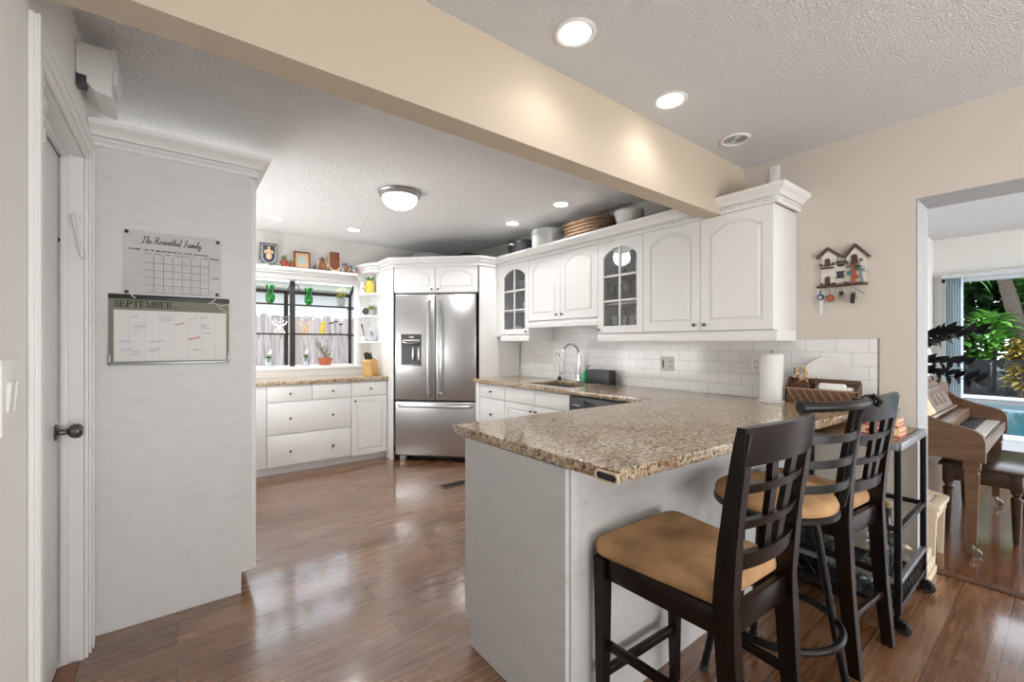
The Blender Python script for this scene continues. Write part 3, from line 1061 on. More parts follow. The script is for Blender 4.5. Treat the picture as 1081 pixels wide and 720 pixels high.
MO = 'JAN FEB MAR APR MAY JUN JUL AUG SEP OCT NOV DEC'.split()
for k, d in enumerate(MO):
    b.text(d, 0.0085, 0.0002, Matrix.Translation((gx0 + 0.002 + k * 0.0205, 0.198, 0.0014)), bold=0.0002)
b.build('day_and_month_names', M['ink'], t)
b = MB(F)
b.text('THIS WEEK', 0.0085, 0.0002, Matrix.Translation((0.018, 0.198, 0.0014)), bold=0.0002)
b.build('week_heading', M['ink'], t)
b = MB(F)
b.text('REMINDERS', 0.0085, 0.0002, Matrix.Translation((0.326, 0.184, 0.0014)), 0, 0.78, bold=0.0002)
b.build('reminder_heading', M['ink'], t)
b = MB(F)
b.text('NOTES', 0.0085, 0.0002, Matrix.Translation((0.333, 0.088, 0.0014)), 0, 0.9, bold=0.0002)
b.build('note_heading', M['ink'], t)
for u, v in ((0.013, 0.277), (0.355, 0.273), (0.013, 0.004), (0.352, 0.012)):
    b = MB(F); b.lathe([(0, -0.004), (0.0075, -0.004), (0.0075, 0.004), (0.006, 0.006), (0, 0.0065)], n=14, m=Matrix.Translation((u, v, 0)))
    b.build('standoff', M['black'], t)

t = thing('wall_calendar', 'sage green September calendar with handwriting, lower one on the pantry side', 'calendar', (0, PY, 1.19))
F = frame((-0.240, PY - 0.009, 1.193), (1, 0, 0), (0, -1, 0))
b = MB(F); b.box(0, 0.447, 0, 0.312, -0.006, 0.0, 0.001)
b.build('backing', M['sage'], t)
b = MB(F); b.box(0.016, 0.436, 0.010, 0.243, 0, 0.002, 0.0005)
sh = b.build('sheet', M['sheet'], t)
b = MB(F); b.box(-0.001, 0.449, 0.293, 0.314, -0.008, 0.006, 0.003)
b.build('binding_strip', M['black'], t)
b = MB(F); b.box(-0.002, 0.449, -0.006, 0.008, -0.007, 0.006, 0.002); b.box(0.440, 0.449, -0.006, 0.055, -0.007, 0.006, 0.002); b.box(-0.002, 0.006, -0.006, 0.045, -0.007, 0.006, 0.002)
b.build('bottom_rail', M['greymetal'], t)
b = MB(F)
def serif_text(b, body, u, v, h, w=0.0):
    """upright roman capitals built from bars with serifs"""
    th, tn, sf = h * 0.16, h * 0.07, h * 0.10
    def V(x, y0=0, y1=1, t=th):
        b.box(u + x * h - t / 2, u + x * h + t / 2, v + y0 * h, v + y1 * h, 0.0003, 0.0012)
    def H(x0, x1, y, t=tn):
        b.box(u + x0 * h, u + x1 * h, v + y * h - t / 2, v + y * h + t / 2, 0.0003, 0.0012)
    def A(cx, cy, rx, ry, a0, a1, r=0.055):
        b.tube([(u + (cx + rx * math.cos(a)) * h, v + (cy + ry * math.sin(a)) * h, 0.0007) for a in [a0 + (a1 - a0) * k / 10 for k in range(11)]], r * h, 5)
    for c in body:
        if c in 'EPRBT':
            if c == 'T':
                V(0.38); H(0.0, 0.76, 0.965); V(0.02, 0.72, 1, tn); V(0.74, 0.72, 1, tn); H(0.24, 0.52, 0.035); adv = 0.84
            else:
                V(0.14); H(0.0, 0.30, 0.035); H(0.0, 0.30, 0.965); adv = 0.74
                if c == 'E':
                    H(0.14, 0.60, 0.035); H(0.14, 0.58, 0.965); H(0.14, 0.46, 0.52); V(0.60, 0, 0.28, tn); V(0.57, 0.74, 1, tn); V(0.46, 0.42, 0.62, tn)
                else:
                    A(0.30, 0.745, 0.30, 0.225, PI / 2, -PI / 2, 0.065); H(0.14, 0.34, 0.52); H(0.14, 0.34, 0.965)
                    if c == 'B':
                        A(0.30, 0.27, 0.33, 0.24, PI / 2, -PI / 2, 0.065); H(0.14, 0.34, 0.035)
                    if c == 'R':
                        b.bar((u + 0.34 * h, v + 0.5 * h, 0.0007), (u + 0.66 * h, v + 0.03 * h, 0.0007), th * 0.8, 0.001); H(0.56, 0.78, 0.035); adv = 0.82
        elif c == 'M':
            V(0.12, t=tn); V(0.86); H(0.0, 0.24, 0.035); H(0.72, 1.0, 0.035); H(0.0, 0.2, 0.965); H(0.8, 1.0, 0.965)
            b.bar((u + 0.14 * h, v + 0.97 * h, 0.0007), (u + 0.5 * h, v, 0.0007), th * 0.8, 0.001); b.bar((u + 0.84 * h, v + 0.97 * h, 0.0007), (u + 0.5 * h, v, 0.0007), tn, 0.001); adv = 1.06
        else:   # S
            A(0.30, 0.74, 0.22, 0.22, 0.5, PI * 1.5, 0.055); A(0.30, 0.27, 0.24, 0.23, PI / 2, -PI * 0.85, 0.055); V(0.52, 0.70, 0.95, tn); V(0.06, 0.06, 0.30, tn); adv = 0.66
        u += adv * h
    return u


ue = serif_text(b, 'SEPTEMBER', 0.018, 0.256, 0.029)
b.text('2025', 0.010, 0.0003, Matrix.Translation((ue + 0.004, 0.256, 0.0006)))
b.build('month_lettering', M['ink'], t)
b = MB(F)
for k in range(0, 8):
    x = 0.016 + 0.053 * k
    b.box(x, x + 0.0008, 0.012, 0.238, 0.002, 0.0024)
for k in range(0, 6):
    y = 0.012 + 0.0435 * k
    b.box(0.018, 0.375, y, y + 0.0008, 0.002, 0.0024)
for r in range(6):
    for c in range(7):
        b.box(0.382 + c * 0.007, 0.385 + c * 0.007, 0.02 + r * 0.008, 0.022 + r * 0.008, 0.002, 0.0024)
        if r < 4:
            b.box(0.382 + c * 0.007, 0.384 + c * 0.007, 0.075 + r * 0.006, 0.0765 + r * 0.006, 0.002, 0.0024)
b.build('calendar_grid', plain('pale_grey_ink', (0.52, 0.52, 0.53), 0.8), sh)


def scribble(b, u, v, L, seed, r=0.0011, up=0.0065, slope=0.1):
    rnd = random.Random(seed)
    pts, k = [], max(8, int(L / 0.0035))
    for i in range(k):
        pts.append((u + L * i / k + rnd.uniform(-0.001, 0.001), v + slope * L * i / k + (up if i % 2 else -up) * rnd.uniform(0.3, 1), 0.0026))
    b.tube(pts, r, 4)


b = MB(F)
for i, (u, v, L) in enumerate(((0.175, 0.215, 0.05), (0.178, 0.200, 0.052), (0.29, 0.212, 0.03), (0.335, 0.215, 0.025), (0.08, 0.213, 0.02), (0.085, 0.17, 0.045), (0.09, 0.162, 0.03), (0.33, 0.165, 0.04), (0.335, 0.178, 0.02), (0.345, 0.14, 0.03), (0.075, 0.04, 0.035), (0.30, 0.062, 0.025))):
    b = MB(F); scribble(b, u, v, L, i, 0.0008)
    b.build('pencil_note', M['greyink'], sh)
for i, (u, v, L) in enumerate(((0.04, 0.065, 0.045), (0.135, 0.065, 0.045), (0.14, 0.056, 0.03), (0.035, 0.10, 0.04), (0.08, 0.055, 0.02), (0.14, 0.10, 0.05))):
    b = MB(F); scribble(b, u, v, L, 40 + i, 0.0008)
    b.build('blue_note', M['blueink'], sh)
for args in ((0.232, 0.180, 0.036, 91, 0.0013, 0.004, 0.3), (0.285, 0.112, 0.045, 92, 0.002, 0.006, 0.2)):
    b = MB(F); scribble(b, *args); b.build('red_note', M['redink'], sh)
b = MB(F)
b.tube([(0.07, 0.326, 0.008), (0.08, 0.306, 0.012), (0.09, 0.298, 0.010)], 0.0022, 6)
b.tube([(0.40, 0.318, 0.008), (0.385, 0.305, 0.012), (0.375, 0.296, 0.01), (0.355, 0.285, 0.006), (0.38, 0.292, 0.006), (0.41, 0.280, 0.005), (0.446, 0.287, 0.005)], 0.0022, 6)
b.tube([(0.40, 0.275, 0.005), (0.42, 0.26, 0.004), (0.44, 0.246, 0.004)], 0.0016, 6)
b.build('hanging_cord', M['strap'], t)

# ---------------------------------------------------------------- wall cabinets on the right wall
FX = lambda y, z, x=XU + 0.02: frame((x, y, z), (0, -1, 0), (-1, 0, 0))   # face looking at -X, u runs to -Y
XF = XU + 0.02


def open_carcass(b, y0, y1, z0, z1, t=0.018):
    b.box(XF, XR - 0.0005, y0, y0 + t, z0, z1); b.box(XF, XR - 0.0005, y1 - t, y1, z0, z1)
    b.box(XF, XR - 0.0005, y0 + t, y1 - t, z0, z0 + t); b.box(XF, XR - 0.0005, y0 + t, y1 - t, z1 - t, z1)
    b.box(XR - 0.014, XR - 0.0005, y0 + t, y1 - t, z0 + t, z1 - t)


def wall_cab(name, label, y0, y1, z0, z1=2.112, glass=False, doors=1, knobs=()):
    t = thing(name, label, 'wall cabinet', (XR, (y0 + y1) / 2, z0))
    b = MB()
    if glass:
        open_carcass(b, y0 + 0.0005, y1 - 0.0005, z0, z1)
    else:
        b.box(XF, XR - 0.0005, y0 + 0.0005, y1 - 0.0005, z0, z1, 0.001)
    b.build('body', M['white'], t)
    w = (y1 - y0) / doors
    for k in range(doors):
        F = FX(y1 - k * w, z0)
        d = glass_door(F, w, z1 - z0, t) if glass else panel_door(F, w, z1 - z0, t)
        for kk, u, v in knobs:
            if kk == k:
                knob(F, u, v, d)
    return t


cabA = wall_cab('glass_wall_cabinet', 'narrow glass-door wall cabinet at the fridge end of the run', 3.315, 3.79, 1.375, glass=True, knobs=((0, 0.445, 0.028),))
cabB = wall_cab('wall_cabinet', 'short white double-door wall cabinet above the sink', 2.42, 3.315, 1.505, doors=2, knobs=((0, 0.41, 0.045), (1, 0.035, 0.045)))
cabC = wall_cab('glass_wall_cabinet', 'glass-door wall cabinet full of stemware, between two solid cabinets', 1.978, 2.42, 1.368, glass=True, knobs=((0, 0.022, 0.028),))
cabD = wall_cab('wall_cabinet', 'large white double-door wall cabinet at the beam end of the run', 1.075, 1.978, 1.368, doors=2, knobs=((0, 0.415, 0.04), (1, 0.035, 0.04)))
for t, y0, y1, z in ((cabA, 3.315, 3.79, 1.375), (cabB, 2.42, 3.315, 1.505)):
    b = MB(); b.sweep([(XF, y1), (XF, y0)], [(o, z - 0.066 + h) for o, h in RAIL]); b.box(XF, XR - 0.012, y0, y0 + 0.018, z - 0.066, z); b.box(XF, XR - 0.012, y1 - 0.018, y1, z - 0.066, z)
    b.build('light_rail', M['white'], t)
b = MB(); b.sweep([(XF, 2.42), (XF, 1.978)], [(o, 1.302 + h) for o, h in RAIL]); b.box(XF, XR - 0.012, 2.402, 2.42, 1.302, 1.368)
b.build('light_rail', M['white'], cabC)
b = MB(); b.sweep([(XF, 1.978), (XF, 1.058)], [(o, 1.302 + h) for o, h in RAIL]); b.box(XF, XR - 0.0005, 1.076, 1.09, 1.302, 1.368)
b.build('light_rail', M['white'], cabD)
# shelves inside the glass cabinets
for t, y0, y1, zs in ((cabA, 3.334, 3.771, (1.615, 1.845)), (cabC, 1.997, 2.401, (1.605, 1.842))):
    for z in zs:
        b = MB(); b.box(XF + 0.02, XR - 0.015, y0, y1, z - 0.008, z + 0.008, 0.002)
        b.build('shelf', M['white'], t)

# crown mouldings
b = MB(); crown(b, [(1.872, YW - 0.001), (1.872, 4.543), (2.549, 3.866), (XU + 0.005, 3.866), (XU + 0.005, YB1 + 0.001)], 2.1125)
struct(b.build('trim_crown', M['white']), 'long white crown moulding over the fridge surround and wall cabinets', 'crown moulding')
b = MB(); crown(b, [(XU + 0.005, YB0 - 0.001), (XU + 0.005, 1.062), (XR - 0.001, 1.062)], 2.1125)
struct(b.build('trim_crown_end', M['white']), 'white crown moulding on the end cabinet in front of the beam', 'crown moulding')

# ---------------------------------------------------------------- fridge surround (45 degrees across the corner)
SQ = math.sqrt(0.5)
FU, FW = (SQ, -SQ, 0), (-SQ, -SQ, 0)
FO = Vector((1.885, 4.545, 0))
FF = frame(FO, FU, FW)                       # u=0..0.914 along the fridge front
t = thing('fridge_surround', 'white built-in cabinet surrounding the steel fridge in the corner', 'cabinet', (2.35, 4.4, 0))
b = MB(); b.flat([[(1.872, 4.553), (1.892, 4.573), (1.892, YW - 0.001), (1.872, YW - 0.001)]], 0, 2.1115)
b.build('side_panel', M['white'], t)
b = MB(); b.flat([[(2.549, 3.868), (XR - 0.012, 3.868), (XR - 0.012, 3.888), (2.558, 3.888)]], 0, 2.1115)
b.box(XU + 0.004, XF, 3.792, 3.866, 1.36, 2.1115)
b.build('side_panel', M['white'], t)
b = MB(FF); b.box(-0.008, 0.93, 1.835, 2.112, -0.60, -0.02)
b.build('body', M['white'], t)
for k in (0, 1):
    F = frame(FO + Vector(FU) * (-0.006 + k * 0.466) + Vector((0, 0, 1.84)) - Vector(FW) * 0.02, FU, FW)
    d = panel_door(F, 0.464, 0.278, t, rise=0.05, st=0.05)
    knob(F, 0.43 if k == 0 else 0.034, 0.03, d)
b = MB(); b.flat([[(1.895, 4.6), (2.595, 3.9), (XR - 0.013, 3.9), (XR - 0.013, YW - 0.002), (1.895, YW - 0.002)]], 2.1125, 2.117)
b.build('top_board', M['white'], t)

# ---------------------------------------------------------------- fridge
t = thing('refrigerator', 'stainless steel french-door refrigerator set across the corner', 'refrigerator', (2.4, 4.4, 0), math.radians(-45))
b = MB(FF); b.box(0.006, 0.908, 0.055, 1.80, -0.70, -0.078, 0.004)
b.build('body', M['charcoal'], t)
FO2 = FF
b = MB(FF); b.box(0.004, 0.4545, 0.668, 1.822, -0.072, 0, 0.012, 3)
dl = b.build('fridge_door', M['steel'], t)
b = MB(FF); b.box(0.4595, 0.910, 0.668, 1.822, -0.072, 0, 0.012, 3)
dr = b.build('fridge_door', M['steel'], t)
b = MB(FF); b.box(0.004, 0.910, 0.062, 0.650, -0.072, 0, 0.012, 3)
fd = b.build('freezer_drawer', M['steel'], t)


def bow(p, q, out, r, flat=None, n=12):
    p, q, out = Vector(p), Vector(q), Vector(out)
    pts = [p]
    for i in range(n + 1):
        s = i / n
        pts.append(p.lerp(q, 0.03 + 0.94 * s) + out * (0.80 + 0.20 * math.sin(PI * s)))
    pts.append(q)
    return pts


for u, d in ((0.398, dl), (0.508, dr)):
    b = MB(FF); b.tube(bow((u, 0.715, 0), (u, 1.742, 0), (0, 0, 0.062), 0.013), 0.015, 12, flat=(1.0, 1.0))
    b.build('handle', M['steel'], d)
b = MB(FF); b.tube(bow((0.045, 0.608, 0), (0.868, 0.608, 0), (0, 0, 0.062), 0.013), 0.015, 12)
b.build('handle', M['steel'], fd)
b = MB(FF)
b.flat([[(0.066, 1.02), (0.318, 1.02), (0.318, 1.398), (0.066, 1.398)], [(0.078, 1.04), (0.306, 1.04), (0.306, 1.385), (0.078, 1.385)]], -0.002, 0.005, 0.002)
b.build('dispenser_bezel', M['nickel'], dl)
b = MB(FF)
b.box(0.078, 0.306, 1.26, 1.386, 0.0005, 0.004, 0.001); b.box(0.078, 0.306, 1.04, 1.26, 0.0005, 0.002)
b.build('dispenser_recess', M['charcoal'], dl)
b = MB(FF)
b.tube([(0.095, 1.30, 0.006), (0.13, 1.29, 0.02), (0.19, 1.285, 0.026), (0.25, 1.29, 0.02), (0.29, 1.30, 0.006)], 0.008, 8)
b.box(0.17, 0.22, 1.345, 1.362, 0.003, 0.006); b.box(0.10, 0.285, 1.312, 1.325, 0.003, 0.007)
for u in (0.215, 0.28):
    b.box(u - 0.013, u + 0.013, 1.10, 1.245, 0.004, 0.014, 0.004)
b.box(0.085, 0.30, 1.035, 1.055, 0, 0.03, 0.004)
b.build('dispenser_paddle', M['nickel'], dl)
b = MB(FF)
b.text('Whirlpool', 0.030, 0.0003, Matrix.Translation((0.715, 1.715, 0.0008)), 0.1, 1.0)
b.build('logo', M['pewter'], dr)
for u in (0.05, 0.80):
    b = MB(FF); b.box(u, u + 0.075, 0.0, 0.056, -0.075, -0.02, 0.006)
    b.build('foot', M['nickel'], t)
b = MB(FF); b.box(0.03, 0.884, 0.012, 0.055, -0.40, -0.10)
b.build('kick_grille', M['black'], t)

# ---------------------------------------------------------------- whatnot corner shelf left of the fridge
t = thing('corner_shelf', 'small white open corner shelf between the window and the fridge', 'corner shelf', (1.78, 5.1, 1.29))
XC, YC = 1.871, YW - 0.001


def quarter(r, n=10, rx=0.165, ry=0.355):
    return [(XC, YC)] + [(XC - rx * r * math.sin(PI / 2 * i / n), YC - ry * r * math.cos(PI / 2 * i / n)) for i in range(n + 1)]


b = MB(); b.box(XC - 0.165, XC, YC - 0.012, YC, 1.29, 2.15); b.box(XC - 0.010, XC, YC - 0.355, YC - 0.012, 1.29, 2.15)
b.build('back_panel', M['white'], t)
for z in (1.30, 1.60, 1.86, 2.12):
    b = MB(); b.flat([quarter(1)], z - 0.011, z + 0.009, 0.003)
    b.build('shelf', M['white'], t)
b = MB()
for z0, z1, r in ((2.13, 2.15, 1.02), (2.15, 2.175, 1.10), (2.175, 2.205, 1.22)):
    b.flat([[(XC - 0.0005, YC)] + quarter(r)[1:]], z0, z1, 0.004)
b.build('crown', M['white'], t)

# ---------------------------------------------------------------- worktops
b = MB()
L = [(0.985, 1.715), (1.0, 0.80), (XR - 0.009, 0.70), (XR - 0.009, 3.866), (2.462, 3.866), (2.462, 1.675)]
SX0, SX1, SY0_, SY1_ = 2.58, 2.99, 2.55, 3.12
hole = [(SX0, SY0_), (SX1, SY0_), (SX1, SY1_), (SX0, SY1_)]
b.flat([L, hole], 0.879, 0.918, 0.006)
gt = b.build('granite_worktop', M['granite'])
tag(gt, 'large speckled beige granite worktop of the peninsula and sink run', 'worktop')
F = frame((0.9865, 0.868, 0.898), (0, -1, 0), (-1, 0, 0))
b = MB(F)
rr = lambda w, h, r: arc((w - r, h - r), r, 0, PI / 2, 6) + arc((-w + r, h - r), r, PI / 2, PI, 6) + arc((-w + r, -h + r), r, PI, 1.5 * PI, 6) + arc((w - r, -h + r), r, 1.5 * PI, 2 * PI, 6)
off = Matrix.Translation((0.04, 0, 0))
b.flat([rr(0.044, 0.0165, 0.015), rr(0.037, 0.0105, 0.010)], -0.003, 0.004, 0.001, m=off)
o = b.build('socket_rim', M['cream'], gt)
o['label'] = 'cream rim of a small socket set in the granite edge'
b = MB(F); b.flat([rr(0.0375, 0.011, 0.010)], -0.003, 0.002, m=off)
b.build('socket_face', M['black'], gt)
b = MB(); b.flat([[(0.28, 4.68), (1.869, 4.68), (1.869, YW - 0.001), (0.28, YW - 0.001)]], 0.879, 0.918, 0.006)
tag(b.build('granite_worktop', M['granite']), 'short granite worktop under the kitchen window', 'worktop')

# ---------------------------------------------------------------- base cabinets under the window
YF = 4.71
FY = lambda x, z: frame((x, YF + 0.02, z), (1, 0, 0), (0, -1, 0))
t = thing('base_cabinet', 'white four-drawer base cabinet under the kitchen window', 'base cabinet', (1.0, 5.0, 0))
b = MB(); b.box(0.30, 1.4715, YF + 0.02, YW - 0.001, 0.09, 0.878); b.box(0.30, 1.4715, YF + 0.07, YW - 0.001, 0, 0.09); b.box(0.30, 0.675, YF + 0.006, YF + 0.02, 0.09, 0.876, 0.002)
b.build('body', M['white'], t)
for x0, x1, z0, z1, ks in ((0.68, 1.079, 0.714, 0.868, ((0.2, 0.077),)), (1.081, 1.471, 0.714, 0.868, ((0.2, 0.077),)), (0.68, 1.471, 0.398, 0.710, ((0.2, 0.15), (0.6, 0.15))), (0.68, 1.471, 0.086, 0.394, ((0.2, 0.14), (0.6, 0.14)))):
    F = FY(x0, z0)
    d = slab_front(F, x1 - x0, z1 - z0, t)
    for u, v in ks:
        knob(F, u, v, d)
t = thing('base_cabinet', 'narrow white base cabinet with one drawer over a door, left of the fridge', 'base cabinet', (1.67, 5.0, 0))
b = MB(); b.box(1.4725, 1.869, YF + 0.02, YW - 0.001, 0.09, 0.878); b.box(1.4725, 1.869, YF + 0.07, YW - 0.001, 0, 0.09)
b.build('body', M['white'], t)
F = FY(1.473, 0.714); d = slab_front(F, 0.394, 0.154, t); knob(F, 0.205, 0.078, d)
F = FY(1.473, 0.076); d = panel_door(F, 0.394, 0.634, t, rise=0, st=0.055); knob(F, 0.035, 0.59, d)

# ---------------------------------------------------------------- base cabinets on the sink run
XB = 2.50
FB = lambda y, z: frame((XB + 0.02, y, z), (0, -1, 0), (-1, 0, 0))


def base(name, label, y0, y1, cat='base cabinet', z1=0.878):
    t = thing(name, label, cat, (2.8, (y0 + y1) / 2, 0))
    b = MB(); b.box(XB + 0.02, XR - 0.01, y0 + 0.0005, y1 - 0.0005, 0.1, z1); b.box(XB + 0.08, XR - 0.01, y0 + 0.0005, y1 - 0.0005, 0, 0.1)
    b.build('body', M['white'], t)
    return t


t = base('base_cabinet', 'white base drawer cabinet beside the fridge, left end of the sink run', 3.352, 3.866)
b = MB(); b.box(XB, XB + 0.02, 3.79, 3.866, 0.1, 0.876, 0.002); b.build('filler_strip', M['white'], t)
for z0, z1 in ((0.733, 0.868), (0.42, 0.728), (0.11, 0.415)):
    F = FB(3.785, z0); d = slab_front(F, 0.43, z1 - z0, t); knob(F, 0.215, (z1 - z0) / 2, d)
t = thing('base_cabinet', 'white double-door base cabinet under the sink', 'base cabinet', (2.8, 2.9, 0))
b = MB()
b.box(XB + 0.02, XR - 0.01, 3.332, 3.3515, 0.1, 0.878); b.box(XB + 0.02, XR - 0.01, 2.4765, 2.495, 0.1, 0.878); b.box(XB + 0.02, XR - 0.01, 2.495, 3.332, 0.1, 0.118)
b.box(XB + 0.02, XB + 0.038, 2.495, 3.332, 0.68, 0.878); b.box(XB + 0.08, XR - 0.01, 2.4765, 3.3515, 0, 0.1)
b.build('body', M['white'], t)
for k in (0, 1):
    y = 3.351 - k * 0.4375
    slab_front(FB(y, 0.733), 0.4355, 0.135, t, 'false_front')
    F = FB(y, 0.11); d = panel_door(F, 0.4355, 0.618, t, rise=0, st=0.055); knob(F, 0.405 if k == 0 else 0.03, 0.57, d)
# dishwasher
t = thing('dishwasher', 'black built-in dishwasher under the granite beside the sink cabinet', 'dishwasher', (2.8, 2.17, 0))
b = MB(); b.box(XB + 0.03, XR - 0.02, 1.872, 2.474, 0.02, 0.872, 0.003); b.build('body', M['black'], t)
F = FB(2.474, 0.12)
b = MB(F); b.box(0.002, 0.600, 0, 0.60, 0, 0.03, 0.006); b.build('door', M['black'], t)
b = MB(F); b.box(0.002, 0.600, 0.605, 0.748, 0, 0.034, 0.008); cp = b.build('control_panel', M['charcoal'], t)
b = MB(F)
b.tube([(0.17, 0.712, 0.034), (0.19, 0.70, 0.052), (0.30, 0.690, 0.058), (0.41, 0.70, 0.052), (0.43, 0.712, 0.034)], 0.011, 8)
b.build('handle', M['black'], t)
b = MB(F); b.box(0.04, 0.12, 0.672, 0.684, 0.033, 0.0352, 0.0005); b.box(0.47, 0.56, 0.69, 0.70, 0.033, 0.0352, 0.0005); b.build('button_strip', M['greymetal'], cp)
t = base('corner_base_cabinet', 'blank white corner base cabinet behind the peninsula', 1.71, 1.87)
b = MB(); b.box(XB, XB + 0.02, 1.712, 1.868, 0.1, 0.872, 0.002); b.build('front_panel', M['white'], t)

# ---------------------------------------------------------------- peninsula
t = thing('peninsula_base', 'scuffed grey-white peninsula base under the granite overhang', 'kitchen peninsula', (1.9, 1.3, 0))
b = MB()
m = Matrix(((0, 0, 1, 0.990), (1, 0, 0, 0), (0, 1, 0, 0), (0, 0, 0, 1)))
b.flat([[(1.0, 0), (1.575, 0), (1.575, 0.105), (1.615, 0.115), (1.615, 0.878), (1.0, 0.878)]], 0, 0.018, 0.0015, m=m)
b.build('end_panel', M['penpaint'], t)
b = MB(); b.box(1.0085, XR - 0.03, 1.0, 1.018, 0, 0.878)
b.box(1.009, 1.05, 0.992, 1.0, 0, 0.878, 0.002)
b.build('knee_wall', M['penpaint'], t)
b = MB(); b.box(1.0085, XR - 0.03, 1.018, 1.575, 0, 0.105); b.box(1.0085, XR - 0.03, 1.018, 1.595, 0.105, 0.878)
b.build('body', M['white'], t)
for k in range(3):
    F = frame((2.49 - k * 0.49, 1.595, 0.735), (-1, 0, 0), (0, 1, 0))
    d = slab_front(F, 0.486, 0.135, t); knob(F, 0.243, 0.068, d)
    F = frame((2.49 - k * 0.49, 1.595, 0.112), (-1, 0, 0), (0, 1, 0))
    d = panel_door(F, 0.486, 0.618, t, rise=0, st=0.055); knob(F, 0.04, 0.57, d)

# ---------------------------------------------------------------- garden window
WO = 5.62                                   # outer plane of the glazed box
t = struct(thing('window_1', 'x', 'window', (0.99, YW, WZ0)), 'dark bronze framed garden window with two glass shelves', 'window')
b = MB()
b.box(WX0 - 0.06, WX0, YW - 0.016, YW - 0.0005, WZ0 - 0.02, WZ1 + 0.05, 0.003); b.box(WX1, WX1 + 0.05, YW - 0.016, YW - 0.0005, WZ0 - 0.02, WZ1 + 0.05, 0.003)
b.box(WX0 - 0.06, WX1 + 0.05, YW - 0.018, YW - 0.0005, WZ1, WZ1 + 0.05, 0.003)
b.build('window_casing', M['trim'], t)
b = MB(); b.box(WX0 - 0.06, WX1 + 0.06, YW - 0.035, YW - 0.0005, WZ0 - 0.035, WZ0 - 0.004, 0.005); b.box(WX0, WX1, YW - 0.0, WO + 0.02, WZ0 - 0.025, WZ0 - 0.001, 0.002)
b.build('window_sill', M['trim'], t)
b = MB()
b.box(0.985, 1.035, YW + 0.02, YW + 0.06, WZ0, WZ1 - 0.012, 0.003)
b.tube([(0.985, YW + 0.015, 1.93), (0.962, YW + 0.012, 1.88), (0.965, YW + 0.02, 1.81)], 0.006, 6); b.tube([(1.035, YW + 0.015, 1.93), (1.065, YW + 0.01, 1.92), (1.072, YW + 0.01, 1.87), (1.085, YW + 0.01, 1.865)], 0.006, 6)
b.build('window_post', M['bronze'], t)
ZT = 1.885
b = MB()
b.box(WX0 + 0.01, WX1 + 0.05, WO - 0.02, WO + 0.02, ZT - 0.02, ZT + 0.02, 0.003)
b.box(0.985, 1.025, WO - 0.02, WO + 0.02, WZ0, ZT, 0.003); b.box(WX0 + 0.01, WX0 + 0.04, WO - 0.02, WO + 0.02, WZ0, ZT, 0.003); b.box(WX1 + 0.02, WX1 + 0.05, WO - 0.02, WO + 0.02, WZ0, ZT, 0.003)
b.bar((WX1 + 0.0, YW + 0.1, WZ1 - 0.02), (WX1 + 0.035, WO, ZT), 0.03, 0.03); b.bar((WX0 + 0.01, YW + 0.1, WZ1 - 0.02), (WX0 + 0.025, WO, ZT), 0.03, 0.03)
for z in (1.727, 1.392):
    b.box(WX0, WX1 + 0.05, WO - 0.16, WO - 0.145, z - 0.010, z + 0.008); b.box(WX1 + 0.0, WX1 + 0.05, YW + 0.1, WO, z - 0.018, z + 0.0, 0.002)
b.build('window_frame', M['bronze'], t)
b = MB(); b.box(WX0 + 0.03, WX1 + 0.03, WO + 0.001, WO + 0.006, WZ0, ZT - 0.02); b.box(WX1 + 0.034, WX1 + 0.038, YW + 0.105, WO - 0.02, WZ0, ZT - 0.02)
b.bar((0.99, YW + 0.1, WZ1 - 0.006), (0.99, WO, ZT + 0.014), WX1 - WX0, 0.004)
b.build('window_pane', M['pane'], t)
for z in (1.735, 1.400):
    b = MB(); b.box(WX0 + 0.01, WX1 + 0.02, WO - 0.145, WO - 0.022, z - 0.007, z, 0.001)
    b.build('glass_shelf', M['pane'], t)


def lathe_thing(name, label, cat, loc, prof, mat, group=None, n=24, mats=None, sc=1.0):
    b = MB(at(*loc))
    b.lathe([(r * sc, z * sc) for r, z in prof], n=n)
    o = b.build(name, mat)
    return tag(o, label, cat, group)


def leaf_at(b, p, d, L, w, droop=0.2, up=(0, 0, 1), n=4):
    """pointed leaf from p along d, folded a little"""
    p, d, up = Vector(p), Vector(d).normalized(), Vector(up)
    s = d.cross(up)
    s = s.normalized() if s.length > 1e-4 else d.orthogonal().normalized()
    nn = s.cross(d).normalized()
    prev = None
    for i in range(n + 1):
        f = i / n
        c = p + d * (L * f) - nn * (droop * L * f * f)
        hw = w * math.sin(PI * min(1, 0.08 + 0.92 * f) ** 0.8) if i < n else 0.0008
        hw = max(hw, 0.0008)
        row = [b.bm.verts.new(c - s * hw + nn * hw * 0.25), b.bm.verts.new(c), b.bm.verts.new(c + s * hw + nn * hw * 0.25)]
        if prev:
            b.bm.faces.new((prev[0], prev[1], row[1], row[0])); b.bm.faces.new((prev[1], prev[2], row[2], row[1]))
        prev = row


VASE = [(0, 0), (0.022, 0.0), (0.040, 0.03), (0.046, 0.065), (0.040, 0.10), (0.030, 0.125), (0.032, 0.15), (0.044, 0.185), (0.042, 0.186), (0.029, 0.152), (0.027, 0.125), (0.037, 0.10), (0.043, 0.065), (0.037, 0.032), (0.020, 0.004), (0, 0.004)]
YS = WO - 0.085
lathe_thing('green_vase', 'emerald green glass vase, left one on the upper window shelf', 'vase', (0.83, YS, 1.735), VASE, M['greenglass'], 'green glass vases in the window', sc=1.1)
lathe_thing('green_vase', 'emerald green glass vase on the upper window shelf, right of the dark post', 'vase', (1.232, YS, 1.735), VASE, M['greenglass'], 'green glass vases in the window', sc=1.08)
POT = [(0, 0), (0.040, 0), (0.052, 0.075), (0.058, 0.076), (0.060, 0.10), (0.053, 0.10), (0.050, 0.082), (0, 0.08)]


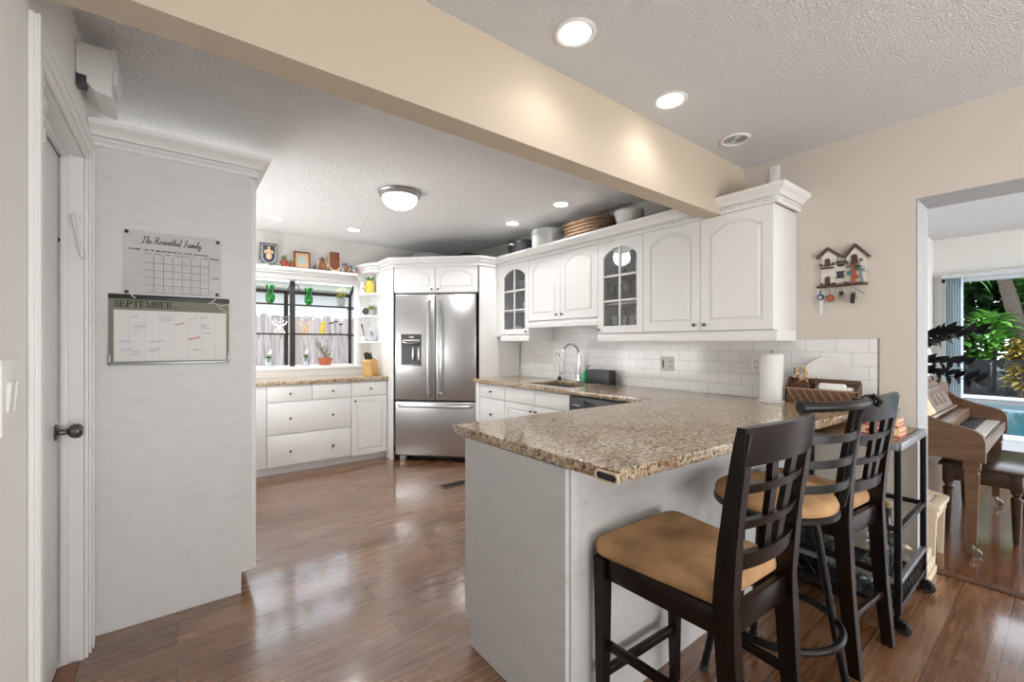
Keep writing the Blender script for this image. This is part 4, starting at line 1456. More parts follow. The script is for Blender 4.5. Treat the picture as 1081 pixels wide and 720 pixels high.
def flower_pot(name, label, loc, pot_mat, bloom_mat, leaf_mat, sc=1.0, h=0.09, nb=7, seed=1, stems=6, lw=0.012, ll=0.05):
    rnd = random.Random(seed)
    t = thing(name, label, 'potted plant', loc)
    A = at(*loc) @ Matrix.Scale(sc, 4)
    b = MB(A); b.lathe(POT, n=20); b.build('pot', pot_mat, t)
    b = MB(A)
    tips = []
    for k in range(stems):
        a = rnd.uniform(0, 2 * PI); r = rnd.uniform(0.01, 0.055); hh = h * rnd.uniform(0.6, 1.1)
        tip = Vector((r * math.cos(a), r * math.sin(a), 0.08 + hh))
        b.tube([(0.3 * r * math.cos(a), 0.3 * r * math.sin(a), 0.08), (0.8 * tip.x, 0.8 * tip.y, 0.08 + hh * 0.6), tip], 0.0035, 5)
        tips.append(tip)
        for q in range(4):
            aa = rnd.uniform(0, 2 * PI); f = rnd.uniform(0.4, 1)
            leaf_at(b, (tip.x * f, tip.y * f, 0.08 + hh * f), (math.cos(aa), math.sin(aa), rnd.uniform(0, 0.8)), ll, lw)
    b.build('foliage', leaf_mat, t)
    if bloom_mat:
        b = MB(A)
        for tip in tips[:nb]:
            for q in range(7):
                aa = q * 2 * PI / 7
                leaf_at(b, tip, (math.cos(aa), math.sin(aa), 0.5), 0.032, 0.011)
            b.ball(tip, 0.010, n=8)
        b.build('blossom', bloom_mat, t)
    return t


flower_pot('potted_flower', 'yellow flower in a grey pot at the right end of the upper window shelf', (1.605, YS, 1.735), M['greychina'], M['yellowfl'], M['leafpale'], 1.0, 0.075, seed=4, nb=9, stems=9)


def wire_owl(loc, label, mat, seed):
    t = thing('hanging_ornament', label, 'ornament', loc, 0, 'pierced animal ornaments in the window')
    F = frame(loc, (1, 0, 0), (0, -1, 0))
    b = MB(F)
    b.tube([(0.075 * math.cos(a), 0.14 + 0.055 * math.sin(a), 0) for a in [PI + i * PI / 12 for i in range(13)]], 0.009, 8)
    b.tube([(0.045 * math.cos(a), 0.15 + 0.03 * math.sin(a), 0) for a in [PI + i * PI / 10 for i in range(11)]], 0.006, 8)
    for s in (-1, 1):
        b.tube([(s * 0.01, 0.07, 0), (s * 0.035, 0.04, 0), (s * 0.055, 0.004, 0)], 0.008, 8); b.tube([(s * 0.005, 0.065, 0), (s * 0.012, 0.03, 0), (s * 0.02, 0.006, 0)], 0.007, 8)
    b.tube([(-0.06, 0.007, 0), (0.06, 0.007, 0)], 0.007, 8)
    b.build('scroll', mat, t)
    b = MB(F); b.lathe([(0, -0.008), (0.018, -0.008), (0.018, 0.008), (0, 0.008)], n=14, m=Matrix.Translation((0, 0.075, 0)))
    b.build('head', mat, t)
    b = MB(F)
    b.tube([(-0.09, 0.195, 0), (-0.06, 0.185, 0), (0.06, 0.185, 0), (0.09, 0.195, 0)], 0.007, 8)
    for s in (-1, 1):
        b.tube([(s * 0.072, 0.185, 0), (s * 0.074, 0.145, 0)], 0.004, 6)
    b.build('hanger_bar', M['greymetal'], t)


wire_owl((0.925, YS, 1.402), 'white scrolled metal ornament on the lower window shelf, left of the dark post', M['china'], 1)
wire_owl((1.19, YS, 1.402), 'cream scrolled metal ornament on the lower window shelf, right of the dark post', M['creamfig'], 2)
b = MB(at(1.39, YS, 1.402)); b.lathe([(0, 0), (0.026, 0), (0.030, 0.02), (0.022, 0.05), (0.030, 0.075), (0.022, 0.10), (0.016, 0.115), (0.028, 0.125), (0.026, 0.14), (0, 0.15)], n=14); b.tube([(0.02, 0, 0.13), (0.05, 0, 0.12)], [0.010, 0.004], 8)
tag(b.build('bird_figurine', M['yellowfl']), 'small honey-coloured bird figurine on the lower window shelf', 'figurine')
for k, (x, h) in enumerate(((1.475, 0.13), (1.54, 0.15), (1.60, 0.12))):
    b = MB(at(x, YS + 0.01 * k, 1.402)); b.cyl((0, 0, 0), (0, 0, 0.008), 0.016, n=12); b.tube([(0, 0, 0.006), (0.003, 0, h * 0.6), (0, 0, h)], 0.003, 6)
    b.ball((0.008, 0, h), 0.014, (1.5, 0.9, 0.9), 10); b.tube([(-0.008, 0, h), (-0.028, 0, h - 0.012)], [0.007, 0.002], 6); b.tube([(0.024, 0, h + 0.005), (0.04, 0, h + 0.002)], [0.005, 0.001], 6)
    tag(b.build('bird_pick', M['charcoal']), ('dark little bird on a stick, %s of three on the lower window shelf' % ('leftmost', 'middle', 'rightmost')[k]), 'ornament', 'bird sticks in the window')


def bud_vase(loc, label, seed):
    rnd = random.Random(seed)
    t = thing('bud_vase', label, 'vase', loc, 0, 'bud vases on the window sill')
    A = at(*loc)
    b = MB(A); b.lathe([(0, 0), (0.040, 0), (0.044, 0.01), (0.044, 0.07), (0.036, 0.085), (0.036, 0.092), (0.034, 0.092), (0.034, 0.084), (0.041, 0.069), (0.041, 0.012), (0, 0.01)], n=20); b.build('glass', M['clear'], t)
    b = MB(A)
    for k in range(46):
        a = rnd.uniform(0, 2 * PI); e = rnd.uniform(0.0, 1.3)
        leaf_at(b, (0.01 * math.cos(a), 0.01 * math.sin(a), 0.085), (math.cos(a) * math.cos(e), math.sin(a) * math.cos(e), math.sin(e)), rnd.uniform(0.03, 0.055), 0.007)
    b.tube([(0, 0, 0.03), (0, 0, 0.10), (0.012, 0, 0.15)], 0.003, 6)
    b.build('greenery', M['leaf'], t)
    b = MB(A); b.ball((0.010, 0, 0.150), 0.020, (1, 1, 1.2), 10); b.ball((0.018, -0.005, 0.178), 0.012, n=8)
    b.build('bud', M['china'], t)


bud_vase((0.80, 5.42, 1.030), 'little clear vase with green leaves and white bud, left on the window sill', 3)
bud_vase((1.175, 5.42, 1.030), 'little clear vase with green leaves and white bud, right of the post on the sill', 5)
t = thing('potted_jade_plant', 'leggy jade plant in a terracotta pot on the window sill', 'potted plant', (1.385, 5.40, 1.030))
A = at(1.385, 5.40, 1.030)
b = MB(A); b.lathe([(0, 0), (0.062, 0), (0.074, 0.055), (0.080, 0.056), (0.082, 0.085), (0.074, 0.085), (0.070, 0.065), (0, 0.062)], n=24); b.build('pot', M['terra'], t)
rnd = random.Random(12)
b = MB(A); b2 = MB(A)
for k in range(9):
    a = rnd.uniform(0, 2 * PI); r = rnd.uniform(0.03, 0.11); h = rnd.uniform(0.10, 0.25)
    if k < 3:
        a = PI + rnd.uniform(-0.3, 0.3); r = 0.11
    tip = Vector((r * math.cos(a), r * math.sin(a) * 0.6, 0.06 + h))
    b.tube([(0.01 * math.cos(a), 0.01 * math.sin(a), 0.06), (tip.x * 0.5, tip.y * 0.5, 0.06 + h * 0.6), tip], [0.006, 0.004, 0.003], 6)
    for q in range(9):
        f = 0.35 + 0.65 * q / 8
        aa = rnd.uniform(0, 2 * PI)
        leaf_at(b2, (tip.x * f, tip.y * f, 0.06 + h * f), (math.cos(aa), math.sin(aa), 0.5), 0.032, 0.012)
b.build('stem', M['fence'], t)
b2.build('leaves', M['leaf'], t)

# ---------------------------------------------------------------- long shelf above the window and its ornaments
t = thing('wall_shelf', 'long white wall shelf of ornaments above the kitchen window', 'shelf', (0.7, YW, 2.07))
b = MB(); b.box(-0.28, 1.675, 5.09, YW - 0.001, 2.070, 2.098, 0.004); b.build('shelf_board', M['trim'], t)
b = MB(); b.box(-0.28, 1.655, YW - 0.02, YW - 0.001, 2.045, 2.070, 0.003); b.build('cleat', M['trim'], t)
ZS, YO = 2.0985, 5.16
FS = lambda x, y=YO, z=ZS: frame((x, y, z), (1, 0, 0), (0, -1, 0))
U = lambda w, h, r0=0.0: [(-w, h)] + [(-w, w)] + arc((0, w), w, PI, 2 * PI, 14)[1:-1] + [(w, w), (w, h)]
t = thing('crest_plaque', 'navy shield-shaped plaque with cream figure, left end of the long shelf', 'plaque', (0.76, YO, ZS))
F = FS(0.76); b = MB(F)
b.flat([[(x, y + 0.012) for x, y in U(0.080, 0.225)]], -0.012, 0.012, 0.006); pb = b.build('plaque', M['navy'], t)
b = MB(F)
b.flat([[(x * 0.9, y * 0.9 + 0.02) for x, y in U(0.078, 0.225)], [(x * 0.72, y * 0.80 + 0.035) for x, y in U(0.078, 0.225)]], 0.010, 0.016, 0.002); b.build('inner_rim', M['greychina'], pb)
b = MB(F)
for c, r, sc in (((0, 0.10, 0.012), 0.030, (0.9, 1.2, 0.4)), ((0, 0.155, 0.014), 0.022, (1, 1, 0.5)), ((-0.03, 0.145, 0.012), 0.014, (1, 1.3, 0.5)), ((0.03, 0.145, 0.012), 0.014, (1, 1.3, 0.5)), ((0, 0.19, 0.012), 0.014, (1, 1, 0.5))):
    b.ball(c, r, sc, 12)
b.build('relief_figure', M['creamfig'], pb)
b = MB(F); b.box(-0.09, 0.10, 0, 0.012, -0.03, 0.03, 0.003); b.box(-0.085, -0.07, 0.010, 0.05, -0.02, 0.0, 0.002); b.build('stand', M['clear'], t)
flower_pot('small_potted_flower', 'small red pot of orange and green blooms beside the navy plaque', (0.905, 5.15, ZS), M['redpot'], M['orange'], M['leafpale'], 0.66, 0.10, seed=9, lw=0.014, ll=0.055, stems=8, nb=4)
flower_pot('small_potted_flower', 'tiny red pot with pink bloom next to the framed picture', (0.975, 5.13, ZS), M['redpot'], M['creamfig'], M['leafpale'], 0.48, 0.09, seed=10, lw=0.015, ll=0.055, stems=7, nb=4)
t = thing('picture_frame', 'small wood-framed picture standing on the long shelf', 'picture', (1.085, YO, ZS))
F = FS(1.085) @ Matrix.Rotation(-0.12, 4, 'X')
b = MB(F)
b.flat([[(-0.083, 0), (0.083, 0), (0.083, 0.195), (-0.083, 0.195)], [(-0.066, 0.017), (0.066, 0.017), (0.066, 0.178), (-0.066, 0.178)]], -0.01, 0.010, 0.003); b.build('frame', M['framewood'], t)
b = MB(F); b.box(-0.067, 0.067, 0.016, 0.179, -0.006, 0.0); b.build('mat_board', M['creamfig'], t)
b = MB(F); b.flat([arc((0, 0.1), 0.048, 0, 2 * PI, 24, 0.036)[:-1]], 0, 0.001); b.build('print', M['aqua'], t)
b = MB(at(1.205, 5.14, ZS)); b.lathe([(0, 0), (0.014, 0), (0.017, 0.012), (0.010, 0.03), (0.012, 0.042), (0, 0.05)], n=12)
tag(b.build('thimble_figurine', M['navy']), 'tiny dark figurine just right of the framed picture', 'figurine')
t = thing('carved_figurine', 'carved brown wooden figurine with hat on the long shelf', 'figurine', (1.305, 5.15, ZS))
A = at(1.290, 5.15, ZS)
b = MB(A); b.lathe([(0, 0), (0.055, 0), (0.058, 0.015), (0.04, 0.03), (0.035, 0.06), (0.042, 0.085), (0.02, 0.10), (0.016, 0.105), (0, 0.106)], n=14); b.build('body', M['figwood'], t)
b = MB(A); b.ball((0, 0, 0.118), 0.020, n=10); b.lathe([(0, 0.128), (0.034, 0.128), (0.034, 0.132), (0.016, 0.134), (0.013, 0.152), (0, 0.154)], n=14); b.build('head', M['figwood'], t)
b = MB(A)
for s in (-1, 1):
    b.tube([(s * 0.03, 0, 0.088), (s * 0.055, -0.01, 0.075), (s * 0.05, -0.03, 0.055)], 0.011, 8)
b.build('arm', M['creamfig'], t)
t = thing('horseshoe_plaque', 'copper brown plaque held in a cream horseshoe frame on the long shelf', 'plaque', (1.425, YO, ZS))
F = FS(1.425); b = MB(F)
b.flat([[(x, y + 0.025) for x, y in U(0.052, 0.205)]], -0.010, 0.008, 0.004); b.build('plaque', M['copper'], t)
b = MB(F)
b.flat([[(-0.073, 0.165)] + [(-0.073, 0.085)] + arc((0, 0.085), 0.073, PI, 2 * PI, 16)[1:-1] + [(0.073, 0.085), (0.073, 0.165), (0.060, 0.165), (0.060, 0.085)] + arc((0, 0.085), 0.060, 2 * PI, PI, 16)[1:-1] + [(-0.060, 0.085), (-0.060, 0.165)]], -0.012, 0.012, 0.003); b.box(-0.05, 0.05, 0.0, 0.018, -0.02, 0.02, 0.004)
b.build('frame', M['creamfig'], t)
t = thing('blue_plate', 'blue decorative plate half hidden by a figurine on the long shelf', 'plate', (1.565, 5.2, ZS))
F = FS(1.57, 5.215, ZS) @ Matrix.Rotation(-0.15, 4, 'X')
b = MB(F); b.lathe([(0, 0), (0.055, 0), (0.075, 0.006), (0.098, 0.014), (0.098, 0.017), (0.074, 0.010), (0.054, 0.004), (0, 0.004)], n=32, m=Matrix.Translation((0, 0.048, 0)) @ Matrix.Diagonal((1, 0.82, 1, 1))); b.build('plate', M['bluechina'], t)
b = MB(F); b.lathe([(0, 0.0045), (0.053, 0.0045), (0.053, 0.006), (0, 0.006)], n=28, m=Matrix.Translation((0, 0.048, 0)) @ Matrix.Diagonal((1, 0.82, 1, 1))); b.build('centre', M['china'], t)
b = MB(at(1.565, 5.13, ZS))
b.box(-0.06, 0.06, -0.02, 0.02, 0, 0.012, 0.004); b.ball((-0.02, 0, 0.05), 0.026, (1, 0.8, 1.4), 12); b.ball((-0.024, 0, 0.098), 0.014, n=10); b.tube([(0, 0, 0.06), (0.03, -0.005, 0.075), (0.045, 0, 0.055)], [0.014, 0.010, 0.006], 8); b.tube([(0.01, 0, 0.02), (0.045, 0, 0.03), (0.05, 0, 0.012)], 0.010, 8)
tag(b.build('seated_figurine', M['figwood']), 'dark seated figurine in front of the blue plate', 'figurine')
b = MB(at(1.645, 5.14, ZS))
b.tube([(-0.025, 0, 0.0), (-0.022, 0, 0.022), (0.018, 0, 0.024), (0.022, 0, 0.0)], 0.007, 8); b.tube([(0.016, 0, 0.022), (0.026, 0, 0.05), (0.022, 0, 0.066)], [0.010, 0.007, 0.006], 8); b.tube([(0.022, 0, 0.066), (0.006, 0, 0.060)], [0.007, 0.003], 8)
tag(b.build('animal_figurine', M['terra']), 'tiny reddish animal figurine at the right end of the long shelf', 'figurine')

# ---------------------------------------------------------------- things on the corner shelf
t = thing('pineapple_jar', 'yellow pineapple jar with green leaves on the corner shelf', 'jar', (1.795, 5.06, 1.869))
A = at(1.795, 5.06, 1.869)
b = MB(A); b.lathe([(0, 0), (0.038, 0), (0.048, 0.015), (0.054, 0.07), (0.050, 0.12), (0.034, 0.145), (0.03, 0.15), (0, 0.15)], n=20); b.build('body', M['yellow'], t)
b = MB(A)
for a in (0.2, 1.7, 3.0, 4.1, 5.2):
    leaf_at(b, (0.012 * math.cos(a), 0.012 * math.sin(a), 0.145), (math.cos(a) * 0.8, math.sin(a) * 0.8, 0.8), 0.085, 0.017, 0.15)
b.build('leaves', M['leaf'], t)
b = MB(at(1.735, 5.13, 1.869)); b.lathe([(0, 0), (0.034, 0), (0.036, 0.02), (0.024, 0.04), (0.028, 0.075), (0.018, 0.095), (0.022, 0.115), (0.016, 0.135), (0, 0.14)], n=16)
o = tag(b.build('china_figurine', M['china']), 'small white china figurine behind the pineapple jar', 'figurine')
b = MB(at(1.735, 5.13, 1.869)); b.ball((-0.012, -0.026, 0.065), 0.010, n=8); b.ball((0.016, -0.022, 0.05), 0.010, n=8); b.build('dark_spots', M['charcoal'], o)
t = thing('round_dish', 'dark grey round dish on a white square stand, middle level of corner shelf', 'dish', (1.745, 5.08, 1.609))
F = frame((1.752, 5.075, 1.609), (0.85, -0.5, 0), (-0.5, -0.85, 0))
b = MB(F); b.box(-0.048, 0.048, 0, 0.10, -0.012, 0.0, 0.003); b.build('stand', M['china'], t)
b = MB(F); b.lathe([(0, 0), (0.036, 0.003), (0.040, 0.012), (0.034, 0.012), (0, 0.008)], n=22, m=Matrix.Translation((0.0, 0.052, 0.0))); b.build('dish', M['charcoal'], t)
t = thing('succulent_pot', 'pale green succulent in a small glass pot on the corner shelf', 'potted plant', (1.825, 5.02, 1.609))
A = at(1.805, 5.03, 1.609)
b = MB(A); b.lathe([(0, 0), (0.030, 0), (0.034, 0.07), (0.031, 0.07), (0.027, 0.006), (0, 0.006)], n=16); b.build('pot', M['greychina'], t)
rnd = random.Random(5); b = MB(A)
for k in range(60):
    a = rnd.uniform(0, 2 * PI); e = rnd.uniform(-0.2, 1.3)
    leaf_at(b, (0.01 * math.cos(a), 0.01 * math.sin(a), 0.08), (math.cos(a) * math.cos(e), math.sin(a) * math.cos(e), math.sin(e)), rnd.uniform(0.035, 0.062), 0.010)
b.build('leaves', M['leafpale'], t)
t = thing('display_plate', 'grey display plate with dark motif on the lowest corner shelf', 'plate', (1.82, 5.03, 1.309))
F = frame((1.805, 5.03, 1.311), (0.6, -0.8, 0), (-0.8, -0.6, 0)) @ Matrix.Rotation(-0.18, 4, 'X')
b = MB(F); b.lathe([(0, 0), (0.05, 0), (0.068, 0.005), (0.088, 0.012), (0.088, 0.015), (0.066, 0.009), (0.048, 0.004), (0, 0.004)], n=30, m=Matrix.Translation((0, 0.088, 0))); b.build('plate', M['greytin'], t)
b = MB(F); b.ball((-0.008, 0.10, 0.005), 0.014, (0.8, 1.2, 0.2), 10); b.tube([(-0.02, 0.07, 0.005), (0, 0.08, 0.005), (0.02, 0.065, 0.005), (0.01, 0.055, 0.005)], 0.004, 6); b.build('motif', M['navy'], t)
t = thing('utensil_box', 'white box holding a wooden spoon on the lowest corner shelf', 'box', (1.745, 5.10, 1.309))
A = at(1.738, 5.095, 1.309, 0.5)
b = MB(A); b.box(-0.027, 0.027, -0.024, 0.024, 0, 0.06, 0.004); b.build('box', M['china'], t)
b = MB(at(1.738, 5.095, 1.370)); b.tube([(0, 0, -0.008), (-0.008, 0, 0.05), (-0.02, 0.005, 0.11)], [0.006, 0.006, 0.008], 8); b.ball((-0.024, 0.005, 0.125), 0.016, (0.7, 0.5, 1.3), 10)
tag(b.build('wooden_spoon', M['walnut']), 'dark wooden spoon standing in the white box', 'spoon')

# knife block
t = thing('knife_block', 'light oak knife block on the granite by the fridge', 'knife block', (1.77, 4.94, 0.918), 0.6)
KB = at(1.770, 4.94, 0.9185, 0.6)
mk = Matrix(((1, 0, 0, 0), (0, 0, 1, 0), (0, 1, 0, 0), (0, 0, 0, 1)))
b = MB(KB @ Matrix.Rotation(PI, 4, 'Z'))
b.flat([[(-0.075, 0), (0.065, 0), (0.10, 0.16), (0.02, 0.205), (-0.035, 0.17)]], -0.055, 0.055, 0.004, m=mk)
b.build('block', M['oak'], t)
for k in range(5):
    y = -0.040 + 0.020 * k
    b = MB(KB @ Matrix.Rotation(PI, 4, 'Z'))
    p = Vector((0.055 if k % 2 else 0.045, y, 0.186)); d = Vector((0.42, 0, 0.9)).normalized()
    b.bar(p - d * 0.01, p + d * (0.075 + 0.008 * (k % 3)), 0.013, 0.020, (1, 0, 0), 0.004); b.bar(p - d * 0.03, p + d * 0.004, 0.003, 0.018, (1, 0, 0))
    names = ('nearest the window', 'second from the window', 'in the middle', 'second from the fridge', 'nearest the fridge')
    tag(b.build('kitchen_knife', M['black']), 'black-handled knife in the oak block, %s' % names[k], 'knife', 'knives in the oak block')

# ---------------------------------------------------------------- glassware and crockery behind the cabinet glass
WG = [(0, 0), (0.032, 0), (0.032, 0.003), (0.006, 0.006), (0.004, 0.07), (0.012, 0.08), (0.034, 0.105), (0.038, 0.14), (0.032, 0.175), (0.030, 0.175), (0.036, 0.14), (0.032, 0.108), (0, 0.084)]


def copies(first, spots, labels, group):
    for (p, l) in zip(spots, labels):
        if first is not None and p is spots[0]:
            first.location = p; first['label'] = l; first['group'] = group
            continue
        c = first.copy(); COL.objects.link(c); c.location = p; c['label'] = l


b = MB(); b.lathe(WG, n=20); g0 = tag(b.build('wine_glass', M['clear']), '', 'glass')
sp = [(2.87 + 0.10 * (k % 2), 2.055 + 0.075 * k, 1.614) for k in range(5)]
copies(g0, sp, ['stemmed wine glass, %s on the middle shelf of the stemware cabinet' % s for s in ('rightmost', 'second from right', 'centre one', 'second from left', 'leftmost')], 'stemware behind the cabinet glass')
FL = [(0, 0), (0.028, 0), (0.028, 0.003), (0.005, 0.006), (0.004, 0.06), (0.02, 0.08), (0.027, 0.15), (0.025, 0.185), (0.023, 0.185), (0.025, 0.15), (0.018, 0.083), (0, 0.066)]
b = MB(); b.lathe(FL, n=18); g1 = tag(b.build('champagne_flute', M['clear']), '', 'glass')
sp = [(2.90, 2.07 + 0.085 * k, 1.851) for k in range(4)]
copies(g1, sp, ['champagne flute, %s on the top shelf of the stemware cabinet' % s for s in ('rightmost', 'second from right', 'second from left', 'leftmost')], 'flutes behind the cabinet glass')
b = MB(); b.lathe([(0, 0), (0.033, 0), (0.036, 0.004), (0.042, 0.12), (0.040, 0.12), (0.034, 0.008), (0, 0.008)], n=18); g2 = tag(b.build('tumbler', M['clear']), '', 'glass')
sp = [(2.88, 2.06 + 0.09 * k, 1.387) for k in range(4)]
copies(g2, sp, ['clear tumbler, %s on the bottom of the stemware cabinet' % s for s in ('rightmost', 'second from right', 'second from left', 'leftmost')], 'tumblers behind the cabinet glass')
b = MB(at(2.98, 2.12, 1.387)); b.box(-0.05, 0.05, -0.06, 0.06, 0, 0.10, 0.006); b.lathe([(0, 0.1), (0.03, 0.1), (0.03, 0.125), (0, 0.13)], n=14)
tag(b.build('black_canister', M['black']), 'black canister at the back of the stemware cabinet', 'canister')
BOWL = [(0, 0), (0.035, 0), (0.038, 0.006), (0.06, 0.03), (0.068, 0.055), (0.065, 0.055), (0.056, 0.032), (0.03, 0.01), (0, 0.01)]
b = MB(); b.lathe(BOWL, n=24); c0 = tag(b.build('bowl', M['china']), '', 'bowl')
sp = [(2.92, 3.48, 1.624), (2.92, 3.48, 1.6405), (2.92, 3.48, 1.657), (2.92, 3.63, 1.394), (2.92, 3.63, 1.411), (2.92, 3.46, 1.394)]
copies(c0, sp, ['white bowl at the bottom of the stack on the middle shelf by the fridge', 'white bowl in the middle of the stack on the middle shelf by the fridge', 'white bowl on top of the stack on the middle shelf by the fridge', 'lower white bowl of the pair in the bottom of the narrow cabinet', 'upper white bowl of the pair in the bottom of the narrow cabinet', 'single white bowl low in the narrow glass cabinet'], 'bowls behind the narrow cabinet glass')
b = MB(at(2.95, 3.55, 1.853)); b.lathe([(0, 0), (0.05, 0), (0.09, 0.05), (0.10, 0.09), (0.097, 0.09), (0.085, 0.05), (0.045, 0.008), (0, 0.008)], n=28)
tag(b.build('serving_bowl', M['greytin']), 'large grey serving bowl on the top shelf of the narrow cabinet', 'bowl')

# ---------------------------------------------------------------- things stored on top of the cabinets
ZTOP = 2.1125
t = thing('black_stockpot', 'black roasting pot on top of the cabinets near the fridge', 'pot', (2.93, 3.62, ZTOP))
b = MB(at(2.93, 3.62, ZTOP)); b.lathe([(0, 0), (0.135, 0), (0.14, 0.02), (0.15, 0.22), (0.156, 0.225), (0.156, 0.235), (0.15, 0.235), (0.145, 0.225), (0, 0.2)], n=32); b.build('pot', M['black'], t)
b = MB(at(2.93, 3.62, ZTOP)); b.lathe([(0, 0.236), (0.157, 0.236), (0.157, 0.25), (0.10, 0.275), (0, 0.278)], n=32); b.build('lid', M['black'], t)
b = MB(at(2.93, 3.62, ZTOP)); b.tube([(-0.15, -0.05, 0.20), (-0.175, -0.035, 0.205), (-0.175, 0.035, 0.205), (-0.15, 0.05, 0.20)], 0.009, 8); b.build('handle', M['greymetal'], t)
t = thing('cake_tin', 'round grey lidded tin on top of the cabinets beside the black pot', 'tin', (2.93, 3.21, ZTOP))
A = at(2.93, 3.20, ZTOP)
b = MB(A); b.lathe([(0, 0), (0.16, 0), (0.163, 0.01), (0.163, 0.235), (0, 0.235)], n=36); b.build('tin', M['greytin'], t)
b = MB(A); b.lathe([(0, 0.2355), (0.168, 0.2355), (0.170, 0.25), (0.168, 0.285), (0.155, 0.293), (0, 0.296)], n=36); b.build('lid', M['greytin'], t)
t = thing('wicker_basket', 'long brown wicker basket with a loop handle on top of the cabinets', 'basket', (2.93, 2.68, ZTOP))
A = at(2.93, 2.66, ZTOP)
b = MB(A)
ov = lambda r, z, n=40: [Vector((0.13 * r * math.copysign(abs(math.cos(2 * PI * j / n)) ** 0.6, math.cos(2 * PI * j / n)), 0.255 * r * math.copysign(abs(math.sin(2 * PI * j / n)) ** 0.6, math.sin(2 * PI * j / n)), z)) for j in range(n)]
b.ring_mesh([ov(0.88, 0), ov(0.94, 0.10), ov(1.0, 0.24), ov(0.94, 0.24), ov(0.86, 0.06)])
for z in (0.03, 0.06, 0.09, 0.12, 0.15, 0.18, 0.21):
    b.tube(ov(0.885 + 0.115 * z / 0.24 + 0.01, z), 0.011, 6, closed=True)
b.build('basket', M['wicker'], t)
b = MB(A); b.tube(ov(1.0, 0.245), 0.018, 8, closed=True); b.build('rim', M['wicker'], t)
b = MB(A); b.tube([(-0.05, -0.215 + 0.055 * math.cos(a), 0.245 + 0.062 * math.sin(a)) for a in [i * PI / 10 for i in range(11)]], 0.008, 8); b.build('handle', M['walnut'], t)
b = MB(A)
rnd = random.Random(8)
for k in range(16):
    b.ball((rnd.uniform(-0.07, 0.07), rnd.uniform(-0.18, 0.18), 0.235 + rnd.uniform(0, 0.02)), rnd.uniform(0.025, 0.036), n=10)
o = b.build('woven_ball_filling', M['wicker'], t); o['kind'] = 'stuff'
b = MB(at(2.93, 2.22, ZTOP)); b.lathe([(0, 0), (0.07, 0), (0.075, 0.02), (0.10, 0.14), (0.125, 0.245), (0.120, 0.245), (0.09, 0.14), (0.06, 0.02), (0, 0.02)], n=36)
tag(b.build('white_bowl', M['china']), 'deep white bowl on top of the cabinets between basket and grey box', 'bowl')
t = thing('storage_box', 'grey box on top of the cabinets tucked under the beam', 'box', (2.96, 1.8, ZTOP))
b = MB(); b.box(2.86, 3.095, 1.57, 2.03, ZTOP, 2.44, 0.003); b.build('box', M['greybox'], t)
b = MB(); b.box(2.855, 3.10, 1.565, 2.035, 2.405, 2.447, 0.003); b.build('lid', M['greybox'], t)
ZF = 2.118
b = MB(at(2.33, 4.62, ZF)); b.lathe([(0, 0), (0.12, 0), (0.14, 0.10), (0.17, 0.185), (0.17, 0.195), (0.16, 0.2), (0, 0.205)], n=32)
tag(b.build('casserole_dish', M['greychina']), 'grey lidded casserole on top of the fridge surround', 'dish')
b = MB(at(2.70, 4.22, ZF)); b.box(-0.17, 0.17, -0.10, 0.10, 0, 0.165, 0.01); b.box(-0.18, 0.18, -0.11, 0.11, 0.165, 0.18, 0.005)
tag(b.build('griddle_box', M['charcoal']), 'flat black box on top of the fridge surround', 'box')
for i, (y, z, w, h, lab, kind) in enumerate(((3.68, 1.115, 0.07, 0.115, 'white outlet on the tiles by the fridge side panel', 0), (1.985, 1.122, 0.118, 0.115, 'white double switch and outlet plate on the tiles, middle of the run', 1), (1.31, 1.142, 0.072, 0.115, 'white outlet on the tiles behind the paper towel', 0))):
    t = thing('wall_outlet', lab, 'outlet', (XR - 0.008, y, z), 0, 'outlets on the tile splashback')
    F = frame((XR - 0.0085, y, z), (0, -1, 0), (-1, 0, 0))
    b = MB(F); b.box(-w / 2, w / 2, -h / 2, h / 2, 0, 0.006, 0.002); b.build('cover_plate', M['plate'], t)
    b = MB(F)
    if kind:
        b.box(-0.036, -0.026, -0.03, 0.03, 0.006, 0.009, 0.001)
        us = (0.03,)
    else:
        us = (0.0,)
    for u in us:
        for v in (-0.02, 0.02):
            b.box(u - 0.010, u - 0.006, v - 0.006, v + 0.008, 0.0055, 0.0066); b.box(u + 0.006, u + 0.010, v - 0.006, v + 0.008, 0.0055, 0.0066); b.cyl((u, v - 0.012, 0.0055), (u, v - 0.012, 0.0066), 0.003, n=8)
    b.build('socket_slots', M['plateslot'], t)
t = thing('wall_outlet', 'white outlet plate on the wall above the end crown', 'outlet', (XR, 1.2, 2.4), 0)
F = frame((XR - 0.0005, 1.20, 2.385), (0, -1, 0), (-1, 0, 0))
b = MB(F); b.box(-0.032, 0.032, -0.065, 0.065, 0, 0.008, 0.002); b.build('cover_plate', M['plate'], t)
b = MB(F); b.cyl((0, 0.01, 0.007), (0, 0.01, 0.0095), 0.004, n=10); b.cyl((0, 0.04, 0.007), (0, 0.04, 0.0095), 0.004, n=10); b.build('screw', M['nickel'], t)

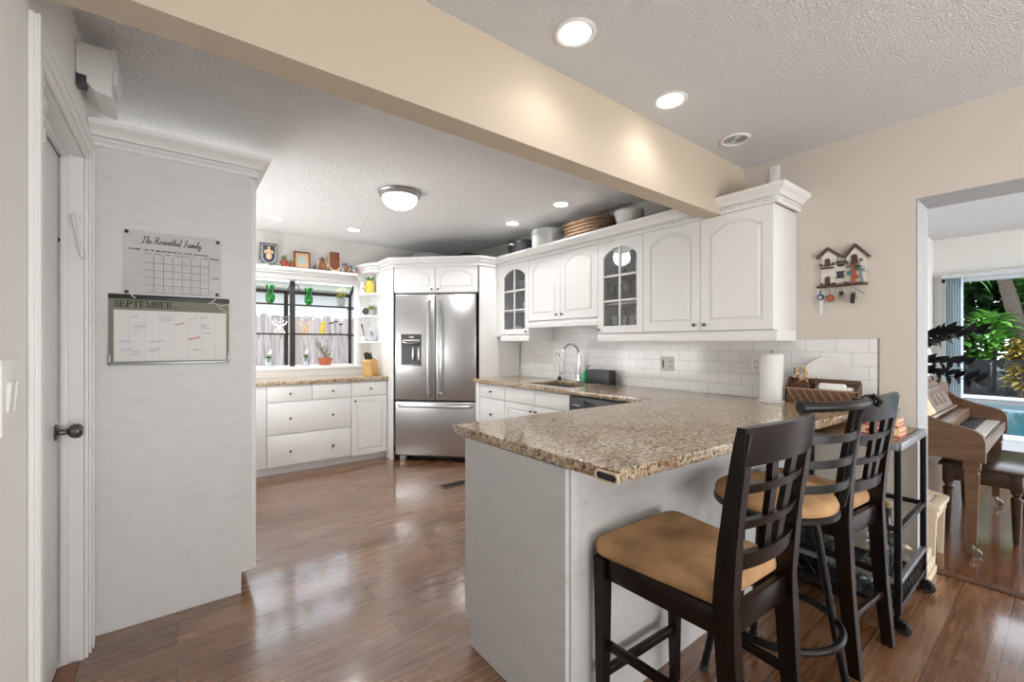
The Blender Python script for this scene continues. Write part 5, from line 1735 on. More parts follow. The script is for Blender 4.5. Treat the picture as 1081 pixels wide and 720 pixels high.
# ---------------------------------------------------------------- sink and tap
t = thing('kitchen_sink', 'undermounted stainless steel sink in the granite worktop', 'sink', (2.785, 2.835, 0.70))
b = MB()
x0, x1, y0, y1, z0, z1 = SX0 - 0.004, SX1 + 0.004, SY0_ - 0.004, SY1_ + 0.004, 0.70, 0.8785
b.box(x0 - 0.003, x0, y0, y1, z0, z1); b.box(x1, x1 + 0.003, y0, y1, z0, z1); b.box(x0, x1, y0 - 0.003, y0, z0, z1); b.box(x0, x1, y1, y1 + 0.003, z0, z1); b.box(x0, x1, y0, y1, z0 - 0.004, z0)
b.box(x0, x1, 2.79, 2.81, z0, 0.86, 0.004)
b.build('basin', M['steel'], t)
b = MB()
for y in (2.67, 2.96):
    b.lathe([(0, 0.7005), (0.045, 0.7005), (0.045, 0.703), (0.03, 0.7035), (0.028, 0.701), (0, 0.701)], (2.79, y, 0), 20)
b.build('drain', M['chrome'], t)
t = thing('kitchen_tap', 'tall chrome gooseneck tap with side lever behind the sink', 'tap', (3.03, 2.88, 0.918))
T = Vector((3.035, 2.885, 0.9185))
b = MB(Matrix.Translation(T)); b.lathe([(0, 0), (0.032, 0), (0.032, 0.006), (0.024, 0.012), (0.021, 0.05), (0.023, 0.075), (0.018, 0.085), (0, 0.085)], n=22); b.build('base', M['chrome'], t)
b = MB(Matrix.Translation(T))
R = 0.095
pts = [(0, 0, 0.07), (0, 0, 0.262)] + [(-R + R * math.cos(a), 0.012 * (1 - math.cos(a)), 0.262 + R * math.sin(a)) for a in [i * PI / 14 for i in range(1, 15)]] + [(-2 * R - 0.008, 0.027, 0.235)]
b.tube(pts, 0.0115, 12); b.build('spout', M['chrome'], t)
b = MB(Matrix.Translation(T)); b.cyl((-2 * R - 0.003, 0.026, 0.25), (-2 * R - 0.016, 0.030, 0.165), 0.016, 0.021, 16); b.build('spray_head', M['chrome'], t)
b = MB(Matrix.Translation(T)); b.cyl((0, 0.015, 0.05), (0, 0.055, 0.05), 0.013, n=12); b.tube([(0, 0.05, 0.05), (0, 0.06, 0.09), (0, 0.064, 0.15)], [0.009, 0.007, 0.006], 10); b.build('lever', M['chrome'], t)
t = thing('filter_tap', 'slim chrome filtered-water tap at the left of the sink', 'tap', (3.045, 3.16, 0.918))
T = Matrix.Translation((3.045, 3.16, 0.9185))
b = MB(T); b.lathe([(0, 0), (0.022, 0), (0.022, 0.03), (0.012, 0.036), (0, 0.036)], n=18); b.build('base', M['black'], t)
b = MB(T); b.tube([(0, 0, 0.03), (0, 0, 0.235)] + [(-0.03 + 0.03 * math.cos(a), 0, 0.235 + 0.035 * math.sin(a)) for a in [i * PI / 10 for i in range(1, 11)]] + [(-0.061, 0, 0.20)], 0.0065, 10); b.build('spout', M['chrome'], t)
b = MB(T); b.tube([(0, 0, 0.05), (-0.01, -0.03, 0.06), (-0.015, -0.07, 0.085)], 0.005, 8); b.build('lever', M['chrome'], t)
t = thing('dish_brush', 'green dish brush with clear handle standing behind the sink', 'brush', (3.05, 2.80, 0.918))
T = Matrix.Translation((3.04, 2.80, 0.9208))
b = MB(T); b.lathe([(0, 0), (0.030, 0), (0.034, 0.02), (0.034, 0.075), (0.022, 0.10), (0.012, 0.11), (0, 0.11)], n=18); b.build('body', M['greensoap'], t)
b = MB(T); b.tube([(0, 0, 0.105), (0.002, -0.01, 0.14), (0.0, -0.05, 0.16)], 0.007, 8); b.build('pump', M['chrome'], t)
t = thing('sink_caddy', 'black rectangular sink caddy against the tiles', 'caddy', (3.03, 2.6, 0.918))
b = MB()
for a in ((2.98, 2.985, 2.475, 2.735), (3.065, 3.07, 2.475, 2.735), (2.985, 3.065, 2.475, 2.48), (2.985, 3.065, 2.73, 2.735), (2.985, 3.065, 2.60, 2.604)):
    b.box(*a, 0.922, 1.045, 0.0015)
b.box(2.98, 3.07, 2.475, 2.735, 0.919, 0.924)
b.build('box', M['charcoal'], t)
b = MB(); b.box(2.965, 3.08, 2.745, 2.86, 0.9182, 0.9205, 0.001)
tag(b.build('drip_mat', M['black']), 'small black mat under the green dish brush', 'mat')

# ---------------------------------------------------------------- paper towel and wooden organiser
t = thing('paper_towel_holder', 'white paper towel roll on a stand at the wall end of the peninsula', 'paper towel', (2.97, 1.175, 0.918))
T = Matrix.Translation((2.97, 1.165, 0.9185))
b = MB(T); b.lathe([(0, 0), (0.078, 0), (0.080, 0.004), (0.078, 0.011), (0.06, 0.013), (0, 0.013)], n=32); b.build('base', M['china'], t)
b = MB(T); b.lathe([(0.019, 0.014), (0.064, 0.014), (0.0655, 0.02), (0.0655, 0.292), (0.064, 0.297), (0.019, 0.297)], n=36, closed=True); b.build('towel_roll', M['paper'], t)
b = MB(T); b.cyl((0, 0, 0.012), (0, 0, 0.312), 0.006, n=12); b.ball((0, 0, 0.316), 0.010, n=12); b.build('rod', M['nickel'], t)

t = thing('wooden_organizer', 'brown wooden organizer with slanted slats on the peninsula by the wall', 'organizer', (3.0, 0.92, 0.918))
OA = at(2.955, 1.083, 0.9185, 0) @ Matrix.Diagonal((0.68, 1, 1, 1))
LY = 0.36
b = MB(OA)   # local: x 0..0.13 to the wall, y 0..-LY along the wall
b.flat([[(0.0, 0.0), (0.125, 0), (0.125, 0.16), (0.09, 0.16), (0.0, 0.10)]], 0, 0.010, 0.001, m=Matrix(((1, 0, 0, 0), (0, 0, -1, 0), (0, 1, 0, 0), (0, 0, 0, 1))))
b.flat([[(0.0, 0.0), (0.125, 0), (0.125, 0.14), (0.09, 0.14), (0.0, 0.10)]], 0, 0.010, 0.001, m=Matrix(((1, 0, 0, 0), (0, 0, -1, -LY + 0.01), (0, 1, 0, 0), (0, 0, 0, 1))))
b.box(0, 0.010, -LY, 0, 0, 0.10, 0.001); b.box(0.115, 0.125, -LY + 0.005, 0, 0, 0.155, 0.001); b.box(0, 0.125, -LY, 0, 0, 0.008)
b.build('box', M['walnut'], t)
b = MB(OA); b.box(0.01, 0.115, -0.125, -0.117, 0.008, 0.12, 0.001); b.box(0.055, 0.062, -0.117, -0.01, 0.008, 0.13, 0.001); b.bar((0.012, -0.165, 0.10), (0.115, -0.14, 0.158), 0.008, 0.008); b.build('divider', M['walnut'], t)
b = MB(OA)
for k in range(4):
    y = -0.012 - 0.042 * k
    b.bar((-0.0015, y - 0.05 if y - 0.05 > -LY / 2 else -LY / 2, 0.006), (-0.0015, y, 0.094), 0.004, 0.005, (1, 0, 0))
    b.bar((-0.0015, -LY - y if False else -LY / 2 - 0.042 * k, 0.094), (-0.0015, max(-LY + 0.006, -LY / 2 - 0.042 * k - 0.05), 0.006), 0.004, 0.005, (1, 0, 0))
b.box(-0.003, 0.0, -LY, 0, 0.092, 0.10, 0.001); b.box(-0.003, 0.0, -LY, 0, 0, 0.007, 0.001)
b.build('slat_pattern', M['slat'], t)
b = MB(OA); b.box(0.03, 0.10, -LY + 0.025, -0.15, 0.012, 0.115, 0.012); b.box(0.022, 0.06, -LY + 0.06, -0.17, 0.012, 0.135, 0.010)
tag(b.build('napkin_stack', M['paper']), 'stack of white napkins inside the wooden organizer', 'napkins')
F = frame((XR - 0.050, 0.895, 0.9187), (0, -1, 0), (-1, 0, 0)) @ Matrix.Rotation(-0.13, 4, 'X')
b = MB(F); b.lathe([(0, 0), (0.085, 0), (0.105, 0.008), (0.14, 0.016), (0.142, 0.020), (0.104, 0.013), (0.083, 0.005), (0, 0.005)], n=40, m=Matrix.Translation((0, 0.142, 0)))
for r in (0.118, 0.13):
    b.tube([(r * math.cos(a), 0.142 + r * math.sin(a), 0.018 if r > 0.12 else 0.0155) for a in [i * PI / 20 for i in range(40)]], 0.0015, 6, closed=True)
tag(b.build('white_platter', M['china']), 'round white platter leaning on the tiles behind the wooden organizer', 'plate')
t = thing('dried_sprigs', 'dried cotton sprigs standing in the wooden organizer', 'dried flowers', (3.04, 1.03, 0.93))
rnd = random.Random(21)
bs, bb = MB(), MB()
for k, (y, h) in enumerate(((1.055, 0.21), (1.035, 0.17), (0.995, 0.215), (0.985, 0.18))):
    p = Vector((3.022, 1.03 - 0.01 * k, 0.93)); q = Vector((3.018, y, 0.93 + h))
    bs.tube([p, p.lerp(q, 0.6) + Vector((0, 0.005, 0)), q], 0.0022, 6)
    for j in range(6):
        c = p.lerp(q, 0.72 + 0.28 * j / 5) + Vector((rnd.uniform(-0.012, 0.012), rnd.uniform(-0.014, 0.014), 0))
        bb.ball(c, rnd.uniform(0.006, 0.009), n=8)
        bs.tube([p.lerp(q, 0.68 + 0.28 * j / 5), c], 0.002, 5)
bs.build('stem', M['copper'], t); bb.build('seed_head', M['creamfig'], t)

# ---------------------------------------------------------------- key rack
t = thing('key_rack', 'little house-shaped key rack on the greige wall', 'key rack', (XR, 0.82, 1.62))
KF = frame((XR - 0.0005, 0.955, 1.62), (0, -1, 0), (-1, 0, 0))    # u along the wall to the right
b = MB(KF)
b.flat([[(0.045, 0.02), (0.225, 0.02), (0.225, 0.15), (0.225, 0.155), (0.115, 0.115), (0.045, 0.155)]], 0, 0.012)
b.flat([[(0.02, 0.02), (0.095, 0.02), (0.095, 0.185), (0.053, 0.225), (0.02, 0.185)]], 0, 0.016, 0.001)
b.flat([[(0.145, 0.02), (0.232, 0.02), (0.232, 0.165), (0.185, 0.222), (0.145, 0.165)]], 0, 0.016, 0.001)
b.build('panel', M['rackwhite'], t)
for pk, top, a1, a2 in (((0.053, 0.238), 0, (-0.005, 0.185), (0.118, 0.180)), ((0.185, 0.238), 0, (0.128, 0.172), (0.252, 0.158))):
    b = MB(KF)
    for e in (a1, a2):
        b.bar((pk[0], pk[1], 0.016), (e[0], e[1], 0.016), 0.032, 0.009, (0, 0, 1)) if False else b.tube([(pk[0], pk[1], 0.004), (e[0], e[1], 0.004)], 0.006, 6)
        b.tube([(pk[0], pk[1], 0.022), (e[0], e[1], 0.022)], 0.0055, 6)
        b.flat([[(pk[0], pk[1]), (e[0], e[1]), (e[0], e[1] - 0.006), (pk[0], pk[1] - 0.006)]], 0.002, 0.026)
    b.build('roof', M['roof'], t)
b = MB(KF); b.box(0.0, 0.243, 0.0, 0.011, 0, 0.034, 0.002); b.build('ledge', M['rackbrown'], t)


def arched(u, v, w, h):
    return [(u - w, v), (u + w, v), (u + w, v + h * 0.75)] + arc((u, v + h * 0.75), h * 0.25, 0, PI, 8, w)[1:-1] + [(u - w, v + h * 0.75)]


for u, v, w, h, n in ((0.052, 0.13, 0.013, 0.045, 'upper_door'), (0.052, 0.012, 0.013, 0.055, 'lower_door'), (0.182, 0.125, 0.015, 0.055, 'upper_door')):
    b = MB(KF); b.flat([arched(u, v, w, h)], 0.014, 0.020, 0.001); b.build(n, M['rackbrown'], t)
b = MB(KF)
for u0, u1, v in ((0.022, 0.085, 0.112), (0.148, 0.215, 0.105)):
    b.box(u0, u1, v, v + 0.006, 0.012, 0.034)
    for k in range(8):
        u = u0 + 0.003 + (u1 - u0 - 0.006) * k / 7
        b.box(u - 0.001, u + 0.001, v, v + 0.022, 0.031, 0.033)
    b.box(u0, u1, v + 0.021, v + 0.024, 0.030, 0.034)
b.box(0.095, 0.145, 0.14, 0.150, 0.012, 0.022); b.box(0.10, 0.130, 0.122, 0.132, 0.012, 0.016)
b.build('balcony', M['rackbrown'], t)
b = MB(KF); b.box(0.098, 0.132, 0.055, 0.085, 0.012, 0.017, 0.002); b.box(0.094, 0.136, 0.085, 0.090, 0.012, 0.019); b.box(0.094, 0.136, 0.050, 0.055, 0.012, 0.022)
b.build('window_shutter', M['charcoal'], t)
for u, v in ((0.02, 0.13), (0.083, 0.13), (0.148, 0.13), (0.215, 0.135), (0.022, 0.015), (0.085, 0.012), (0.145, 0.012)):
    b = MB(KF); b.lathe([(0, 0), (0.006, 0), (0.009, 0.014), (0, 0.014)], n=8, m=Matrix.Translation((u, v, 0.024)) @ Matrix.Rotation(-PI / 2, 4, 'X'))
    b.build('flower_pot', M['charcoal'], t)
b = MB(KF)
b.flat([[(0.168, 0.012), (0.188, 0.012), (0.192, 0.08), (0.186, 0.10), (0.172, 0.09)]], 0.018, 0.028, 0.002); b.ball((0.20, 0.05, 0.026), 0.011, n=10); b.ball((0.178, 0.115, 0.024), 0.010, n=10); b.build('painted_figure', M['terra'], t)
b = MB(KF)
b.tube([(0.222, 0.012, 0.024), (0.218, 0.05, 0.026), (0.212, 0.085, 0.026)], 0.0035, 6)
for a in (0.0, 0.5, 1.0, 1.6, 2.3, 3.0):
    leaf_at(b, (0.212, 0.085, 0.026), (math.cos(a), math.sin(a) * 0.8, 0.15), 0.042, 0.007, 0.4, (0, 1, 0.2))
b.box(0.150, 0.162, 0.06, 0.085, 0.018, 0.026, 0.002)
b.build('painted_palm', M['teal'], t)
HK = (0.018, 0.068, 0.122, 0.178)
b = MB(KF)
for u in HK:
    b.tube([(u, 0.0, 0.020), (u, -0.012, 0.020), (u, -0.016, 0.026), (u, -0.010, 0.031)], 0.0018, 6)
b.build('hook', M['keymetal'], t)
ringp = lambda c, r: [(c[0] + r * math.cos(i * PI / 8), c[1] + r * math.sin(i * PI / 8), 0.024) for i in range(16)]
t = thing('eye_charm', 'blue eye charm with a clear tag hanging on the first hook of the key rack', 'key charm', (XR - 0.02, 0.937, 1.6))
b = MB(KF); b.tube([(0.018, -0.014, 0.024), (0.018, -0.035, 0.024)], 0.004, 6); b.lathe([(0, -0.005), (0.017, -0.005), (0.019, 0), (0.017, 0.005), (0, 0.006)], n=20, m=Matrix.Translation((0.018, -0.055, 0.024))); b.build('charm', M['eyeblue'], t)
b = MB(KF); b.lathe([(0, 0.006), (0.010, 0.006), (0.010, 0.0075), (0, 0.0075)], n=16, m=Matrix.Translation((0.018, -0.057, 0.024))); b.build('white_iris', M['china'], t)
b = MB(KF); b.lathe([(0, 0.0075), (0.0045, 0.0075), (0.0045, 0.009), (0, 0.009)], n=12, m=Matrix.Translation((0.018, -0.057, 0.024))); b.build('pupil', M['black'], t)
b = MB(KF); b.box(0.012, 0.030, -0.16, -0.074, 0.022, 0.0245, 0.002); b.build('clear_tag', M['strap'], t)
t = thing('key_fob', 'round reddish key fob on the second hook of the key rack', 'key fob', (XR - 0.02, 0.887, 1.58))
b = MB(KF); b.tube([(0.068, -0.014, 0.024), (0.068, -0.045, 0.024)], 0.0015, 6); b.tube(ringp((0.068, -0.066), 0.018), 0.004, 8, closed=True); b.build('ring', M['copper'], t)
b = MB(KF); b.lathe([(0, -0.004), (0.015, -0.004), (0.017, 0), (0.015, 0.005), (0, 0.006)], n=20, m=Matrix.Translation((0.068, -0.068, 0.024))); b.build('disc', M['terra'], t)


def key(b, u, v, L, a):
    m = Matrix.Translation((u, v, 0.024)) @ Matrix.Rotation(a, 4, 'Z')
    b.flat([arc((0, -0.012), 0.011, 0, 2 * PI, 16)[:-1], arc((0, -0.006), 0.003, 0, 2 * PI, 8)[:-1]], -0.001, 0.001, m=m)
    b.flat([[(-0.0035, -0.02), (0.0035, -0.02), (0.0035, -L), (0, -L - 0.004), (-0.0035, -L + 0.004), (-0.002, -L + 0.012), (-0.0035, -L + 0.018)]], -0.001, 0.001, m=m)


t = thing('key_bunch', 'silver keys on the third hook of the key rack', 'keys', (XR - 0.02, 0.833, 1.58))
b = MB(KF); b.tube(ringp((0.122, -0.022), 0.010), 0.0015, 6, closed=True); b.build('split_ring', M['keymetal'], t)
for a, L in ((-0.22, 0.05), (0.05, 0.056), (0.3, 0.048)):
    b = MB(KF); key(b, 0.122, -0.03, L, a); b.build('key', M['keymetal'], t)
b = MB(KF); b.box(0.114, 0.132, -0.052, -0.028, 0.026, 0.032, 0.003); b.build('fob', M['black'], t)
t = thing('key_bunch', 'black car key and keys on the last hook of the key rack', 'keys', (XR - 0.02, 0.777, 1.58))
b = MB(KF); b.tube(ringp((0.178, -0.024), 0.013), 0.0016, 6, closed=True); b.build('split_ring', M['keymetal'], t)
b = MB(KF); b.box(0.166, 0.188, -0.105, -0.05, 0.022, 0.034, 0.006); b.build('fob', M['black'], t)
for a, L in ((-0.3, 0.06), (0.35, 0.05)):
    b = MB(KF); key(b, 0.178, -0.035, L, a); b.build('key', M['keymetal'], t)
b = MB(KF); b.tube([(0.19, -0.02, 0.026), (0.21, -0.035, 0.028), (0.232, -0.055, 0.026)], 0.0022, 6); b.build('lanyard', M['charcoal'], t)

# ---------------------------------------------------------------- ceiling lights
def downlight(x, y, label, power, group, r=0.062):
    t = thing('recessed_light', label, 'ceiling light', (x, y, ZC), 0, group)
    b = MB(at(x, y, ZC)); b.lathe([(r, -0.004), (r, -0.0005), (r + 0.022, -0.0005), (r + 0.022, -0.004), (r + 0.012, -0.008)], n=36, closed=True); b.build('trim_ring', M['trim'], t)
    b = MB(at(x, y, ZC)); b.lathe([(0, -0.005), (r, -0.005), (r, -0.001), (0, -0.001)], n=32); b.build('lens', M['lens'], t)
    d = bpy.data.lights.new('lamp', 'SPOT'); d.energy = power; d.spot_size = math.radians(150); d.spot_blend = 0.7; d.shadow_soft_size = 0.06; d.color = (1, 0.985, 0.96)
    o = bpy.data.objects.new('lamp', d); COL.objects.link(o); o.location = (x, y, ZC - 0.03)


downlight(1.217, 1.267 - 0.09, 'round recessed light in the dining ceiling, nearest the viewer', MAIN_W, 'recessed lights in the dining ceiling', 0.060)
downlight(1.926, 1.245 - 0.03, 'round recessed light in the dining ceiling between the nearest light and the vent', MAIN_W, 'recessed lights in the dining ceiling', 0.060)
downlight(1.217, -0.75, 'left added fill light of the unseen rear pair in the dining ceiling', 9, 'recessed lights in the dining ceiling', 0.060)  # rear pair behind the camera, added as fill for the walls
downlight(1.926, -0.75, 'right added fill light of the unseen rear pair in the dining ceiling', 9, 'recessed lights in the dining ceiling', 0.060)
for x, y, l in ((0.744, 4.66, 'recessed kitchen light near the window wall, left of two'), (1.470, 4.64, 'recessed kitchen light near the window wall, right of two'), (2.647, 3.42, 'recessed kitchen light nearest the fridge side of the cabinets'), (2.617, 2.70, 'recessed kitchen light nearest the beam above the sink run')):
    downlight(x, y, l, DOWNLIGHT_W, 'recessed lights in the kitchen ceiling', 0.058)
t = thing('ceiling_speaker', 'round grey ceiling speaker near the right wall', 'ceiling speaker', (2.595, 1.2, ZC))
b = MB(at(2.595, 1.215, ZC)); b.lathe([(0.062, -0.006), (0.064, -0.0005), (0.082, -0.0005), (0.082, -0.005), (0.072, -0.010)], n=36, closed=True); b.build('rim', M['trim'], t)
b = MB(at(2.595, 1.215, ZC)); b.lathe([(0, -0.002), (0.062, -0.002), (0.062, -0.0005), (0, -0.0005)], n=30)
for r in (0.012, 0.024, 0.036, 0.048):
    b.tube([(r * math.cos(a), r * math.sin(a), -0.003) for a in [i * PI / 12 for i in range(24)]], 0.002, 5, closed=True)
b.build('grille', M['greytin'], t)
t = thing('dome_light', 'flush frosted dome light with nickel rim on the kitchen ceiling', 'ceiling light', (1.40, 3.28, ZC))
A = at(1.40, 3.27, ZC)
b = MB(A); b.lathe([(0, -0.0005), (0.16, -0.0005), (0.165, -0.012), (0.158, -0.020), (0.158, -0.032), (0.148, -0.040), (0.138, -0.044), (0.134, -0.036), (0, -0.030)], n=40); b.build('rim', M['nickel'], t)
b = MB(A); b.lathe([(0.136, -0.041), (0.135, -0.055), (0.125, -0.085), (0.10, -0.11), (0.065, -0.128), (0.025, -0.136), (0, -0.137)], n=36); b.build('glass_dome', M['domeglass'], t)
b = MB(A); b.lathe([(0, -0.134), (0.012, -0.137), (0.014, -0.142), (0.006, -0.150), (0.008, -0.158), (0, -0.166)], n=16); b.build('finial', M['nickel'], t)
d = bpy.data.lights.new('dome_lamp', 'SPOT'); d.energy = DOME_W; d.spot_size = math.radians(172); d.spot_blend = 0.5; d.shadow_soft_size = 0.10; d.color = (1, 0.985, 0.96)
o = bpy.data.objects.new('dome_lamp', d); COL.objects.link(o); o.location = (1.40, 3.27, ZC - 0.185)

# floor register
t = thing('floor_vent', 'dark floor register by the peninsula in the kitchen', 'vent', (2.0, 3.42, 0))
b = MB(at(2.0, 3.44, 0, 0.0)); b.flat([[(-0.13, -0.055), (0.13, -0.055), (0.13, 0.055), (-0.13, 0.055)], [(-0.115, -0.04), (0.115, -0.04), (0.115, 0.04), (-0.115, 0.04)]], 0.0005, 0.006, 0.002); b.build('frame', M['walnut'], t)
b = MB(at(2.0, 3.44, 0)); 
for k in range(15):
    b.bar((-0.112 + 0.016 * k, -0.04, 0.003), (-0.112 + 0.016 * k, 0.04, 0.003), 0.006, 0.003)
b.box(-0.115, 0.115, -0.04, 0.04, 0.0005, 0.0012)
b.build('louvre', M['black'], t)

# ---------------------------------------------------------------- counter stools
def wooden_stool(name, label, loc, rz, group):
    t = thing(name, label, 'bar stool', (0, 0, 0), 0, group)
    esp = M['espresso']
    # local: faces +y; rear posts at y=-0.20
    def post(s):
        b = MB()
        P = [(s * 0.166, -0.250, 0.0), (s * 0.166, -0.222, 0.30), (s * 0.168, -0.205, 0.60), (s * 0.174, -0.222, 0.80), (s * 0.184, -0.262, 1.065)]
        W = [(0.034, 0.040), (0.036, 0.048), (0.038, 0.056), (0.036, 0.048), (0.030, 0.034)]
        rings = []
        for (x, y, z), (w, d) in zip(P, W):
            rings.append([Vector((x - w / 2, y - d / 2, z)), Vector((x + w / 2, y - d / 2, z)), Vector((x + w / 2, y + d / 2, z)), Vector((x - w / 2, y + d / 2, z))])
        # smooth along length
        fine = []
        for i in range(len(rings) - 1):
            for k in range(4):
                fine.append([a.lerp(c, k / 4) for a, c in zip(rings[i], rings[i + 1])])
        fine.append(rings[-1])
        b.ring_mesh(fine)
        bmesh.ops.bevel(b.bm, geom=[e for e in b.bm.edges if abs((e.verts[0].co - e.verts[1].co).normalized().z) > 0.9], offset=0.004, segments=2, affect='EDGES')
        b.build('rear_leg', esp, t)

    post(-1); post(1)
    for s in (-1, 1):
        b = MB(); b.ring_mesh([[Vector((s * 0.198 + dx * w, 0.192 + dy * w, z)) for dx, dy in ((-1, -1), (1, -1), (1, 1), (-1, 1))] for z, w in ((0.0, 0.014), (0.30, 0.018), (0.585, 0.021))])
        b.build('front_leg', esp, t)
    b = MB()
    b.bar((-0.198, 0.196, 0.555), (0.198, 0.196, 0.555), 0.020, 0.072, b=0.003); b.bar((-0.166, -0.205, 0.555), (0.166, -0.205, 0.555), 0.022, 0.072, b=0.003)
    for s in (-1, 1):
        b.bar((s * 0.196, 0.195, 0.555), (s * 0.168, -0.205, 0.555), 0.020, 0.072, b=0.003)
    b.build('seat_rail', esp, t)
    # padded seat
    b = MB()
    def outl(k):
        pts = []
        corners = [(-0.205, -0.185, 0.02), (0.205, -0.185, 0.02)] if False else None
        n = 9
        for cx, cy, r, a0 in ((0.222 - 0.045, 0.225 - 0.045, 0.045, 0), (-0.222 + 0.045, 0.225 - 0.045, 0.045, PI / 2), (-0.176 + 0.02, -0.190 + 0.02, 0.02, PI), (0.176 - 0.02, -0.190 + 0.02, 0.02, 1.5 * PI)):
            for i in range(n + 1):
                a = a0 + PI / 2 * i / n
                pts.append(Vector((cx + r * math.cos(a), cy + r * math.sin(a), 0)))
        return [Vector((p.x * k, (p.y - 0.01) * k + 0.01, 0)) for p in pts]
    rings = []
    for k, z in ((0.965, 0.592), (0.995, 0.600), (1.0, 0.615), (0.985, 0.632), (0.94, 0.643), (0.80, 0.651), (0.5, 0.655), (0.12, 0.656)):
        r = outl(k)
        for p in r:
            p.z = z
        rings.append(r)
    b.ring_mesh(rings)
    b.build('seat_cushion', M['suede'], t, 60)
    # stretchers
    for s in (-1, 1):
        b = MB(); b.bar((s * 0.192, 0.19, 0.30), (s * 0.166, -0.222, 0.30), 0.018, 0.028, b=0.003); b.build('stretcher', esp, t)
    b = MB(); b.bar((-0.19, 0.192, 0.20), (0.19, 0.192, 0.20), 0.020, 0.030, b=0.003); b.build('stretcher', esp, t)
    b = MB(); b.bar((-0.16, -0.232, 0.22), (0.16, -0.232, 0.22), 0.018, 0.028, b=0.003); b.build('stretcher', esp, t)

    def rail(z, h, d, half, ybase, bow_, name, tz=0.0):
        """curved horizontal back rail"""
        b = MB()
        rings = []
        n = 12
        for i in range(n + 1):
            f = -1 + 2 * i / n
            x = half * f
            y = ybase - bow_ * (1 - f * f)
            zz = z + tz * (1 - f * f)
            hh = h
            rings.append([Vector((x, y - d / 2, zz - hh / 2)), Vector((x, y + d / 2, zz - hh / 2)), Vector((x, y + d / 2 - 0.006, zz + hh / 2)), Vector((x, y - d / 2 - 0.006, zz + hh / 2))])
        b.ring_mesh(rings)
        b.build(name, esp, t)

    rail(1.030, 0.096, 0.022, 0.202, -0.256, 0.030, 'crest_rail', 0.004)
    rail(0.918, 0.024, 0.018, 0.178, -0.240, 0.026, 'back_rail')
    rail(0.822, 0.024, 0.018, 0.172, -0.226, 0.026, 'back_rail')
    rail(0.722, 0.044, 0.020, 0.170, -0.214, 0.026, 'back_rail')
    for s in (-1, 1):
        b = MB()
        pts = [(s * 0.036, -0.238, 0.735), (s * 0.040, -0.250, 0.82), (s * 0.046, -0.262, 0.90), (s * 0.058, -0.272, 0.985)]
        rings = []
        for x, y, z in pts:
            rings.append([Vector((x - 0.017, y - 0.007, z)), Vector((x + 0.017, y - 0.007, z)), Vector((x + 0.017, y + 0.009, z)), Vector((x - 0.017, y + 0.009, z))])
        b.ring_mesh(rings); b.build('back_slat', esp, t)
    t.location = loc
    t.rotation_euler = (0, 0, rz)
    return t


GS = 'wooden counter stools at the peninsula'
ws = wooden_stool('bar_stool', 'dark wooden lattice-back stool with tan seat, nearest the viewer', (1.300, 0.748, 0), -0.04, GS)
dup(ws, (2.255, 0.745, 0), -0.09, 'dark wooden lattice-back stool farthest along the peninsula, in front of the cart', GS)

# metal swivel stool
t = thing('swivel_stool', 'black metal swivel stool with round tan seat between the two wooden stools', 'bar stool', (1.80, 0.70, 0), 0.0)
A = at(1.80, 0.70, 0, -0.10)
bk = M['blackmetal']
b = MB(A); b.lathe([(0, 0.690), (0.190, 0.690), (0.200, 0.698), (0.203, 0.712), (0.196, 0.728), (0.175, 0.742), (0.12, 0.750), (0, 0.752)], n=44); b.build('seat_cushion', M['suede'], t, 60)
b = MB(A); b.lathe([(0, 0.672), (0.195, 0.672), (0.206, 0.676), (0.206, 0.690), (0.198, 0.696), (0, 0.694)], n=44); b.build('seat_ring', bk, t)
b = MB(A); b.cyl((0, 0, 0.64), (0, 0, 0.675), 0.085, n=24); b.box(-0.10, 0.10, -0.10, 0.10, 0.63, 0.645, 0.004); b.build('swivel_plate', bk, t)
for k in range(4):
    a = PI / 4 + k * PI / 2
    c, s = math.cos(a), math.sin(a)
    b = MB(A); b.tube([(0.085 * c, 0.085 * s, 0.625), (0.125 * c, 0.125 * s, 0.632), (0.145 * c, 0.145 * s, 0.60), (0.20 * c, 0.20 * s, 0.25), (0.245 * c, 0.245 * s, 0.012)], 0.0135, 12); l = b.build('leg', bk, t)
    b = MB(A); b.cyl((0.2455 * c, 0.2455 * s, 0.0), (0.243 * c, 0.243 * s, 0.022), 0.016, n=12); b.build('rubber_foot', M['rubber'], l)
b = MB(A); b.tube([(0.212 * math.cos(i * PI / 24), 0.212 * math.sin(i * PI / 24), 0.255) for i in range(48)], 0.0125, 12, closed=True); b.build('foot_ring', bk, t)
# back: two posts, three bowed rungs and a rolled top bar
A = at(1.80, 0.70, 0, -0.20)
for s in (-1, 1):
    b = MB(A); b.tube([(s * 0.140, -0.120, 0.680), (s * 0.150, -0.158, 0.70), (s * 0.156, -0.172, 0.78), (s * 0.162, -0.184, 0.90), (s * 0.168, -0.202, 1.03), (s * 0.172, -0.222, 1.085)], 0.0125, 12); b.build('back_post', bk, t)


def bowed(z, half, y, depth, h, name):
    b = MB(A)
    rings = []
    for i in range(15):
        f = -1 + 2 * i / 14
        p = Vector((half * f, y - depth * (1 - f * f), z))
        d = Vector((half, 2 * depth * f * 1.0, 0)).normalized()
        nn = Vector((-d.y, d.x, 0))
        rings.append([p - nn * 0.004 + Vector((0, 0, -h / 2)), p + nn * 0.004 + Vector((0, 0, -h / 2)), p + nn * 0.004 + Vector((0, 0, h / 2)), p - nn * 0.004 + Vector((0, 0, h / 2))])
    b.ring_mesh(rings); b.build(name, bk, t)


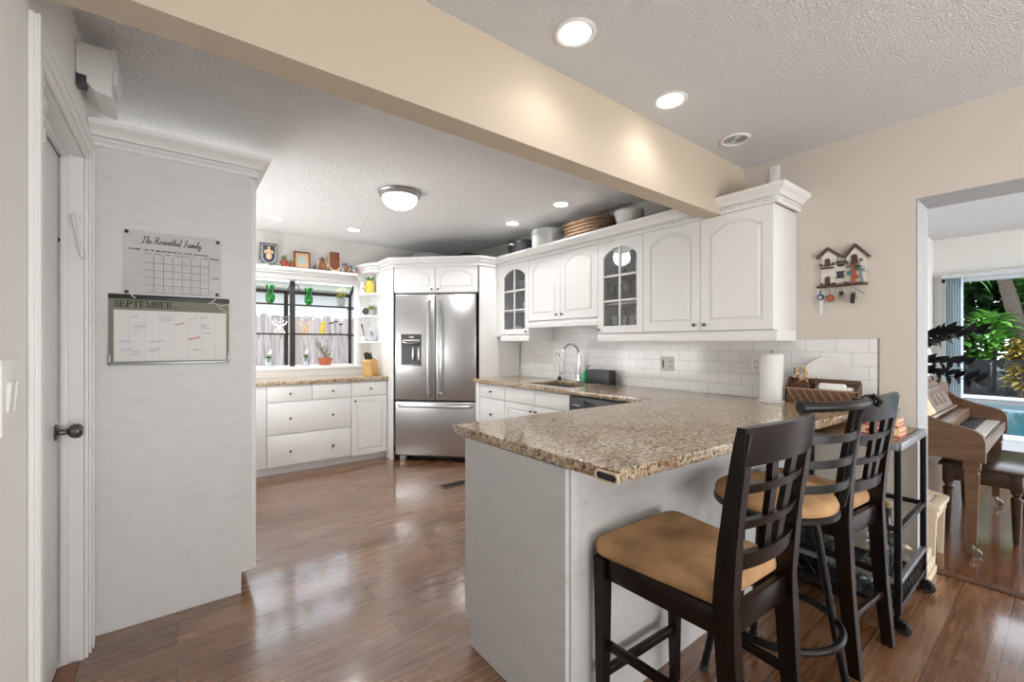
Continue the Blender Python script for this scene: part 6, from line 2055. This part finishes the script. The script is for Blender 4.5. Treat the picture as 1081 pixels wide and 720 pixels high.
bowed(0.80, 0.157, -0.173, 0.045, 0.026, 'back_rung'); bowed(0.885, 0.161, -0.183, 0.045, 0.026, 'back_rung'); bowed(0.97, 0.166, -0.194, 0.045, 0.026, 'back_rung')
b = MB(A)
b.tube([(-0.185, -0.222, 1.082)] + [(0.185 * (-1 + 2 * i / 12), -0.222 - 0.045 * (1 - (-1 + 2 * i / 12) ** 2), 1.082) for i in range(1, 12)] + [(0.185, -0.222, 1.082)], 0.0165, 12); b.build('top_bar', bk, t)
for s in (-1, 1):
    b = MB(A); b.cyl((s * 0.18, -0.224, 1.082), (s * 0.20, -0.216, 1.082), 0.021, n=20); b.build('end_cap', bk, t)
b = MB(A); b.tube([(0.172, -0.222, 1.09), (0.178, -0.245, 1.102), (0.182, -0.262, 1.085), (0.178, -0.250, 1.066)], 0.009, 10); b.build('scroll', bk, t)

# ---------------------------------------------------------------- bar cart
CX0, CX1, CY0, CY1 = 2.53, 3.06, 0.475, 0.975
t = thing('bar_cart', 'black metal bar cart with wooden top against the right wall', 'bar cart', (2.83, 0.72, 0))
b = MB(); b.box(CX0 + 0.02, CX1 - 0.002, CY0 + 0.02, CY1 - 0.002, 0.822, 0.840, 0.002); b.build('table_top', M['cartwood'], t)
b = MB()
for p, q in (((CX0, CY0), (CX1, CY0)), ((CX0, CY1), (CX1, CY1)), ((CX0, CY0), (CX0, CY1)), ((CX1, CY0), (CX1, CY1))):
    b.bar((*p, 0.825), (*q, 0.825), 0.024, 0.034, b=0.002)
b.build('top_frame', M['greymetal'], t)
for x in (CX0, CX1):
    for y in (CY0, CY1):
        b = MB(); b.box(x - 0.012, x + 0.012, y - 0.012, y + 0.012, 0.085, 0.81, 0.002); l = b.build('upright', bk, t)
        b = MB(); b.cyl((x, y, 0.085), (x, y, 0.058), 0.011, n=10); b.box(x - 0.016, x + 0.016, y - 0.022, y + 0.022, 0.05, 0.064, 0.003); b.box(x - 0.016, x - 0.012, y - 0.03, y + 0.012, 0.02, 0.06); b.box(x + 0.012, x + 0.016, y - 0.03, y + 0.012, 0.02, 0.06); c = b.build('caster_fork', bk, t)
        b = MB(frame((x, y - 0.018, 0.030), (0, 1, 0), (1, 0, 0))); b.lathe([(0, -0.011), (0.024, -0.011), (0.030, -0.007), (0.030, 0.007), (0.024, 0.011), (0, 0.011)], n=22); b.build('caster_wheel', M['rubber'], c)
        b = MB(frame((x, y - 0.018, 0.030), (0, 1, 0), (1, 0, 0))); b.cyl((0, 0, -0.014), (0, 0, 0.014), 0.012, n=14); b.build('wheel_hub', M['greymetal'], c)
for z, nm in ((0.47, 'middle_shelf'), (0.125, 'bottom_shelf')):
    b = MB()
    for p, q in (((CX0, CY0), (CX1, CY0)), ((CX0, CY1), (CX1, CY1)), ((CX0, CY0), (CX0, CY1)), ((CX1, CY0), (CX1, CY1))):
        b.bar((*p, z - 0.012), (*q, z - 0.012), 0.020, 0.022, b=0.002)
    if nm == 'bottom_shelf':
        b.box(CX0, CX1, CY0, CY1, z - 0.02, z - 0.006)
    else:
        b.box(CX0 + 0.01, CX1 - 0.01, CY0 + 0.24, CY1 - 0.01, z - 0.02, z - 0.004)
    b.build(nm, bk, t)
b = MB()
for p, q in (((CX0, CY0), (CX1, CY0)), ((CX0, CY1), (CX1, CY1)), ((CX0, CY0), (CX0, CY1))):
    b.bar((*p, 0.225), (*q, 0.225), 0.022, 0.022, b=0.002)
b.build('gallery_rail', M['greymetal'], t)
b = MB()
for p, q, n in (((CX0, CY0), (CX1, CY0), 8), ((CX0, CY0), (CX0, CY1), 8), ((CX0, CY1), (CX1, CY1), 8)):
    p, q = Vector((*p, 0)), Vector((*q, 0))
    for k in range(n):
        a, c = p.lerp(q, k / n), p.lerp(q, (k + 1) / n)
        for (aa, cc) in ((a, c), (c, a)):
            b.tube([(aa.x, aa.y, 0.13), (cc.x, cc.y, 0.22)], 0.003, 5)
b.build('lattice', bk, t)
ZB1 = 0.1195
# bottles and glassware on the cart
BOT = [(0, 0), (0.036, 0), (0.038, 0.008), (0.038, 0.19), (0.032, 0.215), (0.015, 0.25), (0.0135, 0.30), (0.016, 0.302), (0.016, 0.312), (0, 0.312)]
for i, (x, y, m, lab, tall) in enumerate(((2.93, 0.59, 'bottle', 'dark bottle with a cork stopper at the open end of the cart', 1.0), (2.82, 0.60, 'charcoal', 'dark jar with a black cap on the lower cart shelf', 0.72), (2.935, 0.85, 'bottle', 'dark bottle beside the dark box at the back of the lower cart shelf', 0.9))):
    t = thing('liquor_bottle', lab, 'bottle', (x, y, ZB1))
    b = MB(at(x, y, ZB1) @ Matrix.Diagonal((1, 1, tall, 1))); b.lathe(BOT, n=22); b.build('glass', M[m] if i != 1 else M['clear'], t)
    b = MB(at(x, y, ZB1 + 0.312 * tall)); b.lathe([(0, 0), (0.014, 0), (0.017, 0.006), (0.017, 0.03), (0, 0.032)] if i != 1 else [(0, -0.02), (0.028, -0.02), (0.030, 0.0), (0.030, 0.03), (0, 0.032)], n=16); b.build('stopper', M['cork'] if i == 0 else M['black'], t)
t = thing('glass_decanter', 'cut glass decanter with ball stopper on the lower cart shelf', 'decanter', (2.70, 0.62, ZB1))
A = at(2.70, 0.60, ZB1)
b = MB(A); b.lathe([(0, 0), (0.055, 0), (0.062, 0.02), (0.060, 0.09), (0.035, 0.13), (0.018, 0.15), (0.018, 0.185), (0.028, 0.19), (0.026, 0.194), (0.014, 0.186), (0.014, 0.152), (0.03, 0.128), (0.055, 0.088), (0.057, 0.02), (0, 0.012)], n=14); b.build('decanter', M['clear'], t, 10)
b = MB(A); b.ball((0, 0, 0.225), 0.028, n=14); b.cyl((0, 0, 0.18), (0, 0, 0.205), 0.012, n=12); b.build('stopper', M['clear'], t, 10)
b = MB(at(2.74, 0.74, ZB1)); b.lathe([(0, 0), (0.045, 0), (0.05, 0.01), (0.055, 0.10), (0.05, 0.10), (0.046, 0.015), (0, 0.012)], n=22)
tag(b.build('ice_bucket', M['clear']), 'clear glass ice bucket on the lower cart shelf', 'bucket')
b = MB(); b.box(2.66, 2.86, 0.80, 0.955, ZB1, ZB1 + 0.20, 0.004)
tag(b.build('bottle_box', M['bottle']), 'dark box standing at the back of the lower cart shelf', 'box')
t = thing('corkscrew', 'pale wooden-handled corkscrew lying on the lower cart shelf', 'corkscrew', (2.98, 0.52, ZB1), 0)
b = MB(); b.tube([(3.0, 0.515, ZB1 + 0.10), (2.93, 0.53, ZB1 + 0.135)], [0.010, 0.012], 10); b.build('handle', M['cream'], t)
b = MB(); b.tube([(2.965 + 0.018 * math.cos(i * PI / 8), 0.53, 0.185 + 0.018 * math.sin(i * PI / 8)) for i in range(16)], 0.002, 6, closed=True); b.tube([(2.965, 0.522, ZB1 + 0.002), (2.965, 0.522, ZB1 + 0.11)], 0.003, 6); b.build('screw', M['keymetal'], t)
b = MB(); b.tube([(2.78 + 0.04 * math.cos(i * PI / 10), 0.53 + 0.01 * math.cos(i * PI / 10), ZB1 + 0.046 + 0.042 * math.sin(i * PI / 10)) for i in range(20)], 0.003, 6, closed=True); b.tube([(2.82 + 0.035 * math.cos(i * PI / 10), 0.55, ZB1 + 0.042 + 0.038 * math.sin(i * PI / 10)) for i in range(20)], 0.003, 6, closed=True)
tag(b.build('wire_bottle_ring', M['black']), 'black wire bottle ring on the lower cart shelf', 'wire holder')
for i, (x0, y0, z, w, d, h, lab) in enumerate(((2.64, 0.49, 0.8405, 0.13, 0.185, 0.045, 'lower red and cream card box on the bar cart'), (2.65, 0.497, 0.8862, 0.11, 0.17, 0.04, 'upper red and cream card box on the bar cart'))):
    t = thing('card_box', lab, 'box', (x0 + w / 2, y0 + d / 2, z), 0, 'card boxes on the bar cart')
    b = MB(); b.box(x0, x0 + w, y0, y0 + d, z, z + h, 0.002); b.build('box', M['creamfig'], t)
    b = MB(); b.box(x0 - 0.0008, x0 + w + 0.0008, y0 - 0.0008, y0 + d + 0.0008, z + h * 0.1, z + h * 0.3); 
    for k in range(4):
        b.box(x0 - 0.001, x0 + 0.0005, y0 + 0.02 + 0.045 * k, y0 + 0.035 + 0.045 * k, z + h * 0.45, z + h * 0.8)
        b.box(x0 + 0.008 + 0.03 * k, x0 + 0.022 + 0.03 * k, y0 - 0.001, y0 + 0.0005, z + h * 0.45, z + h * 0.8)
    b.build('printed_band', M['stripered'], t)
b = MB(at(2.93, 0.58, 0.8405)); b.lathe([(0, 0), (0.032, 0), (0.036, 0.004), (0.040, 0.11), (0.038, 0.11), (0.034, 0.008), (0, 0.008)], n=20)
tag(b.build('drinking_glass', M['clear']), 'clear drinking glass on the wooden cart top', 'glass')

# ---------------------------------------------------------------- piano
PX0, PX1, PYF, PYB = 3.765, 5.20, 0.315, 0.985
t = thing('piano', 'brown spinet piano with music desk in the room beyond the doorway', 'piano', (4.5, 0.65, 0))
pw = M['pianowood']
ZY = Matrix(((0, 0, 1, 0), (1, 0, 0, 0), (0, 1, 0, 0), (0, 0, 0, 1)))
for x in (PX0, PX1 - 0.035):
    b = MB()
    top = [(0.345, 0.70)] + [(0.335 - 0.0 + 0.055 - 0.055 * math.cos(a) - 0.02, 0.71 + 0.055 * math.sin(a)) for a in [i * PI / 2 / 6 for i in range(7)]]
    outline = [(PYB, 0.02), (PYB, 0.98), (0.70, 0.98), (0.66, 0.90), (0.60, 0.84), (0.50, 0.80), (0.40, 0.775), (0.355, 0.76), (0.325, 0.735), (PYF, 0.70), (PYF, 0.575), (0.70, 0.575), (0.70, 0.02)]
    b.flat([outline], x, x + 0.035, 0.004, m=ZY); b.build('side_arm', pw, t)
b = MB(); b.box(PX0 + 0.035, PX1 - 0.035, 0.70, PYB, 0.02, 0.575, 0.003); b.box(PX0 + 0.03, PX1 - 0.03, 0.645, PYB, 0.745, 0.955, 0.004); b.build('case', pw, t)
b = MB(); b.box(PX0 - 0.01, PX1 + 0.01, 0.70, PYB + 0.005, 0.975, 1.0, 0.006); b.build('lid', pw, t)
b = MB(); b.box(PX0 + 0.02, PX1 - 0.02, PYF + 0.03, 0.71, 0.575, 0.635, 0.003); b.box(PX0 + 0.035, PX1 - 0.035, PYF + 0.012, PYF + 0.035, 0.60, 0.672, 0.004); b.build('key_bed', pw, t)
b = MB(); b.box(PX0 + 0.035, PX1 - 0.035, PYF + 0.038, 0.52, 0.637, 0.672, 0.002)
for k in range(1, 52):
    pass
kb = b.build('white_keys', M['ivory'], t)
b = MB()
kw = (PX1 - PX0 - 0.09) / 52
for k in range(51):
    if k % 7 in (0, 2, 3, 5, 6):
        x = PX0 + 0.045 + kw * (k + 1)
        b.box(x - 0.0055, x + 0.0055, 0.425, 0.52, 0.672, 0.684, 0.0015)
    b.box(PX0 + 0.045 + kw * (k + 1) - 0.0005, PX0 + 0.045 + kw * (k + 1) + 0.0005, PYF + 0.038, 0.43, 0.6715, 0.6724)
b.build('black_keys', M['black'], t)
b = MB(); b.box(PX0 + 0.035, PX1 - 0.035, 0.52, 0.65, 0.665, 0.755, 0.006); b.build('fall_board', pw, t)
# music desk with pierced scrolls
MD = frame((PX0 + 0.05, 0.60, 0.765), (1, 0, 0), (0, -1, 0)) @ Matrix.Rotation(-0.42, 4, 'X')
b = MB(MD)
LD = 1.15
holes = []
for k in range(5):
    u = 0.22 + 0.17 * k
    holes.append([(u, 0.06), (u + 0.02, 0.06), (u + 0.075, 0.18), (u + 0.05, 0.18)]); 
    holes.append([(u + 0.06, 0.06), (u + 0.10, 0.06), (u + 0.095, 0.13), (u + 0.085, 0.13)])
b.flat([[(0, 0), (LD, 0), (LD, 0.10), (LD - 0.12, 0.24), (0.12, 0.24), (0, 0.10)]] + holes, 0, 0.016, 0.002); b.box(0, LD, 0, 0.02, 0.016, 0.035, 0.003); b.build('music_desk', pw, t)
b = MB(MD); b.box(0.03, 0.22, 0.025, 0.29, 0.02, 0.026, 0.001); b.box(0.235, 0.40, 0.025, 0.25, 0.02, 0.026, 0.001)
tag(b.build('music_book', M['creamfig']), 'worn sheet music open on the piano desk', 'sheet music')
for x in (PX0 + 0.05, PX1 - 0.05):
    b = MB(at(x, PYF + 0.06, 0)); b.ring_mesh([[Vector((dx * w, dy * w, z)) for dx, dy in ((-1, -1), (1, -1), (1, 1), (-1, 1))] for z, w in ((0.07, 0.019), (0.09, 0.021), (0.45, 0.030), (0.50, 0.032), (0.505, 0.026), (0.515, 0.026), (0.52, 0.036), (0.575, 0.036))]); l = b.build('leg', pw, t)
    b = MB(at(x, PYF + 0.06, 0)); b.cyl((0, 0, 0.07), (0, 0, 0.045), 0.010, n=10); b.box(-0.012, 0.012, -0.03, 0.008, 0.03, 0.05, 0.003); b.tube([(-0.010, -0.022, 0.020), (0.010, -0.022, 0.020)], 0.020, 14); b.build('caster', M['keymetal'], l)
b = MB()
for k in range(3):
    x = 4.40 + 0.10 * k
    b.tube([(x, 0.70, 0.07), (x, 0.62, 0.06), (x, 0.56, 0.045)], 0.008, 8, flat=(0.8, 1.6))
b.build('pedal', M['chrome'], t)

# toy piano
t = thing('toy_piano', 'small cream toy piano just inside the doorway beside the brown piano', 'toy piano', (3.57, 0.62, 0))
cm = M['cream']
TX0, TX1, TF, TB = 3.43, 3.735, 0.475, 0.80
for x in (TX0, TX1 - 0.015):
    b = MB(); b.flat([[(TB, 0.0), (TB, 0.50), (0.68, 0.50), (0.64, 0.40), (0.60, 0.375), (TF, 0.355), (TF, 0.28), (0.66, 0.28), (0.66, 0)]], x, x + 0.015, 0.002, m=ZY); b.build('side_panel', cm, t)
b = MB(); b.box(TX0 + 0.015, TX1 - 0.015, 0.67, TB, 0.02, 0.49); b.box(TX0 - 0.008, TX1 + 0.008, 0.645, TB + 0.01, 0.49, 0.508, 0.004); b.box(TX0 + 0.015, TX1 - 0.015, TF, 0.66, 0.28, 0.325, 0.003); b.box(TX0 - 0.004, TX1 + 0.004, TF - 0.012, TF + 0.04, 0.322, 0.352, 0.004); b.build('case', cm, t)
b = MB(); b.box(TX0 + 0.02, TX1 - 0.02, TF + 0.045, 0.645, 0.326, 0.345, 0.001); b.build('white_keys', M['ivory'], t)
b = MB()
for k in range(13):
    b.box(TX0 + 0.03 + 0.019 * k, TX0 + 0.041 + 0.019 * k, TF + 0.085, 0.645, 0.345, 0.356, 0.001)
b.build('black_keys', M['black'], t)
for x in (TX0 + 0.02, TX1 - 0.02):
    b = MB(at(x, TF + 0.025, 0)); b.ring_mesh([[Vector((dx * w, dy * w, z)) for dx, dy in ((-1, -1), (1, -1), (1, 1), (-1, 1))] for z, w in ((0, 0.012), (0.25, 0.019), (0.28, 0.021))]); b.build('leg', cm, t)

# bench
t = thing('piano_bench', 'dark polished piano bench pushed under the keyboard', 'bench', (4.6, 0.33, 0))
BX0, BX1, BY0, BY1 = 4.20, 5.0, 0.19, 0.56
b = MB(); b.box(BX0 - 0.02, BX1 + 0.02, BY0 - 0.02, BY1 + 0.015, 0.445, 0.468, 0.006); b.build('seat', M['benchwood'], t)
b = MB(); b.box(BX0 + 0.01, BX1 - 0.01, BY0 + 0.006, BY1 - 0.006, 0.35, 0.445, 0.003); b.build('apron', M['benchwood'], t)
for x in (BX0 + 0.03, BX1 - 0.03):
    for y in (BY0 + 0.03, BY1 - 0.03):
        b = MB(at(x, y, 0)); b.box(-0.027, 0.027, -0.027, 0.027, 0.335, 0.445, 0.003)
        b.lathe([(0, 0.0), (0.014, 0), (0.018, 0.03), (0.027, 0.27), (0.030, 0.29), (0.018, 0.30), (0.018, 0.31), (0.026, 0.32), (0.026, 0.335), (0, 0.336)], n=14); b.build('leg', M['benchwood'], t)

# black-leaved plant on the piano
t = thing('black_leaf_plant', 'black-leaved plant arching over the piano', 'potted plant', (4.10, 0.85, 1.0005))
A = at(4.10, 0.84, 1.0005)
b = MB(A); b.lathe([(0, 0), (0.06, 0), (0.075, 0.11), (0.08, 0.12), (0.072, 0.12), (0.066, 0.10), (0, 0.10)], n=22); b.build('pot', M['china'], t)
bs, bl = MB(A), MB(A)
rnd = random.Random(31)
for tip in ((0.34, -0.42, 0.36), (0.42, -0.36, 0.14), (0.06, -0.30, 0.36), (0.30, -0.42, 0.02), (-0.1, 0.05, 0.3), (0.2, -0.12, 0.32)):
    tip = Vector(tip); base = Vector((tip.x * 0.06, tip.y * 0.06, 0.10)); mid = Vector((tip.x * 0.45, tip.y * 0.45, 0.10 + (tip.z - 0.1) * 0.62 + 0.04))
    pts = []
    for i in range(11):
        f = i / 10
        pts.append(base * (1 - f) ** 2 + mid * 2 * f * (1 - f) + tip * f * f)
    bs.tube(pts, [0.006 - 0.004 * i / 10 for i in range(11)], 6)
    for i in range(3, 11):
        d = (pts[i] - pts[i - 1]).normalized()
        sd = (d.cross(Vector((0, 0, 1))).normalized() * 0.45 + Vector((0, 0, 0.9))).normalized()
        for s in (-1, 1):
            leaf_at(bl, pts[i], d * 0.7 + sd * s * 0.75 + Vector((0, 0, rnd.uniform(-0.2, 0.3))), rnd.uniform(0.075, 0.11), 0.022, 0.2, (-0.7 + rnd.uniform(-0.5, 0.5), -0.5 + rnd.uniform(-0.5, 0.5), 0.5))
    leaf_at(bl, pts[-1], d, 0.11, 0.030, 0.1, (-0.7, -0.5, 0.5))
bs.build('stem', M['blackleaf'], t); bl.build('leaves', M['blackleaf'], t)

# ---------------------------------------------------------------- garden doors of the piano room
t = struct(thing('door_2', 'x', 'sliding door', (7.0, 0, 0)), 'pale aluminium sliding glass doors to the garden', 'sliding door')
b = MB()
b.box(6.985, 7.09, SY1 - 0.05, SY1 - 0.0005, 0, SZ); b.box(6.985, 7.09, SY0 + 0.0005, SY0 + 0.05, 0, SZ); b.box(6.985, 7.09, SY0, SY1, SZ - 0.05, SZ - 0.0005); b.box(6.985, 7.09, SY0, SY1, 0.0005, 0.03)
for y in (SY1 - 0.10, -0.28):
    b.box(7.02, 7.06, y - 0.03, y + 0.03, 0.03, SZ - 0.05, 0.003)
b.build('door_frame', M['alu'], t)
b = MB(); b.box(7.038, 7.044, SY0 + 0.05, SY1 - 0.07, 0.03, SZ - 0.05); b.build('door_glass', M['pane'], t)
t = thing('vertical_blind', 'pale blue vertical blind gathered at the left of the garden doors', 'blind', (6.95, 0.86, 0))
b = MB(); b.box(6.90, 6.975, -1.5, 0.92, SZ - 0.012, SZ + 0.035, 0.004); b.build('head_rail', M['alu'], t)
b = MB()
for k in range(7):
    b.bar((6.90, 0.885 - 0.020 * k, SZ - 0.51 - 0.49), (6.975, 0.875 - 0.020 * k, SZ - 0.51 - 0.49), 0.003, 1.98)
b.build('blind_slat', M['blind'], t)

# ---------------------------------------------------------------- garden
b = MB(); b.box(7.1, 9.0, -9, 12, -0.12, -0.02); b.box(9.0, 15.0, -9, -5.0, -0.12, -0.02); b.box(9.0, 15.0, 3.2, 12, -0.12, -0.02); b.box(15.0, 30, -12, 12, -0.12, -0.02)
b.box(-8, 7.1, 5.35, 12, -0.12, -0.02); b.box(-6, 7.1, -9, -3.0, -0.12, -0.02)
struct(b.build('ground', M['ground']), 'pale paving around the pool and house', 'ground')
b = MB(); b.box(9.0, 15.0, -5.0, 3.2, -0.6, -0.12)
o = b.build('swimming_pool', M['pool']); tag(o, 'turquoise swimming pool beyond the garden doors', 'pool')
b = MB()
for a in ((8.8, 9.02, -5, 3.2), (14.98, 15.3, -5, 3.2), (8.8, 15.3, 3.18, 3.4), (8.8, 15.3, -5.2, -4.98)):
    b.box(*a, -0.02, 0.03, 0.008)
b.build('coping', M['stucco'], o)
t = thing('pool_fence', 'black mesh pool fence beyond the water', 'fence', (16.0, 0, 0))
b = MB(); b.box(16.0, 16.005, -5, 4, 0.0, 0.88); b.build('mesh_panel', M['mesh'], t)
for k in range(7):
    b = MB(); b.cyl((16.0, -5 + 1.5 * k, -0.02), (16.0, -5 + 1.5 * k, 0.95), 0.02, n=8); b.build('post', M['black'], t)


def shrub(label, c, rx, ry, h, mat, n, L, w, seed, name='garden_shrub', group='shrubs beyond the pool'):
    rnd = random.Random(seed)
    t = thing(name, label, 'shrub', c, 0, group)
    b = MB(at(*c)); 
    for k in range(5):
        a = rnd.uniform(0, 2 * PI)
        b.tube([(0.05 * math.cos(a), 0.05 * math.sin(a), 0), (0.3 * rx * math.cos(a), 0.3 * ry * math.sin(a), h * 0.5), (0.5 * rx * math.cos(a), 0.5 * ry * math.sin(a), h * 0.8)], 0.025, 5)
    b.build('stem', M['bark'], t)
    b = MB(at(*c))
    for k in range(n):
        a, e = rnd.uniform(0, 2 * PI), rnd.uniform(-0.6, 1.4)
        r = rnd.uniform(0.55, 1.0)
        p = Vector((rx * r * math.cos(a) * math.cos(e), ry * r * math.sin(a) * math.cos(e), h * 0.5 + h * 0.5 * r * math.sin(e)))
        if p.z < 0.05:
            p.z = rnd.uniform(0.05, 0.4)
        d = Vector((math.cos(a), math.sin(a), rnd.uniform(-0.2, 0.9)))
        leaf_at(b, p, d, L * rnd.uniform(0.7, 1.2), w * rnd.uniform(0.8, 1.2), 0.3, n=3)
    b.build('foliage', mat, t)
    return t


shrub('mid green shrub beyond the pool at the left of the garden doors', (17.0, 2.0, 0), 0.42, 0.42, 1.75, M['jungle'], 420, 0.34, 0.085, 1)
shrub('bright fan-leaved shrub in the centre of the garden view', (17.25, 1.32, 0), 0.40, 0.36, 2.15, M['jungle2'], 420, 0.36, 0.085, 3)
shrub('low dark shrub behind the pool mesh under the bright shrub', (16.42, 1.72, 0), 0.20, 0.30, 0.9, M['jungle3'], 300, 0.26, 0.07, 2)
shrub('yellow and orange croton beneath the palm trunk', (16.55, 0.80, 0), 0.22, 0.20, 1.42, M['croton'], 260, 0.22, 0.05, 5)
shrub('low red-leaved croton in front of the pool mesh', (15.55, 0.72, 0), 0.16, 0.22, 0.8, M['croton'], 160, 0.2, 0.045, 6)
shrub('mid green shrub right of the crotons beyond the pool', (17.0, -0.1, 0), 0.55, 0.55, 1.7, M['jungle'], 420, 0.38, 0.09, 4)
shrub('low green shrub at the far right beyond the pool', (16.9, -1.6, 0), 0.7, 0.75, 1.8, M['jungle'], 420, 0.40, 0.09, 12)
for k, (y, mt, lab) in enumerate(((4.6, 'jungle3', 'leftmost'), (3.3, 'jungle', 'second from the left'), (2.0, 'jungle3', 'third from the left'), (0.7, 'jungle', 'fourth from the left'), (-0.6, 'jungle3', 'fifth from the left'), (-1.9, 'jungle', 'second from the right'), (-3.2, 'jungle3', 'rightmost'))):
    shrub('tall dark hedge plant at the back of the garden, %s' % lab, (20.2, y, 0), 0.75, 0.66, 6.0, M[mt], 1500, 0.62, 0.16, 20 + k, 'hedge_plant', 'hedge plants at the back of the garden')
t = thing('palm_tree', 'leaning grey palm trunk with arching fronds in the garden', 'palm tree', (18.2, 0.8, 0))
b = MB()
tr = [(18.2, 0.80, 0), (18.2, 0.88, 1.2), (18.2, 1.0, 2.2), (18.2, 1.22, 3.3), (18.2, 1.4, 4.1)]
pts = []
for i in range(4):
    for k in range(6):
        pts.append(Vector(tr[i]).lerp(Vector(tr[i + 1]), k / 6))
pts.append(Vector(tr[-1]))
b.tube(pts, [0.17 - 0.05 * i / len(pts) + (0.012 if i % 2 else 0) for i in range(len(pts))], 12); b.build('trunk', M['bark'], t)
for k in range(11):
    a = k * 2 * PI / 11 + 0.2
    base = Vector(tr[-1]); d = Vector((math.cos(a), math.sin(a), 0))
    L = 2.3
    P = [base + d * (L * f) + Vector((0, 0, 1.1 * f - 2.4 * f * f)) for f in [i / 10 for i in range(11)]]
    b = MB(); b.tube(P, [0.05 - 0.04 * i / 10 for i in range(11)], 6)
    for i in range(2, 11):
        dd = (P[i] - P[i - 1]).normalized(); sd = dd.cross(Vector((0, 0, 1))).normalized()
        for s in (-1, 1):
            for q in (0, 0.5):
                leaf_at(b, P[i - 1].lerp(P[i], q), dd * 0.6 + sd * s, 0.55, 0.035, 0.5, n=3)
    b.build('frond', M['jungle'], t)

# outside the kitchen window
t = thing('picket_fence', 'weathered grey-brown picket fence outside the kitchen window', 'fence', (1.5, 7.2, 0))
b = MB()
rnd = random.Random(17)
for k in range(36):
    x = -0.8 + 0.145 * k
    h = 1.70 + rnd.uniform(-0.02, 0.02)
    m = Matrix(((1, 0, 0, x), (0, 0, 1, 7.2 + rnd.uniform(0, 0.012)), (0, 1, 0, 0), (0, 0, 0, 1)))
    b.flat([[(0, -0.02), (0.136, -0.02), (0.136, h - 0.05), (0.105, h), (0.031, h), (0, h - 0.05)]], 0, 0.02, 0.002, m=m)
b.build('picket', M['fence'], t)
b = MB(); b.box(-0.8, 4.4, 7.235, 7.275, 0.35, 0.44); b.box(-0.8, 4.4, 7.235, 7.275, 1.35, 1.44); b.build('rail', M['fence'], t)
t = thing('neighbour_house', 'white neighbouring house with pale green eaves beyond the fence', 'house', (2, 11, 0))
b = MB(); b.box(-3, 7.0, 11.0, 11.2, -0.1, 2.55); b.build('wall', M['stucco'], t)
b = MB(); b.box(-3, 7.0, 10.3, 11.2, 2.47, 2.60); b.build('eave', M['soffit'], t)
b = MB(); b.flat([[(10.2, 2.6), (10.2, 2.66), (13.5, 4.0), (13.5, 3.9)]], -3, 7.0, m=ZY); b.build('roof', M['stucco'], t)
